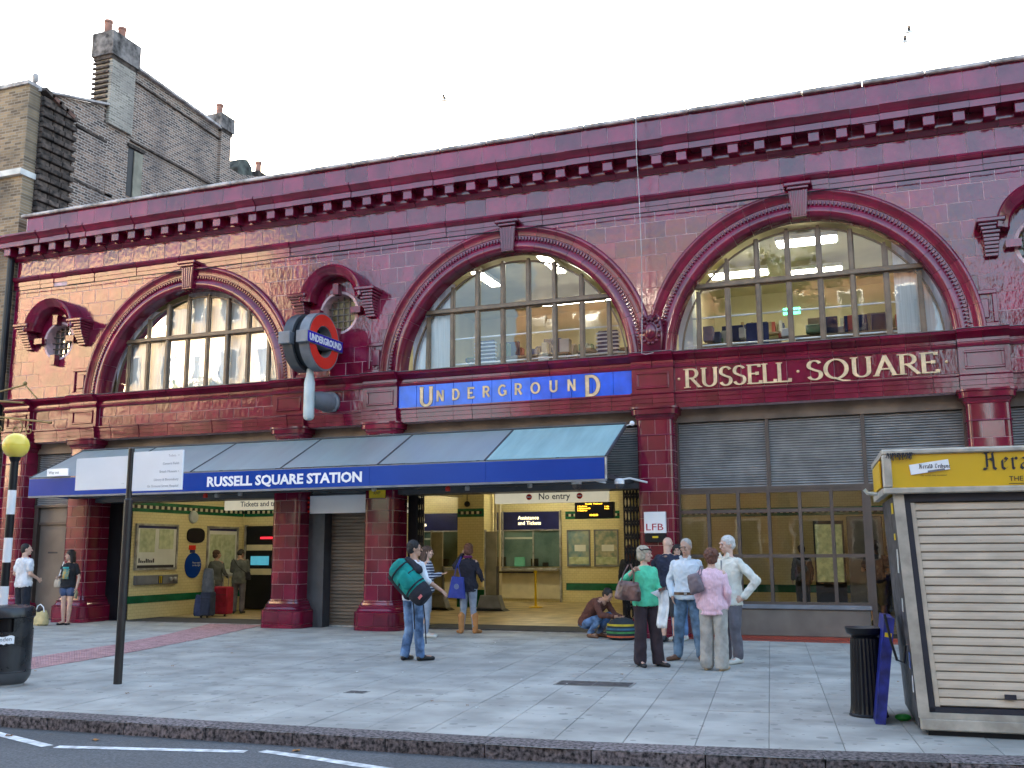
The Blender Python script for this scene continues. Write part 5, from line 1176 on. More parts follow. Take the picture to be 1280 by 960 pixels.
scrap(-7.05, -11.15, -.12, .04, LEAF, 'fallen_leaf', 'dry orange leaf in the gutter near the second painted dash', 'leaf'); scrap(-5.0, -10.95, -.12, .05, LEAF, 'fallen_leaf', 'curled brown leaf in the gutter right of the first one', 'leaf'); scrap(-8.0, -11.25, -.12, .04, LEAF, 'fallen_leaf', 'small brown leaf on the leftmost painted dash', 'leaf')
for i in range(34):
    x = random.uniform(-13, 1.4); y = random.uniform(-9.8, -1.2); scrap(x, y, .002, random.uniform(.012, .028), LIT if i % 3 else LEAF, 'litter_scrap', 'tiny pale or brown scrap lying on the grey pavement', 'litter', 'scraps scattered over the pavement')
# far side of the street, behind the viewer
o = MB().box(-70, 60, -29, -22.2, -.13, .0, mat('far_pavement_slab', (.12, .12, .12), rough=.9)).build('far_pavement'); props(o, kind='structure')

# ------------------------------------------------------------ brick house on the left
house = thing('brick_house', 'tall sooty brick house with chimneys rising behind the left end of the station', 'house', (-24, 4, 0))
BF = brickmat('yellow_stock_brick_front', (.13, .09, .055), (.34, .24, .14), (.28, .24, .19), axes='xz', bw=.24, bh=.08, stain=.65, sscale=.8)
BS = brickmat('dark_patchy_brick_side', (.04, .026, .022), (.27, .17, .12), (.38, .33, .29), axes='yz', bw=.24, bh=.08, ms=.013, stain=.5, sscale=.9, stainc=(.05, .042, .045))
BSF = brickmat('dark_brick_front_faces', (.05, .04, .045), (.26, .2, .19), (.35, .32, .3), axes='xz', bw=.24, bh=.08, stain=.5, sscale=1.2)
BP = brickmat('pale_rendered_chimney_brick', (.15, .13, .10), (.36, .31, .25), (.40, .37, .33), axes='yz', stain=.7, sscale=1.4, stainc=(.2, .18, .16))
SX = -20.98
mb = MB()
mb.box(-34, SX, 0.02, .4, 0, 14.1, BF); mb.build('front_wall', house)
# side wall, stepped in height
mb = MB(); mb.prism([(.35, 0), (15.5, 0), (15.5, 15.6), (11.3, 15.55), (9.4, 15.0), (8.66, 15.0), (8.66, 16.2), (3.8, 16.45), (3.8, 14.9), (2.2, 14.55), (.40, 14.05)], SX-.42, SX-.07, BS, plane='yz'); mb.build('side_wall', house)
mb = MB(); mb.box(-34, SX-.45, 15.1, 15.5, 0, 14, BS); mb.box(-34, SX-.42, .4, 15.1, 13.4, 13.6, LEAD); mb.build('roof', house)
MB().prism([(-34, 14.1), (SX+.02, 14.1), (SX+.02, 14.2), (-34, 14.35)], -.05, .5, COPE).build('coping', house)
mb = MB(); mb.box(-34, SX+.04, -.10, .42, 11.52, 11.68, mat('pale_string_course', (.6, .58, .54), rough=.8, var=.1)); mb.build('string_course', house)
MB().sphere((-21.0, .2, 14.36), .09, COPE, sc=(1, 1, 1.6)).build('finial', house)
for wx_ in (-24.2, -27.4, -30.6):
    for wz_ in (1.6, 5.0, 8.4, 11.9):
        if wz_ > 11: continue
        mb = MB(); mb.box(wx_-.62, wx_+.62, -.02, .03, wz_-.1, wz_+2.1, BROWN2); w_ = mb.build('window', house)
        mb = MB(); mb.box(wx_-.55, wx_+.55, -.05, -.02, wz_, wz_+.05, WHITE); mb.box(wx_-.55, wx_+.55, -.05, -.02, wz_+.98, wz_+1.03, WHITE); mb.box(wx_-.55, wx_+.55, -.05, -.02, wz_+1.95, wz_+2.0, WHITE); mb.box(wx_-.55, wx_-.5, -.05, -.02, wz_+.05, wz_+.98, WHITE); mb.box(wx_+.5, wx_+.55, -.05, -.02, wz_+.05, wz_+.98, WHITE); mb.build('sash', w_)
        MB().box(wx_-.5, wx_+.5, -.03, -.021, wz_+.05, wz_+1.95, mat('dark_house_pane', (.02, .025, .03), rough=.08) if 'dark_house_pane' not in MATS else MATS['dark_house_pane']).build('pane', w_)
        MB().box(wx_-.75, wx_+.75, -.12, .03, wz_-.2, wz_-.1, COPE).build('sill', w_)
# toothed brick pier at the front corner
tb = MB(); z = 6.0
mb = MB(); mb.box(SX-.1, SX-.02, .40, 1.72, 5, 13.9, BS); mb.build('corner_pier', house)
pier = thing('x', 'x', 'x'); bpy.data.objects.remove(pier)
DB = mat('sooty_dark_brick', (.075, .055, .045), rough=.95, var=.4, scale=6, objvar=.35, bump=.5, bscale=40); DB2 = mat('ruddy_brick', (.20, .10, .075), rough=.95, var=.4, scale=6, objvar=.35, bump=.4)
cp = MB().box(SX-.06, SX-.01, .45, 1.6, 9.5, 13.95, DB).build('toothed_pier', house)
z = 9.6; i = 0
while z < 13.9:
    out = .10+.07*(i % 2); ext = .10*(i % 2)
    f = min(1, (14.2-z)/1.0)
    for y0_, y1_ in ((.42, .78), (.80, 1.16), (1.18, 1.50+ext)):
        MB().box(SX-.02, SX+out, y0_, y1_, z, z+.13, DB, bev=.012).build('brick', cp)
    z += .15; i += 1
# slanting courses on top of the pier
for k in range(4): MB().obox((SX+.05, .55+.25*k, 14.05-.09*k), (.14, 0, 0), (0, .16, -.06), (0, .02, .05), DB2 if k % 2 else DB).build('capping_brick', house)
def flatstack(y0, y1, xw, z0, z1, capz, pots, label, face):
    mb = MB(); mb.box(SX-xw, SX+.035, y0, y1, z0, capz, face); ch = mb.build('chimney', house)
    mb = MB(); mb.box(SX-xw-.05, SX+.05, y0-.05, y1+.05, capz, capz+.12, DB); mb.box(SX-xw-.10, SX+.10, y0-.10, y1+.10, capz+.12, z1, MATS.get('sooty_cement_cap') or mat('sooty_cement_cap', (.17, .15, .14), rough=.95, var=.4, scale=4, bump=.4)); mb.build('chimney_cap', ch)
    for px_, py_, h in pots: MB().lathe((px_, py_, z1), [(.12, 0), (.11, h-.08), (.13, h-.07), (.13, h), (.09, h)], mat('terracotta_pot', (.36, .17, .12), rough=.85, var=.2) if 'terracotta_pot' not in MATS else MATS['terracotta_pot'], n=16).build('chimney_pot', ch, smooth=40)
    return ch
c1 = flatstack(2.87, 3.86, .60, 14.2, 17.12, 16.25, [(-21.32, 3.0, .48), (-21.2, 3.45, .45)], '', BP)
z = 14.2
while z < 16.2:                                            # corbelled bricks on the front edge of the stack
    MB().box(SX-.66, SX-.06, 2.80, 2.87, z, z+.075, DB, bev=.01).build('brick', c1); z += .16
c2 = flatstack(8.12, 8.66, .62, 12.0, 16.75, 16.1, [(-21.25, 8.35, .48)], '', BS)
z = 13.8
while z < 16.0: MB().box(SX-.68, SX-.08, 8.05, 8.12, z, z+.075, DB, bev=.01).build('brick', c2); z += .16
# coping and string lines of projecting brick along the side
def sideband(y0, z0, y1, z1, out, h, m, name):
    mb = MB(); mb.add([(SX-.1, y0, z0), (SX+out, y0, z0), (SX+out, y0, z0+h), (SX-.1, y0, z0+h), (SX-.1, y1, z1), (SX+out, y1, z1), (SX+out, y1, z1+h), (SX-.1, y1, z1+h)], [(0, 1, 2, 3), (4, 7, 6, 5), (0, 4, 5, 1), (1, 5, 6, 2), (2, 6, 7, 3), (3, 7, 4, 0)], m); return mb.build(name, house)
sideband(3.86, 16.42, 8.1, 16.18, .06, .08, COPE, 'coping'); sideband(3.86, 16.0, 8.1, 15.8, .0, .04, DB, 'string_course');  sideband(.3, 14.03, 2.87, 14.75, .05, .06, COPE, 'coping')
sideband(3.9, 14.05, 8.6, 14.0, .0, .05, DB, 'string_course'); sideband(1.7, 13.6, 2.87, 13.55, .04, .07, DB, 'string_course'); sideband(1.75, 12.0, 3.2, 11.95, .04, .07, DB, 'string_course')
mb = MB(); mb.box(SX-.06, SX+.02, 1.6, 2.9, 5, 13.55, BS); mb.build('chimney_breast', house); mb = MB(); mb.box(SX-.06, SX+.04, 2.9, 3.6, 5, 12.8, BS); mb.build('chimney_breast', house)
# flat slit opening: a black sheet painted for the shade inside
mb = MB(); mb.box(SX-.075, SX-.062, 3.86, 4.46, 12.3, 13.85, BLACK); mb.build('niche_shade', house); mb = MB(); mb.box(SX-.068, SX-.03, 4.10, 4.46, 12.3, 13.8, mat('pale_buff_render', (.24, .22, .17), rough=.9)); mb.box(SX-.07, SX-.0, 3.80, 4.52, 13.85, 13.95, DB); mb.build('niche_jamb', house)
# roofs and pots further back
mb = MB(); mb.prism([(9.5, 14.8), (10.5, 14.9), (10.4, 15.65), (10.1, 15.85), (9.75, 15.75), (9.55, 15.4)], SX-1.2, SX-.3, mat('mossy_dark_slate', (.07, .08, .07), rough=.9, var=.4), plane='yz'); mb.build('dormer', house); MB().box(SX-.8, SX-.25, 10.75, 11.25, 14.8, 15.68, DB).build('chimney', house)
MB().lathe((-21.4, 10.96, 15.66), [(.11, 0), (.10, .35), (.12, .36), (.12, .45)], MATS['terracotta_pot'], n=14).build('chimney_pot', house)
MB().lathe((-21.6, 4.9, 16.35), [(.25, 0), (.27, .2), (.12, .42), (.02, .45)], mat('dark_satellite_dish', (.12, .13, .16)), ax='x', n=18).build('roof_vent', house)

# ------------------------------------------------------------ street opposite (behind the viewer, seen in glazing and glaze), plus added shading blocks
def blockb(name, label, x0, x1, yf, h, m, roofm, floors, bays, ww=1.1, wh=1.9, mans=3.0):
    t = thing(name, label, 'building', ((x0+x1)/2, yf-5, 0)); mb = MB(); mb.box(x0, x1, yf-10, yf, 0, h, m); mb.build('wall', t)
    mb = MB(); mb.box(x0-.2, x1+.2, yf-10, yf+.3, h, h+.35, COPE); mb.build('cornice', t)
    mb = MB(); mb.prism([(x0+.2, h+.35), (x1-.2, h+.35), (x1-1.2, h+.35+mans), (x0+1.2, h+.35+mans)], yf-.6, yf-9, roofm); mb.build('roof', t)
    DK = MATS.get('far_window_glass') or mat('far_window_glass', (.03, .04, .05), rough=.08); WF = MATS.get('far_window_frame') or mat('far_window_frame', (.7, .7, .68), rough=.5)
    for f in range(floors):
        for b in range(bays):
            cx = x0+(x1-x0)*(b+.5)/bays; cz = h*(f+.55)/floors
            mb = MB(); mb.box(cx-ww/2-.1, cx+ww/2+.1, yf, yf+.06, cz-wh/2-.1, cz+wh/2+.1, WF); w = mb.build('window', t)
            MB().box(cx-ww/2, cx+ww/2, yf+.06, yf+.07, cz-wh/2, cz+wh/2, DK).build('pane', w)
    return t
STONE = mat('sunlit_buff_stone', (.85, .66, .44), rough=.9, var=.2, scale=.8); OBR = brickmat('orange_london_brick', (.27, .135, .065), (.34, .18, .09), (.3, .24, .2), axes='xz', stain=.3, sscale=.3)
SLATE = mat('grey_slate_roof', (.18, .2, .24), rough=.7)
blockb('stone_terrace', 'buff stone terrace in full sun across the street to the left', -74, -34, -31, 18.5, STONE, STONE, 5, 16, ww=.95, wh=1.7, mans=2.0)
blockb('brick_mansion_block', 'orange brick mansion block across the street to the right', -19.5, 3, -33, 15.5, OBR, SLATE, 4, 8, mans=3.6)
blockb('added_shade_block', 'unseen brick block added behind the brick house to shade the stone terrace', -110, -40, 38, 19.8, OBR, SLATE, 6, 14, mans=1.0)  # added out of view to keep sun off the terrace's lower floors
blockb('added_shade_tower', 'unseen tall block added far behind the station to shade the brick blocks', -46, 34, 72, 36.3, OBR, SLATE, 9, 14, mans=1.5)  # added out of view so its shadow darkens the brick fronts opposite
blockb('brick_terrace_block', 'second orange brick block across the street, further right', 7, 36, -33, 13.5, OBR, SLATE, 4, 9, mans=3.0)

# ------------------------------------------------------------ trees across the street
BARK = mat('plane_tree_bark', (.16, .13, .10), rough=.95, var=.3, scale=3); LEAFM = mat('autumn_tree_leaf', (.10, .085, .02), rough=.7, var=.5, scale=.6, col2=(.05, .075, .02))
def tree(x, y, h, cr, label, seed):
    rnd = random.Random(seed); t = thing('plane_tree', label, 'tree', (x, y, 0)); mb = MB()
    mb.tube([(x, y, 0), (x+.1, y, h*.3), (x, y+.1, h*.6), (x, y, h*.85)], [.32, .25, .15, .05], BARK, n=10)
    for k in range(9):
        a = rnd.random()*6.28; z = h*(.35+.05*k); L = cr*(.9-.06*k); mb.tube([(x, y, z), (x+math.cos(a)*L*.5, y+math.sin(a)*L*.5, z+L*.35), (x+math.cos(a)*L, y+math.sin(a)*L, z+L*.6)], [.1, .06, .02], BARK, n=6)
    mb.build('trunk', t, smooth=60); vs = []; fs = []
    cl = [(Vector((rnd.gauss(0, .45), rnd.gauss(0, .45), rnd.uniform(-.8, .9)))) for _ in range(46)]
    for c in cl:
        c0 = Vector((x+c.x*cr, y+c.y*cr, h*.66+c.z*h*.32))
        for _ in range(130):
            p = c0+Vector((rnd.gauss(0, .45), rnd.gauss(0, .45), rnd.gauss(0, .4))); a, b = Vector((rnd.gauss(0, 1), rnd.gauss(0, 1), rnd.gauss(0, 1))).normalized()*.16, Vector((rnd.gauss(0, 1), rnd.gauss(0, 1), rnd.gauss(0, 1))).normalized()*.12
            i = len(vs); vs += [p-a, p+b, p+a, p-b]; fs.append((i, i+1, i+2, i+3))
    MB().add(vs, fs, LEAFM).build('crown', t)
tree(-4.6, -27.5, 15.5, 3.0, 'tall autumn plane tree across the street opposite the right arch', 3)
tree(-29.0, -27, 12.0, 3.0, 'bushy plane tree across the street between the stone and brick blocks', 5)
tree(-34.5, -27.5, 11.5, 3.2, 'second bushy plane tree left of the gap across the street', 15)
tree(-40.5, -27.5, 10.5, 3.2, 'third plane tree in front of the sunlit stone terrace', 25)
tree(9, -26.5, 13, 3.0, 'plane tree across the street at the far right', 8)

# ------------------------------------------------------------ crossing beacon
t = thing('crossing_beacon', 'black and white banded pole with a yellow globe at the left edge', 'beacon', (-10.62, -9.03, 0))
bx, by = -10.62, -9.03; gz = 2.99
mb = MB(); mb.tube([(bx, by, 0), (bx, by, gz-.15)], .05, BLACK, n=16); mb.lathe((bx, by, 0), [(.09, 0), (.09, .1), (.055, .13)], BLACK); mb.lathe((bx, by, gz-.17), [(.05, -.04), (.07, 0), (.07, .03)], BLACK); mb.build('pole', t, smooth=40)
for z0 in (.28, .88, 1.49, 2.10): MB().lathe((bx, by, z0), [(.0515, 0), (.0515, .31)], WHITE, n=20).build('white_band', t, smooth=40)
GLOBE = mat('amber_yellow_globe', (.85, .66, .10), rough=.25, var=.03); MATS['amber_yellow_globe'].node_tree.nodes['Principled BSDF'].inputs['Subsurface Weight'].default_value = .2
MB().sphere((bx, by, gz), .165, GLOBE, n=32, k=20).build('globe', t, smooth=60)
mb = MB(); [mb.lathe((bx, by, gz), [(.1655*math.cos(R(a)), .1655*math.sin(R(a))), (.1665*math.cos(R(a+2)), .1665*math.sin(R(a+2)))], YEL, n=32) for a in (0,)]; mb.build('globe_seam', t)
# ------------------------------------------------------------ round litter bin with sticker
bx, by = -10.33, -9.22
t = thing('litter_bin', 'round black street litter bin with a torn white sticker, left edge', 'bin', (bx, by, 0))
BINM = mat('scuffed_black_bin', (.018, .02, .024), rough=.28, var=.3, scale=5, gloss_var=.1)
MB().lathe((bx, by, 0), [(.25, .03), (.27, .05), (.31, .12), (.315, .17)], DGREY, n=36).build('base', t, smooth=40)
MB().lathe((bx, by, 0), [(.315, .17), (.315, .185), (.31, .19), (.31, .66)], BINM, n=40).build('body', t, smooth=40)
MB().lathe((bx, by, 0), [(.245, 0), (.245, .06)], mat('pale_bin_foot', (.3, .3, .3)), n=30).build('foot', t)
mb = MB(); mb.lathe((bx, by, 0), [(.31, .82), (.322, .83), (.322, .90), (.30, .945), (.22, .965), (.02, .975)], BINM, n=40); mb.build('lid', t, smooth=40)
mb = MB()
for a in (0, 90, 180, 270):
    vs = []; n = 6
    for k in range(n+1):
        th = R(a-28+56*k/n)
        for rr, z in ((.31, .66), (.31, .82), (.28, .82), (.28, .66)): vs.append((bx+rr*math.cos(th), by+rr*math.sin(th), z))
    mb.add(vs, [(4*k+q, 4*k+(q+1) % 4, 4*k+4+(q+1) % 4, 4*k+4+q) for k in range(n) for q in range(4)]+[(0, 1, 2, 3), (4*n+3, 4*n+2, 4*n+1, 4*n)], BINM)
mb.lathe((bx, by, 0), [(.24, .64), (.24, .83)], BLACK, n=24); mb.build('slot_surround', t, smooth=40)
def wrap(t, name, cx, cy, r, a0, a1, zf0, zf1, m, n=12):
    vs = []
    for k in range(n+1): th = R(a0+(a1-a0)*k/n); vs += [(cx+r*math.cos(th), cy+r*math.sin(th), zf0(k/n)), (cx+r*math.cos(th), cy+r*math.sin(th), zf1(k/n))]
    return MB().add(vs, [(2*k, 2*k+2, 2*k+3, 2*k+1) for k in range(n)], m).build(name, t, smooth=50)
J = [random.uniform(-.012, .012) for _ in range(30)]
wrap(t, 'torn_sticker', bx, by, .3125, -88, -25, lambda u: .505+.015*u+J[int(u*12)], lambda u: .60+.02*u+J[int(u*12)+13], WHITEP)
o = text('sticker_text', 'Camden', .05, GREY, t, (0, 0, 0), depth=.0005)
for v in o.data.vertices:
    a = R(-72)+v.co.x/.313; v.co = Vector((bx+.3138*math.cos(a), by+.3138*math.sin(a), .545+v.co.z*1.0+v.co.x*.06))
wrap(t, 'recycling_mark', bx, by, .3132, -86, -75, lambda u: .53, lambda u: .585, DGREY, 4)
wrap(t, 'blue_drip_sticker', bx, by, .3125, -72, -67, lambda u: .43-.03*u, lambda u: .49, mat('turquoise_sticker', (.1, .5, .6)), 3)
# ------------------------------------------------------------ street finger-post with two white boards
t = thing('sign_post', 'dark street post carrying two white direction boards', 'sign post', (-9.09, -8.62, 0)); px, py = -9.09, -8.62
POSTM = mat('dark_bronze_post', (.03, .027, .027), rough=.35, metal=.3)
mb = MB(); mb.lathe((px, py, 0), [(.052, 0), (.052, 2.27), (.038, 2.29), (.038, 2.93), (.03, 2.935)], POSTM, n=20); mb.build('post', t, smooth=30)
def board(p0, p1, z0, z1, label, lines):
    p0, p1 = Vector(p0), Vector(p1); d = (p1-p0).normalized(); n_ = Vector((d.y, -d.x, 0)) if Vector((d.y, -d.x, 0)).y < 0 else Vector((-d.y, d.x, 0))
    mb = MB(); mb.obox(((p0.x+p1.x)/2, (p0.y+p1.y)/2, (z0+z1)/2), d*(p1-p0).length/2, n_*.012, (0, 0, (z1-z0)/2), WHITEP); b = mb.build('direction_board', t)
    X = d if Vector((d.x, d.y, 0)).x > 0 else -d
    for tx, z, al, f in lines:
        pr = p1 if X.dot(p1-p0) > 0 else p0
        o_ = Vector((pr.x, pr.y, z))+n_*.0135-X*.05
        text('lettering', tx, .032, mat('faint_sign_print', (.42, .43, .46)) if 'faint_sign_print' not in MATS else MATS['faint_sign_print'], b, o_, xdir=X, align='RIGHT', depth=.001)
board((px+.05, py, 0), (px+.84, py-.02, 0), 2.38, 2.88, '', [('Toilets  ••', 2.80, 0, 0), ('Coram\'s Fields', 2.70, 0, 0), ('British Museum ◦', 2.60, 0, 0), ('Library & Bloomsbury', 2.50, 0, 0), ('Gt Ormond Street Hospital', 2.42, 0, 0)])
board((px-.05, py+.02, 0), (px-.98, py+.10, 0), 2.42, 2.84, '', [('• •', 2.47, 0, 0)])

# ------------------------------------------------------------ fluted black post bin
bx, by = -.31, -8.12
t = thing('fluted_bollard', 'black fluted cast post with a bowl top between the group and the kiosk', 'bollard', (bx, by, 0)); bol = t
mb = MB(); n = 48; vs = []; zs = [(.03, .178), (.06, .172), (.12, .165), (.5, .15), (.84, .137), (.86, .135)]
for z, r0 in zs:
    for j in range(n): rr = r0-(.010 if (j % 2) else 0); a = 2*PI*j/n; vs.append((bx+rr*math.cos(a), by+rr*math.sin(a), z))
mb.add(vs, [(i*n+j, i*n+(j+1) % n, (i+1)*n+(j+1) % n, (i+1)*n+j) for i in range(len(zs)-1) for j in range(n)], BLACK); mb.build('fluted_shaft', t)
MB().lathe((bx, by, 0), [(.185, 0), (.185, .02), (.175, .035)], BLACK, n=32).build('foot', t)
MB().lathe((bx, by, .86), [(.135, 0), (.12, .015), (.135, .03), (.165, .05), (.175, .08), (.18, .10), (.185, .115), (.175, .12), (.14, .10), (.05, .06)], BLACK, n=36).build('bowl_top', t, smooth=35)
bol.scale = (1, 1, .865)
# ------------------------------------------------------------ newspaper kiosk
KX0, KX1, KY0, KY1 = .16, 3.1, -9.09, -7.6
t = thing('newspaper_kiosk', 'closed metal newspaper kiosk with a yellow header board, right edge', 'kiosk', (1.6, -8.4, 0))
KW = mat('cream_shutter_slat', (.56, .47, .36), rough=.55, var=.08, scale=3, objvar=.05, stretch=(1, 1, 3)); stains(KW, 1.4, .52, .72, (.17, .14, .11), .55); spot(KW, 14, .05, (.10, .08, .07), .5)
KF = mat('dirty_aluminium_frame', (.48, .44, .37), rough=.5, metal=.25, var=.14, scale=6); KS = mat('dark_stickered_side', (.07, .067, .07), rough=.5, var=.5, scale=9)
KYL = mat('yellow_header_board', (.72, .44, .01), rough=.35, var=.04, scale=1.5)
# body leans slightly inward towards its foot
def lean(z): return .13*(1-min(z, 2.1)/2.1)
mb = MB(); mb.add([(KX0-.03, KY0+.05, .06), (KX1, KY0+.05, .06), (KX1, KY1, .06), (KX0-.03, KY1, .06), (KX0-.12, KY0+.05, 2.08), (KX1, KY0+.05, 2.08), (KX1, KY1, 2.08), (KX0-.12, KY1, 2.08)], [(0, 3, 2, 1), (4, 5, 6, 7), (0, 1, 5, 4), (1, 2, 6, 5), (2, 3, 7, 6), (3, 0, 4, 7)], KS); mb.build('body', t)
mb = MB(); mb.box(KX0+.04, KX1, KY0+.03, KY1-.02, 0, .06, BLACK); mb.box(KX0-.02, KX1+.02, KY0-.02, KY1, .05, .15, KF, bev=.01); mb.build('skirt', t)
mb = MB()
def post(xb, xt, w, m, y=KY0): mb.add([(xb, y, .15), (xb+w, y, .15), (xb+w, y+.05, .15), (xb, y+.05, .15), (xt, y, 2.1), (xt+w, y, 2.1), (xt+w, y+.05, 2.1), (xt, y+.05, 2.1)], [(0, 3, 2, 1), (4, 5, 6, 7), (0, 1, 5, 4), (1, 2, 6, 5), (2, 3, 7, 6), (3, 0, 4, 7)], m)
post(KX0-.03, KX0-.12, .09, KF, KY0-.01); mb.box(KX1-.08, KX1, KY0-.01, KY0+.05, .15, 2.1, KF); mb.box(KX0-.03, KX1, KY0-.015, KY0+.05, .15, .20, KF); mb.build('corner_frame', t)
mb = MB(); post(KX0+.06, KX0-.03, .05, INK, KY0); mb.box(KX0+.06, KX1-.08, KY0, KY0+.05, .20, .245, INK); mb.box(KX0-.02, KX1-.08, KY0, KY0+.05, 2.03, 2.1, INK); mb.build('dark_gasket', t)
zs0, zs1 = .25, 2.02; N = 24; h = (zs1-zs0)/N
mb = MB(); mb.add([(KX0+.11, KY0+.01, zs0), (KX0+.15, KY0+.01, zs0), (KX0+.15, KY0+.05, zs0), (KX0+.11, KY0+.05, zs0), (KX0+.02, KY0+.01, zs1), (KX0+.06, KY0+.01, zs1), (KX0+.06, KY0+.05, zs1), (KX0+.02, KY0+.05, zs1)], [(0, 3, 2, 1), (4, 5, 6, 7), (0, 1, 5, 4), (1, 2, 6, 5), (2, 3, 7, 6), (3, 0, 4, 7)], KW); mb.box(KX0+.0, KX1-.1, KY0+.035, KY0+.05, zs0, zs1, INK); sh = mb.build('shutter', t)
for i in range(N):
    z = zs0+i*h; x0 = KX0+.15-.09*(z-zs0)/(zs1-zs0)
    mb = MB(); y = KY0+.018
    mb.add([(x0, y+.014, z+.003), (KX1-.1, y+.014, z+.003), (x0, y, z+.012), (KX1-.1, y, z+.012), (x0, y+.003, z+h*.55), (KX1-.1, y+.003, z+h*.55), (x0, y+.014, z+h-.002), (KX1-.1, y+.014, z+h-.002)], [(0, 1, 3, 2), (2, 3, 5, 4), (4, 5, 7, 6)], KW); mb.build('slat', sh)
mb = MB(); mb.box(.83, .92, KY0-.01, KY0+.02, .33, .37, INK); mb.box(1.0, 1.07, KY0-.015, KY0+.02, .22, .36, DGREY, bev=.01); mb.build('latch', t); MB().tube([(1.045+.04*math.cos(q), KY0-.03, .20+.045*math.sin(q)) for q in [PI*2*k/12 for k in range(13)]], .009, ALU, n=6).build('padlock_ring', t)
# header
HZ0, HZ1 = 2.10, 2.50; HX = -.03; HYf = KY0-.06
MB().box(HX+.02, KX1+.05, HYf+.02, KY1+.05, HZ0+.02, HZ1-.02, KYL).build('header_body', t)
mb = MB(); mb.box(HX-.01, KX1+.08, HYf-.01, HYf+.05, HZ0, HZ0+.055, KF, bev=.01); mb.box(HX-.01, KX1+.08, HYf-.01, HYf+.06, HZ1-.045, HZ1, KF, bev=.01); mb.box(HX-.01, HX+.07, HYf-.01, HYf+.07, HZ0+.055, HZ1-.045, KF, bev=.012)
mb.box(HX-.01, HX+.04, HYf+.07, KY1+.08, HZ0, HZ0+.06, KF); mb.box(HX-.01, HX+.04, HYf+.07, KY1+.08, HZ1-.05, HZ1, KF); mb.box(HX, KX1+.07, HYf+.05, KY1+.07, HZ1-.02, HZ1+.01, KF); mb.build('header_frame', t)
BLT = {'H': (.92, [[(.05, .93), (.16, 1.0), (.24, .9), (.24, .12), (.16, .05)], [(.24, .95), (.42, 1.0)], [(.24, .55), (.42, .62), (.58, .5), (.58, .1), (.7, .0)], [(.58, .5), (.54, .95), (.66, 1.0)], [(.05, .08), (.16, 0), (.26, .06)]]),
 'e': (.52, [[(.40, .12), (.24, .0), (.12, .1), (.12, .52), (.26, .66), (.40, .55), (.16, .34)]]),
 'r': (.46, [[(.05, .58), (.14, .64), (.14, .08), (.22, .0)], [(.14, .5), (.28, .66), (.38, .56)]]),
 'a': (.56, [[(.10, .56), (.24, .66), (.36, .56), (.36, .1), (.46, .0)], [(.36, .38), (.14, .30), (.10, .12), (.2, .0), (.36, .12)]]),
 'l': (.30, [[(.06, .92), (.14, 1.0), (.14, .1), (.24, .0)]]),
 'd': (.56, [[(.14, .98), (.36, .62), (.38, .12), (.24, .0), (.12, .12), (.12, .48), (.24, .62)]]),
 'T': (.7, [[(.05, .9), (.3, 1.0), (.62, .92)], [(.36, .95), (.2, .7), (.2, .2), (.34, .0), (.54, .12)]]),
 'i': (.30, [[(.06, .58), (.14, .64), (.14, .1), (.24, .0)], [(.14, .82), (.15, .88)]]),
 'b': (.54, [[(.06, .92), (.14, 1.0), (.14, .1), (.26, .0), (.40, .12), (.40, .5), (.28, .64), (.14, .54)]]),
 'u': (.58, [[(.06, .58), (.14, .64), (.14, .1), (.24, .0), (.38, .12)], [(.38, .64), (.38, .1), (.48, .0)]]),
 'n': (.58, [[(.05, .58), (.14, .64), (.14, .05)], [(.14, .52), (.28, .66), (.38, .56), (.38, .1), (.48, .0)]]), ' ': (.4, [])}
nib = Vector((math.cos(R(42)), math.sin(R(42))))
def black(word, x, z, h, y, parent, nw=.075):
    for c in word:
        w, sts = BLT[c]; mb = MB(); e = 0
        for st_ in sts:
            for a, b in zip(st_[:-1], st_[1:]):
                a, b = Vector(a), Vector(b); nn = nib*nw; e += .0002
                q = [a-nn, a+nn, b+nn, b-nn]
                if abs(area([(v.x, v.y) for v in q])) < .0015: d_ = Vector((nib.y, -nib.x))*.02; q = [a-nn-d_, a-nn+d_, b+nn+d_, b+nn-d_]
                mb.prism([(x+v.x*h, z+v.y*h) for v in q], y-e, y+.003, INK)
        if sts: mb.build('letter', parent)
        x += w*h
black('Herald Tribune', .80, HZ0+.20, .155, HYf+.014, t)
text('lettering', 'THE', .045, INK, t, (1.005, HYf+.012, HZ0+.095), depth=.001); MB().box(1.00, 2.5, HYf+.012, HYf+.016, HZ0+.07, HZ0+.074, INK).build('rule_line', t)
mb = MB(); c = Vector((.36, HYf+.010, HZ0+.235)); ax = Vector((.165, 0, .022)); az = Vector((-.006, 0, .045))
mb.obox(c, ax, Vector((0, .006, 0)), az, WHITEP); nwp = mb.build('newspaper_picture', t)
mb = MB(); mb.obox(c+Vector((.055, -.0068, -.031)), ax*.43, Vector((0, .001, 0)), az*.18, GREY); mb.build('picture_caption', nwp)
black('Herald Tribune', .27, HZ0+.225, .036, HYf+.002, nwp, .09)
text('lettering', 'The world\'s daily newspaper', .014, INK, t, (.28, HYf+.0135, HZ0+.155), depth=.0005)
o = text('lettering', 'The\nTribune', .06, INK, t, (HX+.018, KY1-.15, HZ0+.24), xdir=(0, -1, 0), depth=.001); 
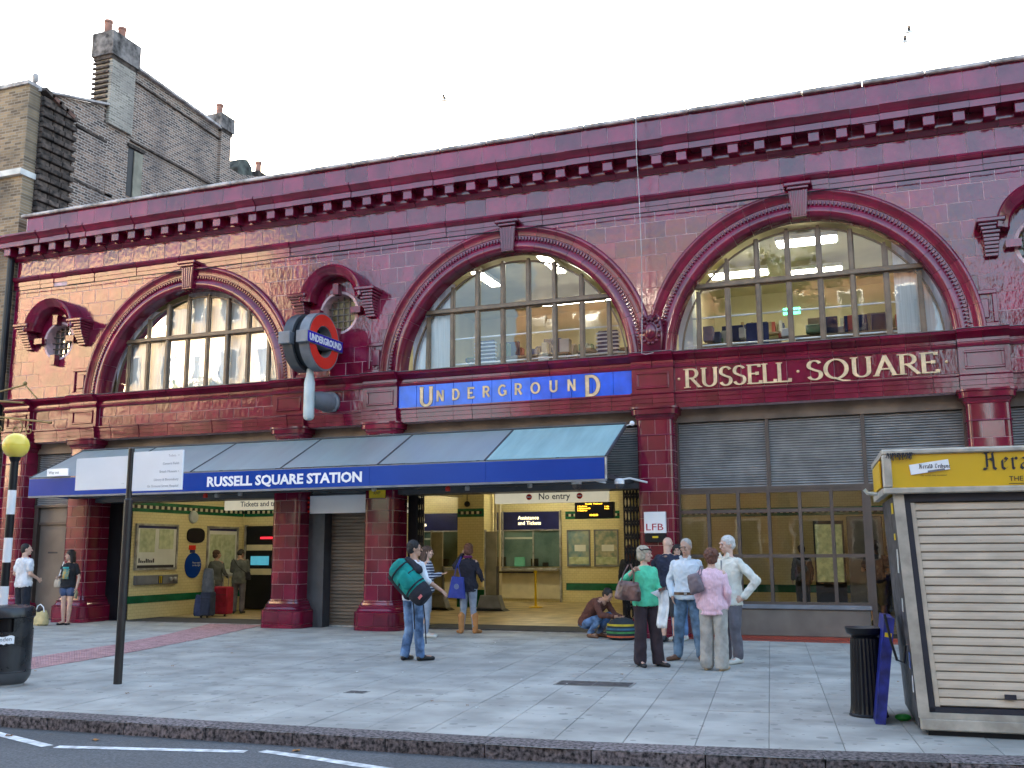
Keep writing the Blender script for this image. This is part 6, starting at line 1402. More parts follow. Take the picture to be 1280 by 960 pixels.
# stickers on its left side
for y, z, w, h_, m in ((-8.85, 1.98, .2, .1, YEL), (-8.8, 1.72, .13, .06, YEL), (-8.84, 1.5, .14, .22, MAPW), (-8.8, 1.1, .1, .12, MAPW), (-8.9, .62, .1, .14, BLUE), (-8.95, .42, .06, .14, WHITEP)):
    x = KX0-.03-.09*z/2.08-.004; MB().box(x, x+.004, y-w/2, y+w/2, z-h_/2, z+h_/2, m).build('sticker', t)
MB().box(HX-.012, HX-.002, KY0+.3, KY1-.1, HZ0+.08, HZ1-.07, KYL).build('side_board', t)
mb = MB(); mb.tube([(HX-.01, -8.2, HZ0+.05), (HX-.10, -8.2, HZ0+.06), (HX-.13, -8.2, HZ0+.10)], .02, LGREY, n=6); mb.build('hook', t)
for q in range(40):
    pass
mb = MB(); rnd = random.Random(4)
for q in range(60): x = HX+.03+rnd.random()*.22; mb.bar((x, HYf-.014, HZ1-.03), (x+rnd.gauss(0, .02), HYf-.016, HZ1-.05-rnd.random()*.05), .004, .004, INK)
mb.build('caught_grime_strands', t, kind='stuff')
kr = R(4.0); cpt = Vector((.10, -9.09, 0)); t.location = cpt+Matrix.Rotation(kr, 3, 'Z') @ (Vector((1.6, -8.4, 0))-cpt); t.rotation_euler = (0, 0, kr)
# blue panel leaning on the kiosk
t = thing('leaning_board', 'thick blue board leaning against the left side of the kiosk', 'board', (-.18, -8.5, 0))
BL2 = mat('scuffed_royal_blue', (.02, .03, .26), rough=.35, var=.3, scale=6)
p = Vector((-.20, -8.62, 0)); q = Vector((-.06, -8.60, .97)); u = Vector((-.06, .78, 0)).normalized()
ax = (q-p).normalized(); nn = ax.cross(u)
mb = MB(); mb.obox((p+q)/2+u*.35+nn*.0, ax*(q-p).length/2, u*.35, nn*.045, BL2); mb.build('panel', t)
mb = MB(); mb.obox((p+q)/2+u*.35-nn*.048, ax*(q-p).length/2*.86, u*.28, nn*.003, mat('pale_blue_poster', (.25, .4, .55), var=.3, scale=4, col2=(.08, .12, .3))); mb.build('poster', t)
mb = MB(); mb.obox(q-ax*.16+u*-.004, ax*.02, u*.004, nn*.03, YEL); mb.build('yellow_label', t)
t2 = thing('folded_cable', 'black cable loop hanging between the leaning blue board and the kiosk', 'cable', (0, -8.9, .6)); MB().tube([(-.10, -8.9, 1.02), (-.06, -8.92, .78), (-.02, -8.92, .62), (.04, -8.95, .60), (.06, -8.95, .75)], .012, BLACK, n=6).build('cable', t2)
t2 = thing('green_bag', 'crumpled green bag on the ground behind the leaning board', 'bag', (.02, -8.3, 0)); MB().sphere((.0, -8.3, .03), .07, mat('green_plastic_bag', (.03, .35, .05), rough=.4), n=14, k=8, sc=(1.1, .8, .5)).build('bag_body', t2, smooth=60)

# ------------------------------------------------------------ gulls
def gull(px, py, d, s, label):
    r = _f+_x2*((px-640)/1238.13)-_u2*((py-480)/1238.13); c = Vector((0, -18.8, 1.6))+r*d
    mb = MB(); mb.sphere(tuple(c), .12*s, WHITE, n=8, k=6, sc=(2.2, .8, .7))
    for sg in (-1, 1): mb.add([c+Vector((-.1, 0, 0))*s, c+Vector((.15, 0, 0))*s, c+Vector((.1, sg*.35, .22))*s, c+Vector((-.06, sg*.3, .2))*s, c+Vector((-.05, sg*.8, .1))*s], [(0, 1, 2, 3), (3, 2, 4)], GREY)
    o = mb.build('gull', None); props(o, label, 'bird')
gull(1136, 40, 75, 1.2, 'grey gull high in the white sky, upper one above the right arch'); gull(1131, 52, 78, 1.2, 'grey gull just below the other one in the sky above the right arch'); gull(556, 125, 80, 1.3, 'lone grey gull in the white sky above the middle of the station')
# ------------------------------------------------------------ people
SKIN = mat('skin', (.46, .27, .19), rough=.55, var=.08, scale=9); SKIN.node_tree.nodes['Principled BSDF'].inputs['Subsurface Weight'].default_value = .08
SKIN2 = mat('pale_skin', (.60, .38, .29), rough=.55, var=.08, scale=9)
def cloth(name, c, **k): return mat(name, c, rough=k.pop('rough', .9), var=k.pop('var', .14), scale=k.pop('scale', 7), bump=.3, bscale=50, **k)
DENIM = cloth('blue_denim', (.10, .19, .36), var=.3); stains(DENIM, 3.5, .5, .7, (.28, .40, .56), .6)
DENIM2 = cloth('pale_grey_denim', (.25, .29, .36)); DENIM3 = cloth('worn_blue_denim', (.12, .20, .30), var=.3); stains(DENIM3, 3, .5, .7, (.26, .36, .46), .6)
HAIRS = {k: mat(k+'_hair', c, rough=.65, var=.12, scale=30, bump=.6, bscale=60) for k, c in dict(black=(.012, .01, .01), brown=(.07, .035, .022), auburn=(.13, .05, .03), silver=(.36, .34, .31), white=(.55, .54, .52), blonde=(.42, .36, .27)).items()}

def cone_prim(a, b, r1, r2, n=12):
    a, b = Vector(a), Vector(b); d = b-a; L = d.length
    if L < 1e-5: d = Vector((0, 0, 1))
    d.normalize(); u = d.cross(Vector((1, 0, 0)) if abs(d.x) < .8 else Vector((0, 1, 0))).normalized(); v = d.cross(u)
    vs = [a-d*r1]; rings = []
    for ang in (-60, -30, 0): rings.append((a+d*r1*math.sin(R(ang)), r1*math.cos(R(ang))))
    for ang in (0, 30, 60): rings.append((b+d*r2*math.sin(R(ang)), r2*math.cos(R(ang))))
    for c, r in rings: vs += [c+(u*math.cos(2*PI*j/n)+v*math.sin(2*PI*j/n))*r for j in range(n)]
    vs.append(b+d*r2); k = len(rings)
    fs = [(0, 1+(j+1) % n, 1+j) for j in range(n)]+[(1+i*n+j, 1+i*n+(j+1) % n, 1+(i+1)*n+(j+1) % n, 1+(i+1)*n+j) for i in range(k-1) for j in range(n)]
    e = len(vs)-1; fs += [(1+(k-1)*n+j, 1+(k-1)*n+(j+1) % n, e) for j in range(n)]
    return vs, fs
def ell_prim(c, rx, ry, rz, M=None, n=16, k=10):
    vs = []
    for i in range(k+1):
        for j in range(n):
            p = Vector((rx*math.sin(PI*i/k)*math.cos(2*PI*j/n), ry*math.sin(PI*i/k)*math.sin(2*PI*j/n), rz*math.cos(PI*i/k)))
            if M: p = M @ p
            vs.append(Vector(c)+p)
    return vs, [(i*n+j, (i+1)*n+j, (i+1)*n+(j+1) % n, i*n+(j+1) % n) for i in range(k) for j in range(n)]
def loft_prim(rings, side=Vector((1, 0, 0)), n=20):
    vs = []; k = len(rings)
    for i, (c, rx, ry) in enumerate(rings):
        d = (Vector(rings[min(i+1, k-1)][0])-Vector(rings[max(i-1, 0)][0])).normalized(); sd_ = (side-d*side.dot(d)).normalized(); fw = d.cross(sd_)
        for j in range(n):
            t = 2*PI*j/n; cx, sx = math.cos(t), math.sin(t); e = .86
            vs.append(Vector(c)+sd_*rx*math.copysign(abs(cx)**e, cx)+fw*ry*math.copysign(abs(sx)**e, sx))
    fs = [(i*n+j, i*n+(j+1) % n, (i+1)*n+(j+1) % n, (i+1)*n+j) for i in range(k-1) for j in range(n)]+[tuple(range(n))[::-1], tuple((k-1)*n+j for j in range(n))]
    return vs, fs
def blob(name, prims, voxel, m, parent, smooth=4, fold=0, fscale=(9, 9, 6), X=None, label=None, cuts=()):
    me = bpy.data.meshes.new(name); V = []; F = []
    for vs, fs in prims: o = len(V); V += [tuple(v) for v in vs]; F += [[o+i for i in f] for f in fs]
    me.from_pydata(V, [], F); bm = bmesh.new(); bm.from_mesh(me); bmesh.ops.remove_doubles(bm, verts=bm.verts, dist=1e-6); bmesh.ops.recalc_face_normals(bm, faces=bm.faces); bm.to_mesh(me); bm.free()
    o = bpy.data.objects.new('tmp', me); C.objects.link(o)
    r = o.modifiers.new('r', 'REMESH'); r.mode = 'VOXEL'; r.voxel_size = voxel; r.use_smooth_shade = True
    if smooth: s = o.modifiers.new('s', 'SMOOTH'); s.factor = .5; s.iterations = smooth
    dg = bpy.context.evaluated_depsgraph_get(); me2 = bpy.data.meshes.new_from_object(o.evaluated_get(dg)); bpy.data.objects.remove(o); bpy.data.meshes.remove(me)
    me2.name = name
    if fold:
        nn = [v.normal.copy() for v in me2.vertices]
        for v, n_ in zip(me2.vertices, nn):
            p = v.co; q = Vector((p.x*fscale[0], p.y*fscale[1], p.z*fscale[2])); d = noise.noise(q)+.5*noise.noise(q*2.3)
            v.co += n_*(1-abs(d)*2)*fold*.6
    if X is not None: me2.transform(X)
    me2.materials.clear(); me2.materials.append(m); me2.polygons.foreach_set('use_smooth', [True]*len(me2.polygons)); me2.update()
    return link(name, me2, parent, label=label)

def hand_prims(w, d, n_, side, curl=.5, s=1.0):
    """w wrist, d along the hand, n_ palm normal (fingers curl to it), side towards the thumb"""
    w, d, n_, side = Vector(w), Vector(d).normalized(), Vector(n_).normalized(), Vector(side).normalized(); P = []
    side = (side-d*side.dot(d)).normalized(); n_ = (n_-d*n_.dot(d)-side*n_.dot(side)).normalized()
    M = Matrix((side, n_, d)).transposed()
    P.append(ell_prim(w+d*.045*s, .041*s, .017*s, .056*s, M, 12, 8)); P.append(cone_prim(w-d*.02, w+d*.03*s, .026*s, .026*s))
    for k, (off, L) in enumerate(((.031, .070), (.0105, .078), (-.0105, .072), (-.031, .058))):
        p = w+d*.088*s+side*off*s; L *= s; a = curl*.7; q = p+(d*math.cos(a)+n_*math.sin(a)+side*off*.8)*L*.42; a2 = curl*1.7; r_ = q+(d*math.cos(a2)+n_*math.sin(a2))*L*.34; a3 = curl*2.3; t = r_+(d*math.cos(a3)+n_*math.sin(a3))*L*.24
        P += [cone_prim(p-d*.02, q, .0098*s, .009*s, 8), cone_prim(q, r_, .009*s, .0082*s, 8), cone_prim(r_, t, .0082*s, .007*s, 8)]
    p = w+d*.03*s+side*.032*s; q = p+(d*.75+side*.6+n_*.3).normalized()*.035*s; r_ = q+(d*.95+side*.15+n_*.35).normalized()*.03*s
    P += [cone_prim(p, q, .0125*s, .0105*s, 8), cone_prim(q, r_, .0105*s, .0085*s, 8)]
    return P

def person(label, loc, rz, H=1.75, fem=False, J=None, top=None, legs=None, shoes=None, hair=None, skin=SKIN, face=True, sleeve='long', legw='mid', hand=(.5, .5), head=(0, 0), tophem=.86, skirt=None, neckz=None, group=None, build=1.0, coarse=False, topfold=.018, hands=None, legcut=None, collar=None):
    g = H/1.75; fx = bool(face)
    j = dict(P=(0, 0, .95), N=(0, .01, 1.475), HD=(0, -.012, 1.635), sL=(.174, .012, 1.395), eL=(.235, .03, 1.13), wL=(.245, -.05, .885), sR=(-.174, .012, 1.395), eR=(-.235, .03, 1.13), wR=(-.245, -.05, .885),
             hL=(.092, 0, .93), kL=(.10, -.015, .50), aL=(.105, .02, .09), tL=(.13, -.14, .03), hR=(-.092, 0, .93), kR=(-.10, -.015, .50), aR=(-.105, .02, .09), tR=(-.13, -.14, .03))
    if fem:
        for k in ('sL', 'eL', 'wL', 'sR', 'eR', 'wR'): v = j[k]; j[k] = (v[0]*.88, v[1], v[2])
    if J: j.update(J)
    j = {k: Vector(v) for k, v in j.items()}
    X = Matrix.Diagonal((g*build, g*build, g, 1))
    T = Matrix.Translation(loc) @ Matrix.Rotation(rz, 4, 'Z') @ X
    t = thing('person', label, 'person', loc, group, rz); pinv = t
    def pt(v): return T @ Vector(v)
    vx = .0075 if not coarse else .012
    # spine rings
    def spine(tt):
        a = j['P']; b = j['N']; m_ = (a+b)/2+Vector(J.get('bend', (0, 0, 0)) if J else (0, 0, 0)); return a*(1-tt)**2+m_*2*tt*(1-tt)+b*tt**2
    f = .90 if fem else 1.0
    tab = [(-.14, .165 if not fem else .172, .115), (-.02, .172 if not fem else .178, .122), (.12, .158 if not fem else .150, .112), (.28, .152*f, .104), (.45, .165*f, .112), (.62, .180*f, .118 if not fem else .125), (.78, .188*f, .108), (.89, .138*f, .086), (.97, .095*f, .072), (1.02, .058, .058)]
    def rings(ex, t0=-.2, t1=1.1): return [(spine(a), rx+ex, ry+ex) for a, rx, ry in tab if t0 <= a <= t1]
    B = [loft_prim(rings(0))]
    HDm = Matrix.Rotation(R(head[0]), 3, 'Z') @ Matrix.Rotation(R(head[1]), 3, 'X')
    hc = j['HD']
    def hp(x, y, z): return hc+HDm @ Vector((x, y, z))
    B += [ell_prim(hc+HDm @ Vector((0, .008, .02)), .074, .094, .098, HDm), ell_prim(hp(0, -.022, -.05), .055, .066, .066, HDm), cone_prim(hp(0, -.068, -.085), hp(0, -.06, -.088), .022, .022)]
    B += [cone_prim(hp(0, -.092, .012), hp(0, -.112, -.022), .008, .0135, 8), cone_prim(hp(-.025, -.085, .036), hp(.025, -.085, .036), .014, .014, 8), cone_prim(hp(-.018, -.088, -.055), hp(.018, -.088, -.055), .010, .010, 8)]
    for s in (-1, 1): B += [ell_prim(hp(s*.076, .012, -.005), .009, .018, .031, HDm, 8, 6), ell_prim(hp(s*.035, -.07, -.018), .022, .02, .022, HDm, 8, 6)]
    B += [cone_prim(j['N']-Vector((0, 0, .04)), hc+HDm @ Vector((0, .025, -.05)), .062 if not fem else .054, .054 if not fem else .047)]
    for s in 'LR':
        a, e, w = j['s'+s], j['e'+s], j['w'+s]
        B += [cone_prim(j['N']+(a-j['N'])*.35-Vector((0, 0, .03)), a, .055, .052), cone_prim(a, e, .049*f, .038*f), cone_prim(e, e+(w-e)*.35, .039*f, .038*f), cone_prim(e+(w-e)*.35, w, .038*f, .025*f)]
        h_, k_, an, to = j['h'+s], j['k'+s], j['a'+s], j['t'+s]
        B += [cone_prim(h_, k_, .086, .056), cone_prim(k_, k_+(an-k_)*.35, .054, .056), cone_prim(k_+(an-k_)*.35, an, .056, .036), cone_prim(an-Vector((0, -.01, .03)), to+Vector((0, 0, .012)), .036, .030), ell_prim(an+Vector((0, .025, -.045)), .034, .04, .035)]
        sd_ = -1 if s == 'L' else 1
        if hands and s in hands: d_, n_, th = hands[s]
        else: d_ = (w-e).normalized()*.8+Vector((0, -.1, -.25)); n_ = Vector((sd_, 0, 0)); th = Vector((0, -1, 0))
        B += hand_prims(w, d_, n_, th, hand[0 if s == 'L' else 1], .95*f)
    body = blob('body', B, vx, skin, t, smooth=2, X=T)
    # face
    if fx:
        mb = MB()
        for s in (-1, 1):
            for rr, mm, dy in ((.0075, WHITE, 0), (.0072, INK, -.0025)):
                c = hp(s*.031, -.0765+dy, .014); mb.sphere(tuple(c), rr, mm, n=8, k=6, sc=(1.2, 1, .75))
        for v in mb.v: pass
        mb.v = [tuple(T @ Vector(v)) for v in mb.v]; mb.build('eyes', t, smooth=60)
        mb = MB(); hm_ = HAIRS.get(hair[1] if hair else 'brown', HAIRS['brown'])
        for s in (-1, 1): mb.tube([hp(s*.017, -.098, .034), hp(s*.034, -.098, .040), hp(s*.050, -.088, .034)], .0042, hm_, n=5)
        mb.v = [tuple(T @ Vector(v)) for v in mb.v]; mb.build('eyebrows', t)
        mb = MB(); mb.tube([hp(-.023, -.094, -.056), hp(0, -.102, -.0535), hp(.023, -.094, -.056)], .0052, MATS.get('lip_colour') or mat('lip_colour', (.36, .12, .10), rough=.5), n=6)
        mb.v = [tuple(T @ Vector(v)) for v in mb.v]; mb.build('lips', t)
    # top garment
    if top:
        P = [loft_prim([r_ for r_ in rings(.021, -.2, .95)]+[(spine(.985), .078*f, .072)])]
        if tophem < .84: c0 = spine(-.14); P.append(loft_prim([((c0.x, c0.y, tophem), .180*f+.012, .135), (tuple(c0), .178*f+.012, .132), (tuple(spine(.1)), .16*f, .12)]))
        for s in 'LR':
            a, e, w = j['s'+s], j['e'+s], j['w'+s]; P.append(cone_prim(j['N']+(a-j['N'])*.4-Vector((0, 0, .045)), a-Vector((0, 0, .008)), .058*f, .058*f))
            if sleeve == 'long': P += [cone_prim(a, e, .059*f, .054*f), cone_prim(e, e+(w-e)*.93, .056*f, .043*f)]
            elif sleeve == 'rolled': P += [cone_prim(a, e, .059*f, .055*f), cone_prim(e, e+(w-e)*.18, .056*f, .052*f)]
            elif sleeve == 'short': P += [cone_prim(a, a+(e-a)*.62, .064*f, .062*f)]
            elif sleeve == 'three': P += [cone_prim(a, e, .060*f, .05*f), cone_prim(e, e+(w-e)*.45, .05*f, .046*f)]
        if fem:
            for s in (-1, 1): c = spine(.62); P.append(ell_prim(c+Vector((s*.075, -.085, .0)), .062, .055, .062))
        blob('top', P, .0105 if not coarse else .016, top, t, smooth=4, fold=topfold, fscale=(10, 10, 8), X=T)
    if legs:
        wt = {'slim': (.094, .066, .058, .050), 'mid': (.100, .078, .072, .068), 'wide': (.104, .088, .088, .092), 'shorts': (.108, .098, .09, .08), 'mini': (.104, .10, .1, .1)}[legw]
        c = spine(0); P = [loft_prim([((spine(-.2).x, spine(-.2).y, j['hL'].z-.07), .165, .118), (tuple(spine(-.14)), .178, .126), (tuple(spine(-.02)), .180, .127), (tuple(spine(.06)), .160, .114)])]
        for s in 'LR':
            h_, k_, an = j['h'+s], j['k'+s], j['a'+s]
            if legw in ('shorts', 'mini'): e_ = h_+(k_-h_)*(1.02 if legw == 'shorts' else .42); P.append(cone_prim(h_, e_, wt[0], wt[1]))
            else: P += [cone_prim(h_, k_, wt[0], wt[1]), cone_prim(k_, an+(k_-an)*.02+Vector((0, 0, -.0 if legw != 'wide' else -.015)), wt[2], wt[3])]
        if skirt: P.append(loft_prim([((0, 0, skirt), .20, .16), ((0, 0, .88), .19, .14), ((0, 0, .98), .165, .12)]))
        blob('trousers' if legw not in ('shorts', 'mini') else 'shorts', P, .0115 if not coarse else .017, legs, t, smooth=3, fold=.014, fscale=(8, 8, 4.5), X=T)
        lm = C.objects[-1].data if False else t.children[-1].data if False else None
        for o_ in [q for q in bpy.data.objects if q.parent == t and q.name.split('.')[0] in ('trousers',)]:
            for v in o_.data.vertices:
                if v.co.z < loc[2]+.03: v.co.z = loc[2]+.03
    if shoes:
        for s in 'LR':
            an, to = j['a'+s], j['t'+s]; fl = Vector((to.x-an.x, to.y-an.y, 0)).normalized(); z0 = to.z
            P = [cone_prim(an+Vector((0, .03, -.045)), an+fl*.06+Vector((0, 0, -.04)), .044, .044), cone_prim(an+fl*.05+Vector((0, 0, -.045)), Vector((to.x, to.y, z0))+fl*.045, .042, .032), cone_prim(an+Vector((0, 0, 0)), an+Vector((0, 0, -.04)), .045, .046)]
            if shoes[1] == 'boot': P += [cone_prim(an, an+Vector((0, 0, .26)), .056, .070)]
            if shoes[1] == 'flat': P = [cone_prim(an+Vector((0, .035, -.06)), an+fl*.05+Vector((0, 0, -.06)), .035, .036), cone_prim(an+fl*.05+Vector((0, 0, -.06)), Vector((to.x, to.y, z0))+fl*.03, .036, .03)]
            vsx = blob('shoe' if shoes[1] != 'boot' else 'boot', P, .010, shoes[0], t, smooth=2, X=T)
            zmin = loc[2]+.001
            for v in vsx.data.vertices:
                if v.co.z < zmin: v.co.z = zmin
    if hair:
        st_, hk = hair; hm = HAIRS[hk]; E = lambda x, y, z, a, b, c_: ell_prim(hp(x, y, z), a, b, c_, HDm)
        P = []
        if st_ in ('short', 'crop'): ex = .008 if st_ == 'short' else .003; P = [E(0, .028, .045, .078+ex, .088+ex, .082+ex), E(0, .055, -.005, .070+ex, .058+ex, .072)]
        if st_ == 'bob': P = [E(0, .025, .048, .090, .102, .088), E(0, .055, -.02, .088, .065, .085), E(.055, .03, -.02, .035, .055, .07), E(-.055, .03, -.02, .035, .055, .07)]
        if st_ == 'curly':
            rnd = random.Random(5); P = [E(0, .03, .045, .088, .1, .088), E(0, .055, -.02, .085, .065, .085)]
            for q in range(46):
                a = rnd.random()*6.28; b = rnd.uniform(-.5, 1.3); cx, cy, cz = .088*math.cos(a)*math.cos(b), .03+.098*math.sin(a)*math.cos(b), .035+.09*math.sin(b)
                if cy < -.045 and cz < .07: continue
                P.append(E(cx, cy, cz, .020, .020, .020))
        if st_ == 'bun': P = [E(0, .028, .045, .085, .095, .084), E(0, .055, -.01, .074, .058, .07), E(0, .095, .06, .034, .036, .034)]
        if st_ == 'long': P = [E(0, .025, .048, .086, .1, .086), E(0, .055, -.03, .082, .058, .10), cone_prim(hp(0, .06, -.05), hp(0, .10, -.26), .075, .055), cone_prim(hp(.06, .02, -.02), hp(.075, .04, -.2), .03, .03), cone_prim(hp(-.06, .02, -.02), hp(-.075, .04, -.2), .03, .03)]
        if st_ == 'shoulder': P = [E(0, .025, .05, .092, .104, .09), E(0, .055, -.03, .088, .065, .10), cone_prim(hp(.065, .015, -.0), hp(.085, .02, -.14), .034, .034), cone_prim(hp(-.065, .015, 0), hp(-.085, .02, -.14), .034, .034), cone_prim(hp(0, .07, -.05), hp(0, .08, -.15), .07, .06)]
        if st_ != 'none': blob('hair', P, .009, hm, t, smooth=2, fold=.013 if st_ != 'crop' else .004, fscale=(30, 30, 14), X=T)
    return t, T, j
def extra(T, mb, name, parent, smooth=50, **k):
    mb.v = [tuple(T @ Vector(v)) for v in mb.v]; return mb.build(name, parent, smooth=smooth, **k)

WSH = cloth('white_cotton', (.72, .74, .78)); PBLUE = cloth('pale_blue_shirt_cloth', (.60, .66, .72), var=.05); MINT = cloth('mint_green_jersey', (.10, .58, .34), var=.08); PINKC = cloth('pale_pink_knit', (.78, .52, .60), var=.07, stretch=(14, 14, .5)); CREAMJ = cloth('cream_jacket_cloth', (.66, .65, .58), var=.06)
DKBR = cloth('dark_plum_trouser_cloth', (.035, .022, .028)); GREYT = cloth('light_grey_trouser_cloth', (.40, .38, .34)); GREYD = cloth('grey_trouser_cloth', (.13, .12, .14)); NAVS = cloth('navy_jersey', (.015, .02, .045)); BLKC = cloth('black_jersey', (.014, .014, .018)); BRJ = cloth('chestnut_corduroy', (.11, .04, .028), stretch=(20, 20, 1)); GRJ = cloth('olive_grey_coat_cloth', (.10, .11, .10))
BSH = mat('black_shoe_leather', (.012, .012, .014), rough=.35); BRSH = mat('brown_shoe_leather', (.16, .07, .035), rough=.4); TAN = mat('tan_boot_suede', (.42, .19, .06), rough=.8); WSHOE = mat('off_white_shoe', (.6, .58, .52), rough=.6); BEIGE = mat('beige_shoe', (.5, .36, .22), rough=.6); BELT = mat('brown_belt_leather', (.10, .045, .02), rough=.4)

def GP(px, py, z=0.0):     # a spot on the pavement, given where it is seen in the photograph
    d = _f+_x2*((px-640)/1238.13)-_u2*((py-480)/1238.13); k = (z-1.6)/d.z; return (0+d.x*k, -18.8+d.y*k, z)

# woman in mint green
t9, T, j = person('woman in a mint green top and dark trousers with a brown handbag', GP(809, 833), R(42), 1.66, fem=True, top=MINT, legs=DKBR, shoes=(BSH, 'shoe'), hair=('bob', 'blonde'), skin=SKIN2, sleeve='three', legw='wide', head=(42, 2), tophem=.86,
   J=dict(eR=(-.31, .12, 1.24), wR=(-.22, -.06, 1.40), eL=(.20, -.02, 1.14), wL=(.13, -.26, 1.10), aL=(.16, -.06, .09), tL=(.20, -.22, .03), kL=(.13, -.05, .50)), hand=(.9, 1.0), hands=dict(R=((.5, -.5, .3), (0, 0, -1), (.3, -.5, .5)), L=((.1, -1, 0), (-1, 0, 0), (0, 0, 1))))
mb = MB(); mb.tube([(.09, -.02, 1.72), (.085, -.075, 1.70), (0, -.10, 1.715), (-.085, -.07, 1.70), (-.09, -.02, 1.72)], .009, BLACK, n=6); extra(T, mb, 'sunglasses', t9)
def bag(name, label, c, w, h, d, m, tilt=0, handle=None, strapr=.009, smoothp=.6, cat='bag', hm=None, rz=0):
    t = thing(name, label, cat, c); Mx = Matrix.Rotation(rz, 3, 'Z') @ Matrix.Rotation(tilt, 3, 'Y'); c = Vector(c)
    P = [loft_prim([(c+Mx @ Vector((0, 0, -h/2)), w*.46, d*.42), (c+Mx @ Vector((0, 0, -h*.4)), w*.53, d*.52), (c+Mx @ Vector((0, 0, 0)), w*.5, d*.46), (c+Mx @ Vector((0, 0, h*.4)), w*.42, d*.3), (c+Mx @ Vector((0, 0, h/2)), w*.38, d*.16)], side=Mx @ Vector((1, 0, 0)))]
    blob('bag_body', P, .011, m, t, smooth=2, fold=.010, fscale=(10, 10, 8))
    if handle: 
        for hh in handle: MB().tube(hh, strapr, hm or m, n=6).build('strap', t, smooth=60)
    return t
h = T @ j['wR']; bc = Vector((h.x-.06, h.y-.10, 1.05))
BRB = mat('brown_patent_leather', (.14, .075, .065), rough=.28, var=.3, scale=8)
bag('handbag', 'slouchy brown leather handbag hanging from the arm of the woman in green', tuple(bc), .36, .26, .14, BRB, tilt=R(6), handle=[[(h.x-.05, h.y-.09, 1.41), (h.x-.11, h.y-.11, 1.3), (bc.x-.10, bc.y-.03, 1.16)], [(h.x-.02, h.y-.09, 1.42), (h.x+.03, h.y-.11, 1.3), (bc.x+.09, bc.y-.03, 1.16)]], strapr=.011)
h = T @ j['wL']; mb = MB(); n = 9; vs = []
for i in range(n+1):
    for k in range(7): vs.append((h.x-.05+.025*k+.02*math.sin(i*.5), h.y-.09+.02*math.sin(k*1.5+i*.3), h.z+.02-.52*i/n*(1 if k else .92)))
mb.add(vs, [(i*7+k, i*7+k+1, i*7+8+k, i*7+7+k) for i in range(n) for k in range(6)], cloth('white_carrier_plastic', (.8, .82, .82)))
for p_ in (0,): mb.add([(h.x-.14, h.y-.08, h.z-.02), (h.x+.0, h.y-.10, h.z+.03), (h.x-.0, h.y-.09, h.z-.10)], [(0, 1, 2)], WSH)
o = mb.build('white_carrier_bag', None, smooth=70); sol = o.modifiers.new('s', 'SOLIDIFY'); sol.thickness = .006; props(o, 'limp white carrier bag held in the hand of the woman in green', 'bag')
o = MB().obox(h+Vector((.04, -.12, .03)), (.05, 0, .015), (0, .03, 0), (0, 0, .02), BRB).build('purse', None); props(o, 'dark brown purse in the other hand of the woman in green', 'purse')

# grey-haired man in pale shirt and jeans
t, T, j = person('grey haired man in a pale blue shirt, blue jeans and brown belt', GP(862, 826), R(0), 1.77, top=PBLUE, legs=DENIM3, shoes=(BRSH, 'shoe'), hair=('crop', 'silver'), head=(-14, 14), hand=(.3, .3), tophem=.9,
   J=dict(eR=(-.27, .07, 1.14), wR=(-.21, -.06, .93), aL=(.17, 0, .09), tL=(.22, -.14, .03), aR=(-.17, .02, .09), tR=(-.26, -.10, .03), kL=(.13, -.02, .5), kR=(-.13, -.02, .5)))
mb = MB(); mb.add(*[loft_prim([((0, 0, .945), .206, .153), ((0, 0, .985), .203, .151)])[0], loft_prim([((0, 0, .945), .206, .153), ((0, 0, .985), .203, .151)])[1]], BELT); mb.box(-.02, .02, -.160, -.150, .95, .98, ALU); extra(T, mb, 'belt', t)
mb = MB(); [mb.prism([(s*.01, 1.44), (s*.085, 1.47), (s*.09, 1.50), (s*.06, 1.52)], -.085, -.07, PBLUE) for s in (-1, 1)]; extra(T, mb, 'collar', t)
# woman in pink seen from behind
t, T, j = person('woman in a pale pink cardigan and light grey trousers seen from behind', GP(894, 838), R(172), 1.62, fem=True, top=PINKC, legs=GREYT, shoes=(BEIGE, 'flat'), hair=('curly', 'auburn'), skin=SKIN2, face=False, sleeve='long', legw='wide', head=(20, 0), tophem=.80, build=1.08,
   J=dict(eL=(.19, .06, 1.13), wL=(.20, -.06, .89), eR=(-.22, .02, 1.13), wR=(-.16, -.14, .92)))
h = T @ Vector((.13, .10, 1.18)); bc = Vector((h.x-.06, h.y-.06, 1.16))
GB = mat('mauve_grey_leather', (.17, .13, .15), rough=.4, var=.2)
bag('shoulder_bag', 'small mauve grey shoulder bag under the arm of the woman in pink', tuple(bc), .20, .26, .09, GB, tilt=R(-14), handle=[[tuple(bc+Vector((-.05, -.02, .1))), tuple(T @ Vector((.16, .1, 1.40))), tuple(T @ Vector((.15, .0, 1.50)))], [tuple(bc+Vector((.05, -.02, .1))), tuple(T @ Vector((.11, .13, 1.38))), tuple(T @ Vector((.13, .0, 1.50)))]])
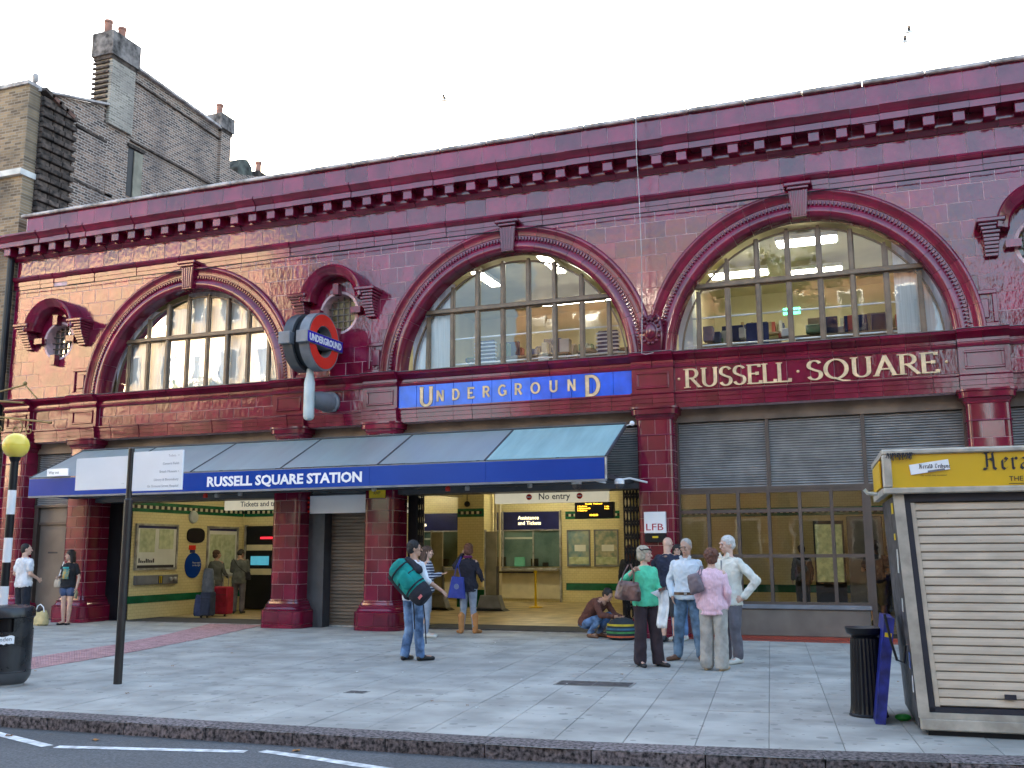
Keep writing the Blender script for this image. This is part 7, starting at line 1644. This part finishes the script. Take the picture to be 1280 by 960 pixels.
# old man in cream jacket
t, T, j = person('white haired old man in a cream jacket with one hand on his hip', GP(915, 829), R(-34), 1.80, top=CREAMJ, legs=GREYD, shoes=(WSHOE, 'shoe'), hair=('short', 'white'), skin=SKIN2, head=(-14, 8), tophem=.80, sleeve='long', build=1.04,
   J=dict(eL=(.40, .10, 1.14), wL=(.27, -.02, .91), eR=(-.23, .03, 1.13), wR=(-.20, -.16, 1.0)), hand=(.7, .5), hands=dict(L=((-.7, -.4, -.4), (-1, 0, 0), (0, 0, 1))))
mb = MB(); [mb.prism([(s*.01, 1.43), (s*.09, 1.46), (s*.10, 1.51), (s*.065, 1.53)], -.09, -.072, CREAMJ) for s in (-1, 1)]; mb.box(-.006, .006, -.142, -.128, .86, 1.42, GREY); extra(T, mb, 'collar', t)
# bald man hugging someone, seen from behind
t, T, j = person('bald man in a navy top and dark shorts hugging a partner, seen from behind', GP(838, 803), R(168), 1.84, top=NAVS, legs=cloth('charcoal_shorts', (.03, .032, .04)), shoes=(BSH, 'shoe'), hair=None, skin=SKIN2, face=False, sleeve='short', legw='shorts', head=(-18, 12),
   J=dict(eL=(.34, -.08, 1.24), wL=(.16, -.30, 1.22), eR=(-.30, -.10, 1.25), wR=(-.12, -.32, 1.2)))
hx = T @ Vector((0, -.42, 0))
t, T2, j2 = person('dark haired partner hugging the bald man with an arm round his neck', (hx.x, hx.y, 0), R(168+180), 1.70, fem=True, top=BLKC, legs=DENIM, shoes=(WSHOE, 'shoe'), hair=('shoulder', 'black'), skin=SKIN2, sleeve='short', legw='slim', head=(16, 0),
   J=dict(eR=(-.18, -.28, 1.46), wR=(-.04, -.48, 1.53), eL=(.22, -.25, 1.40), wL=(.10, -.46, 1.48)), hand=(.4, .4))
# crouching person
t, T, j = person('person in a chestnut jacket and jeans crouching over a striped bag', GP(745, 797), R(68), 1.72, fem=False, top=BRJ, legs=DENIM, shoes=(BRSH, 'shoe'), hair=('bun', 'black'), head=(0, 38), sleeve='long', legw='slim', tophem=.9,
   J=dict(P=(0, .20, .30), N=(0, -.19, .70), bend=(0, .06, .06), HD=(0, -.30, .80), sL=(.17, -.14, .66), sR=(-.17, -.14, .66), eL=(.20, -.28, .44), wL=(.10, -.52, .40), eR=(-.20, -.28, .44), wR=(-.10, -.50, .42),
          hL=(.10, .17, .26), hR=(-.10, .17, .26), kL=(.15, -.22, .42), kR=(-.15, -.22, .38), aL=(.12, .02, .09), aR=(-.12, .05, .09), tL=(.15, -.14, .03), tR=(-.15, -.11, .03)))
bp = T @ Vector((0, -.62, 0))
STRB = mat('dark_bag_canvas', (.02, .028, .035), rough=.9)
tb = thing('striped_bag', 'round dark bag with yellow, green and orange stripes by the crouching person', 'bag', (bp.x, bp.y, 0))
MB().lathe((bp.x, bp.y, 0), [(.20, .0), (.27, .04), (.29, .14), (.27, .26), (.20, .35), (.10, .39)], STRB, n=28).build('bag_body', tb, smooth=50)
for z, r_, c_ in ((.05, .279, (.5, .10, .04)), (.12, .292, (.05, .20, .06)), (.18, .290, (.04, .12, .2)), (.25, .277, (.55, .42, .03))): MB().lathe((bp.x, bp.y, 0), [(r_, z), (r_-.002, z+.035)], cloth('bag_stripe_%d' % int(z*100), c_), n=28).build('stripe', tb, smooth=50)
# young man with the teal rucksack
t5, T, j = person('dark haired young man in a white shirt and jeans carrying a teal rucksack', GP(516, 826), R(158), 1.76, top=WSH, legs=DENIM, shoes=(BSH, 'shoe'), hair=('short', 'black'), sleeve='rolled', head=(-38, 0), tophem=.86, topfold=.012, build=.97,
   J=dict(N=(.01, -.02, 1.475), eL=(.34, .05, 1.17), wL=(.21, -.0, .97), eR=(-.25, -.02, 1.18), wR=(-.42, -.20, 1.02), aR=(-.12, -.05, .09), tR=(-.16, -.22, .03), aL=(.12, .06, .09), tL=(.15, -.08, .03)), hand=(.8, .7))
TEAL = cloth('teal_ripstop', (.0, .22, .20)); PACKB = cloth('black_pack_fabric', (.016, .018, .028))
bc = T @ Vector((-.21, .26, 1.15)); tb = thing('rucksack', 'large teal and black rucksack slung low across the young man\'s back', 'rucksack', tuple(bc))
A0 = Vector((bc.x-.24, bc.y, bc.z+.26)); A1 = Vector((bc.x+.24, bc.y-.02, bc.z-.22)); dd = (A1-A0)
def seg(u): return A0+dd*u
blob('main_sack', [loft_prim([(seg(-.03), .10, .06), (seg(.05), .165, .11), (seg(.3), .18, .135), (seg(.62), .175, .135), (seg(.80), .165, .12)], side=Vector((.75, 0, .8)))], .012, TEAL, tb, smooth=2, fold=.012)
blob('base_compartment', [loft_prim([(seg(.74), .17, .128), (seg(.88), .172, .130), (seg(1.02), .15, .10), (seg(1.07), .11, .06)], side=Vector((.75, 0, .8)))], .012, PACKB, tb, smooth=2, fold=.006)
blob('front_pocket', [loft_prim([(seg(.25)+Vector((0, -.11, 0)), .07, .03), (seg(.35)+Vector((0, -.12, 0)), .10, .045), (seg(.60)+Vector((0, -.12, 0)), .10, .045), (seg(.68)+Vector((0, -.11, 0)), .07, .03)], side=Vector((.75, 0, .8)))], .011, TEAL, tb, smooth=2, fold=.006)
blob('hip_belt', [cone_prim(seg(.15)+Vector((-.16, .02, -.12)), seg(.75)+Vector((-.16, .03, -.10)), .045, .06), cone_prim(seg(.10)+Vector((.15, .0, .12)), seg(.45)+Vector((.17, .0, .14)), .045, .06)], .013, PACKB, tb, smooth=2, fold=.01)
px_ = dd.normalized(); sd3 = Vector((.68, 0, .73))
for u in (.18, .42, .70):
    MB().tube([seg(u)+sd3*.185*math.cos(q)+Vector((0, -.145*math.sin(q), 0)) for q in [PI*k/8 for k in range(9)]], .012, PACKB, n=6).build('compression_strap', tb, smooth=60)
for p_, q_ in ((seg(.9)+Vector((-.12, -.02, -.1)), Vector((0, 0, -.40))), (seg(1.0)+Vector((.0, -.02, -.1)), Vector((.02, 0, -.55)))):
    MB().tube([p_, p_+q_*.4+Vector((.02, 0, 0)), p_+q_+Vector((.03, 0, 0))], .010, PACKB, n=5).build('loose_strap', tb)
MB().obox(seg(.96)+Vector((.02, -.135, 0)), px_*.02, Vector((0, .004, 0)), sd3*.035, mat('red_white_tag', (.6, .15, .15))).build('tag', tb)
# woman in striped top behind him
sm = cloth('navy_white_striped_jersey', (.03, .035, .07)); n_ = sm.node_tree.nodes; l_ = sm.node_tree.links; ge = n_.new('ShaderNodeNewGeometry'); sp_ = n_.new('ShaderNodeSeparateXYZ'); l_.new(ge.outputs['Position'], sp_.inputs[0]); mm_ = n_.new('ShaderNodeMath'); mm_.operation = 'FRACT'; m2_ = n_.new('ShaderNodeMath'); m2_.operation = 'MULTIPLY'; m2_.inputs[1].default_value = 19; l_.new(sp_.outputs['Z'], m2_.inputs[0]); l_.new(m2_.outputs[0], mm_.inputs[0]); m3_ = n_.new('ShaderNodeMath'); m3_.operation = 'GREATER_THAN'; m3_.inputs[1].default_value = .6; l_.new(mm_.outputs[0], m3_.inputs[0]); mx_ = n_.new('ShaderNodeMix'); mx_.data_type = 'RGBA'; l_.new(m3_.outputs[0], mx_.inputs[0]); mx_.inputs[6].default_value = (.02, .028, .07, 1); mx_.inputs[7].default_value = (.45, .48, .55, 1); l_.new(mx_.outputs[2], n_['Principled BSDF'].inputs['Base Color'])
t, T, j = person('woman in a navy and white striped top standing behind the rucksack man', GP(533, 797), R(112), 1.70, fem=True, top=sm, legs=DENIM2, shoes=(WSHOE, 'shoe'), hair=('long', 'brown'), skin=SKIN2, sleeve='long', legw='slim', head=(-10, 5), J=dict(eR=(-.2, -.06, 1.15), wR=(-.10, -.27, 1.22), eL=(.2, -.06, 1.15), wL=(.10, -.27, 1.22)))
# woman with tote and boots
t, T, j = person('woman in a dark jacket, pale jeans and tan boots with a hand to her ear', GP(585, 792), R(183), 1.75, fem=True, top=cloth('dark_navy_wool', (.016, .016, .028)), legs=DENIM2, shoes=(TAN, 'boot'), hair=('bob', 'auburn'), skin=SKIN2, face=False, sleeve='long', legw='slim', head=(20, 0), tophem=.82,
   J=dict(eL=(.30, -.02, 1.30), wL=(.135, -.05, 1.56), eR=(-.26, .04, 1.18), wR=(-.26, -.12, 1.02), aL=(.12, .05, .09), tL=(.22, -.06, .03), aR=(-.14, -.02, .09), tR=(-.18, -.18, .03)), hands=dict(L=((-.3, 0, .9), (-1, 0, 0), (0, -1, 0))))
mb = MB(); mb.tube([(.07*math.cos(q), .02+.07*math.sin(q), 1.50) for q in [PI*2*k/12 for k in range(13)]], .028, cloth('purple_scarf', (.13, .02, .10)), n=8); extra(T, mb, 'scarf', t)
TOTE = cloth('royal_blue_canvas', (.035, .055, .30), var=.08); w = T @ Vector((.17, .16, .92)); tb = thing('tote_bag', 'royal blue canvas tote bag on the shoulder of the woman in boots', 'bag', tuple(w))
mb = MB(); mb.prism([(w.x-.20, w.z-.22), (w.x+.17, w.z-.24), (w.x+.13, w.z+.18), (w.x-.11, w.z+.20)], w.y-.04, w.y+.03, TOTE, chamf=.012); mb.build('bag_body', tb)
MB().tube([(w.x-.06, w.y-.02, w.z+.18), (w.x-.0, w.y-.04, w.z+.40), tuple(T @ Vector((.15, .02, 1.50)))], .010, TOTE, n=6).build('strap', tb); MB().tube([(w.x+.08, w.y-.02, w.z+.17), (w.x+.03, w.y-.04, w.z+.40), tuple(T @ Vector((.13, .02, 1.50)))], .010, TOTE, n=6).build('strap', tb)
MB().lathe((w.x-.0, w.y-.041, w.z), [(.055, 0), (.055, -.003)], mat('tote_badge', (.12, .16, .3)), ax='y', n=20).build('round_badge', tb)
h = T @ j['wR']; o = MB().obox(h+Vector((-.01, -.0, .02)), (.05, -.03, 0), (.004, .02, 0), (0, 0, .14), mat('manila_envelope', (.62, .38, .10), rough=.7)).build('envelope', None); props(o, 'manila envelope under the arm of the woman with the blue tote', 'envelope')
# man in white t-shirt at the left
t, T, j = person('dark haired man in a white T-shirt seen from behind at the far left', GP(25, 788), R(172), 1.80, top=WSH, legs=cloth('black_navy_trousers', (.012, .014, .024)), shoes=(BSH, 'shoe'), hair=('crop', 'black'), skin=SKIN2, face=False, sleeve='short', legw='mid', head=(-30, 0),
   J=dict(eL=(.25, .04, 1.14), wL=(.20, -.16, 1.02), eR=(-.25, .04, 1.14), wR=(-.20, -.18, 1.04)))
# girl in black t-shirt
t, T, j = person('young woman in a black printed T-shirt and denim shorts leaning on the tiled pier', GP(82, 781), R(14), 1.66, fem=True, top=BLKC, legs=cloth('blue_denim_skirt', (.06, .09, .18)), shoes=(BSH, 'flat'), hair=('shoulder', 'black'), skin=SKIN2, sleeve='short', legw='mini', head=(-38, 0), tophem=.86,
   J=dict(eR=(-.24, .05, 1.14), wR=(-.20, -.14, 1.12), eL=(.24, .04, 1.12), wL=(.26, -.08, .87), aL=(.05, 0, .09), aR=(-.07, 0, .09), tL=(.09, -.14, .03), tR=(-.10, -.14, .03), kL=(.08, -.02, .5), kR=(-.08, -.02, .5)))
c = T @ Vector((0, -.21, 1.2)); PR = mat('gold_and_teal_shirt_print', (.45, .27, .03), var=.4, scale=18, col2=(.03, .22, .22)); mb = MB(); n = 6; vs = []
for i in range(n+1):
    for k in range(7): a = (-.5+i/n)*1.3; vs.append((.135*math.sin(a), -.142*math.cos(a)-.018-.035*math.sin(PI*min(1, k/6+.2)), 1.08+.24*k/6))
mb.add(vs, [(i*7+k, i*7+k+1, i*7+8+k, i*7+7+k) for i in range(n) for k in range(6)], PR); extra(T, mb, 'shirt_print', t)
mb = MB(); mb.add([(.15*math.sin((-.5+i/6)*1.1), -.165*math.cos((-.5+i/6)*1.1)-.02, z) for i in range(7) for z in (1.325, 1.365)], [(2*i, 2*i+2, 2*i+3, 2*i+1) for i in range(6)], mat('teal_print', (.02, .35, .38))); extra(T, mb, 'shirt_lettering_band', t)
w = T @ Vector((-.23, -.08, .98)); bag('shoulder_bag', 'small pale shoulder bag on the young woman leaning on the pier', tuple(w), .18, .18, .10, mat('pale_taupe_leather', (.38, .34, .28), rough=.6), handle=[[(w.x, w.y, w.z+.08), tuple(T @ Vector((-.19, -.06, 1.25))), tuple(T @ Vector((-.14, -.02, 1.49)))]], hm=WHITEP, strapr=.012)
h = T @ j['wL']; o = MB().obox(h+Vector((.03, -.03, -.14)), (.02, 0, -.03), (0, .02, 0), (.02, 0, .07), mat('olive_wallet', (.2, .19, .12))).build('wallet', None); props(o, 'small olive wallet in the hand of the young woman at the pier', 'wallet')
# canvas bag on the ground
gb = GP(51, 782); GOLDB = cloth('golden_beige_canvas', (.50, .42, .22)); bag('canvas_bag', 'golden beige canvas bag standing on the ground beside the young woman', (gb[0], gb[1], .17), .36, .32, .2, GOLDB, handle=[[(gb[0]-.12, gb[1]-.05, .3), (gb[0]-.08, gb[1]-.05, .43), (gb[0]+.0, gb[1]-.05, .47), (gb[0]+.09, gb[1]-.05, .41), (gb[0]+.12, gb[1]-.05, .3)]], hm=WHITEP, strapr=.014)
o = MB().sphere((gb[0]-.04, gb[1], .33), .1, BLKC, n=14, k=8, sc=(1, .7, .6)).build('folded_garment', None, smooth=60); props(o, 'black garment stuffed into the top of the golden canvas bag', 'clothing')
# two people and luggage in the hall
t, T, j = person('woman in a grey green coat by the wall map with suitcases at her feet', GP(268, 767), R(196), 1.66, fem=True, top=GRJ, legs=GREYD, shoes=(BSH, 'shoe'), hair=('bob', 'brown'), skin=SKIN, face=True, sleeve='long', head=(-70, 0), tophem=.80, coarse=True, J=dict(eL=(.22, .02, 1.14), wL=(.16, -.16, 1.08), eR=(-.24, .02, 1.14), wR=(-.30, -.14, 1.0)))
t, T, j = person('stooping person in a grey green coat with a black shoulder bag at the ticket machine', GP(297, 767), R(205), 1.72, top=GRJ, legs=GREYD, shoes=(BSH, 'shoe'), hair=('short', 'black'), skin=SKIN, face=True, sleeve='long', head=(-30, 38), tophem=.80, coarse=True, J=dict(N=(0, -.08, 1.45), HD=(0, -.14, 1.58), sL=(.18, -.06, 1.39), sR=(-.18, -.06, 1.39), eL=(.22, -.08, 1.14), wL=(.12, -.30, 1.08), eR=(-.22, -.08, 1.14), wR=(-.12, -.30, 1.08)))
h = T @ Vector((-.22, .02, 1.0)); bag('shoulder_bag', 'black shoulder bag worn across the stooping person at the machine', tuple(h), .22, .2, .1, BLKC, handle=[[tuple(h+Vector((0, -.05, .08))), tuple(T @ Vector((.0, .16, 1.25))), tuple(T @ Vector((.17, .0, 1.46)))]])
def suitcase(p, w, hh, d, m, label):
    t = thing('suitcase', label, 'suitcase', p); x, y, z = p; MB().box(x-w/2, x+w/2, y-d/2, y+d/2, .05, hh, m, bev=.035).build('shell', t, smooth=40)
    for s in (-1, 1): MB().lathe((x+s*(w/2-.06), y-d/2+.02, .03), [(.03, -.015), (.03, .015)], BLACK, ax='x', n=12).build('wheel', t)
    MB().tube([(x-.08, y+d/2-.03, hh-.03), (x-.08, y+d/2-.03, hh+.28), (x+.08, y+d/2-.03, hh+.28), (x+.08, y+d/2-.03, hh-.03)], .010, ALU, n=6).build('pull_handle', t); mb = MB(); mb.box(x-w/2+.02, x+w/2-.02, y-d/2-.008, y-d/2+.002, hh*.72, hh*.72+.012, BLACK); mb.build('zip', t); return t
p = GP(277, 770); suitcase((p[0], p[1], 0), .50, .74, .3, cloth('crimson_suitcase_fabric', (.36, .01, .035)), 'large crimson suitcase standing in the ticket hall')
p = GP(259, 772); suitcase((p[0], p[1], 0), .30, .64, .28, cloth('navy_suitcase_fabric', (.04, .055, .10)), 'navy suitcase standing left of the crimson one')
pb_ = (p[0]-.22, p[1]-.05, .30); bag('small_rucksack', 'blue rucksack leaning on the navy suitcase', pb_, .26, .52, .2, cloth('slate_blue_fabric', (.05, .07, .16)))
bag('draped_jacket', 'slate grey jacket draped over the navy suitcase', (p[0]+.04, p[1]-.08, .92), .34, .58, .16, cloth('slate_grey_jacket', (.13, .16, .20)), cat='jacket')
# others further inside
p = GP(789, 783); person('long haired person in a grey jacket standing inside the hall behind the woman in green', p, R(190), 1.72, fem=True, top=cloth('grey_hall_jacket', (.06, .065, .065)), legs=BLKC, shoes=(BSH, 'shoe'), hair=('long', 'auburn'), face=False, coarse=True)
p = (-.35, 4.4, 0); t, T, j = person('man in a dark top and pale shorts inside the station behind the shop window', p, R(185), 1.80, top=NAVS, legs=cloth('khaki_shorts', (.30, .26, .17)), shoes=(BSH, 'shoe'), hair=('short', 'brown'), face=False, sleeve='short', legw='shorts', coarse=True, J=dict(eR=(-.26, -.05, 1.14), wR=(-.2, -.3, 1.15), eL=(.26, -.05, 1.14), wL=(.2, -.3, 1.15)))
p = (-2.15, 7.6, 0); person('shadowy person in dark clothes before the left bright map inside the hall', p, R(200), 1.72, top=BLKC, legs=BLKC, shoes=(BSH, 'shoe'), hair=('short', 'black'), face=False, coarse=True)
p = (-.05, 8.6, 0); person('shadowy person in dark clothes before the right bright map inside the hall', p, R(170), 1.72, top=NAVS, legs=BLKC, shoes=(BSH, 'shoe'), hair=('short', 'brown'), face=False, coarse=True)
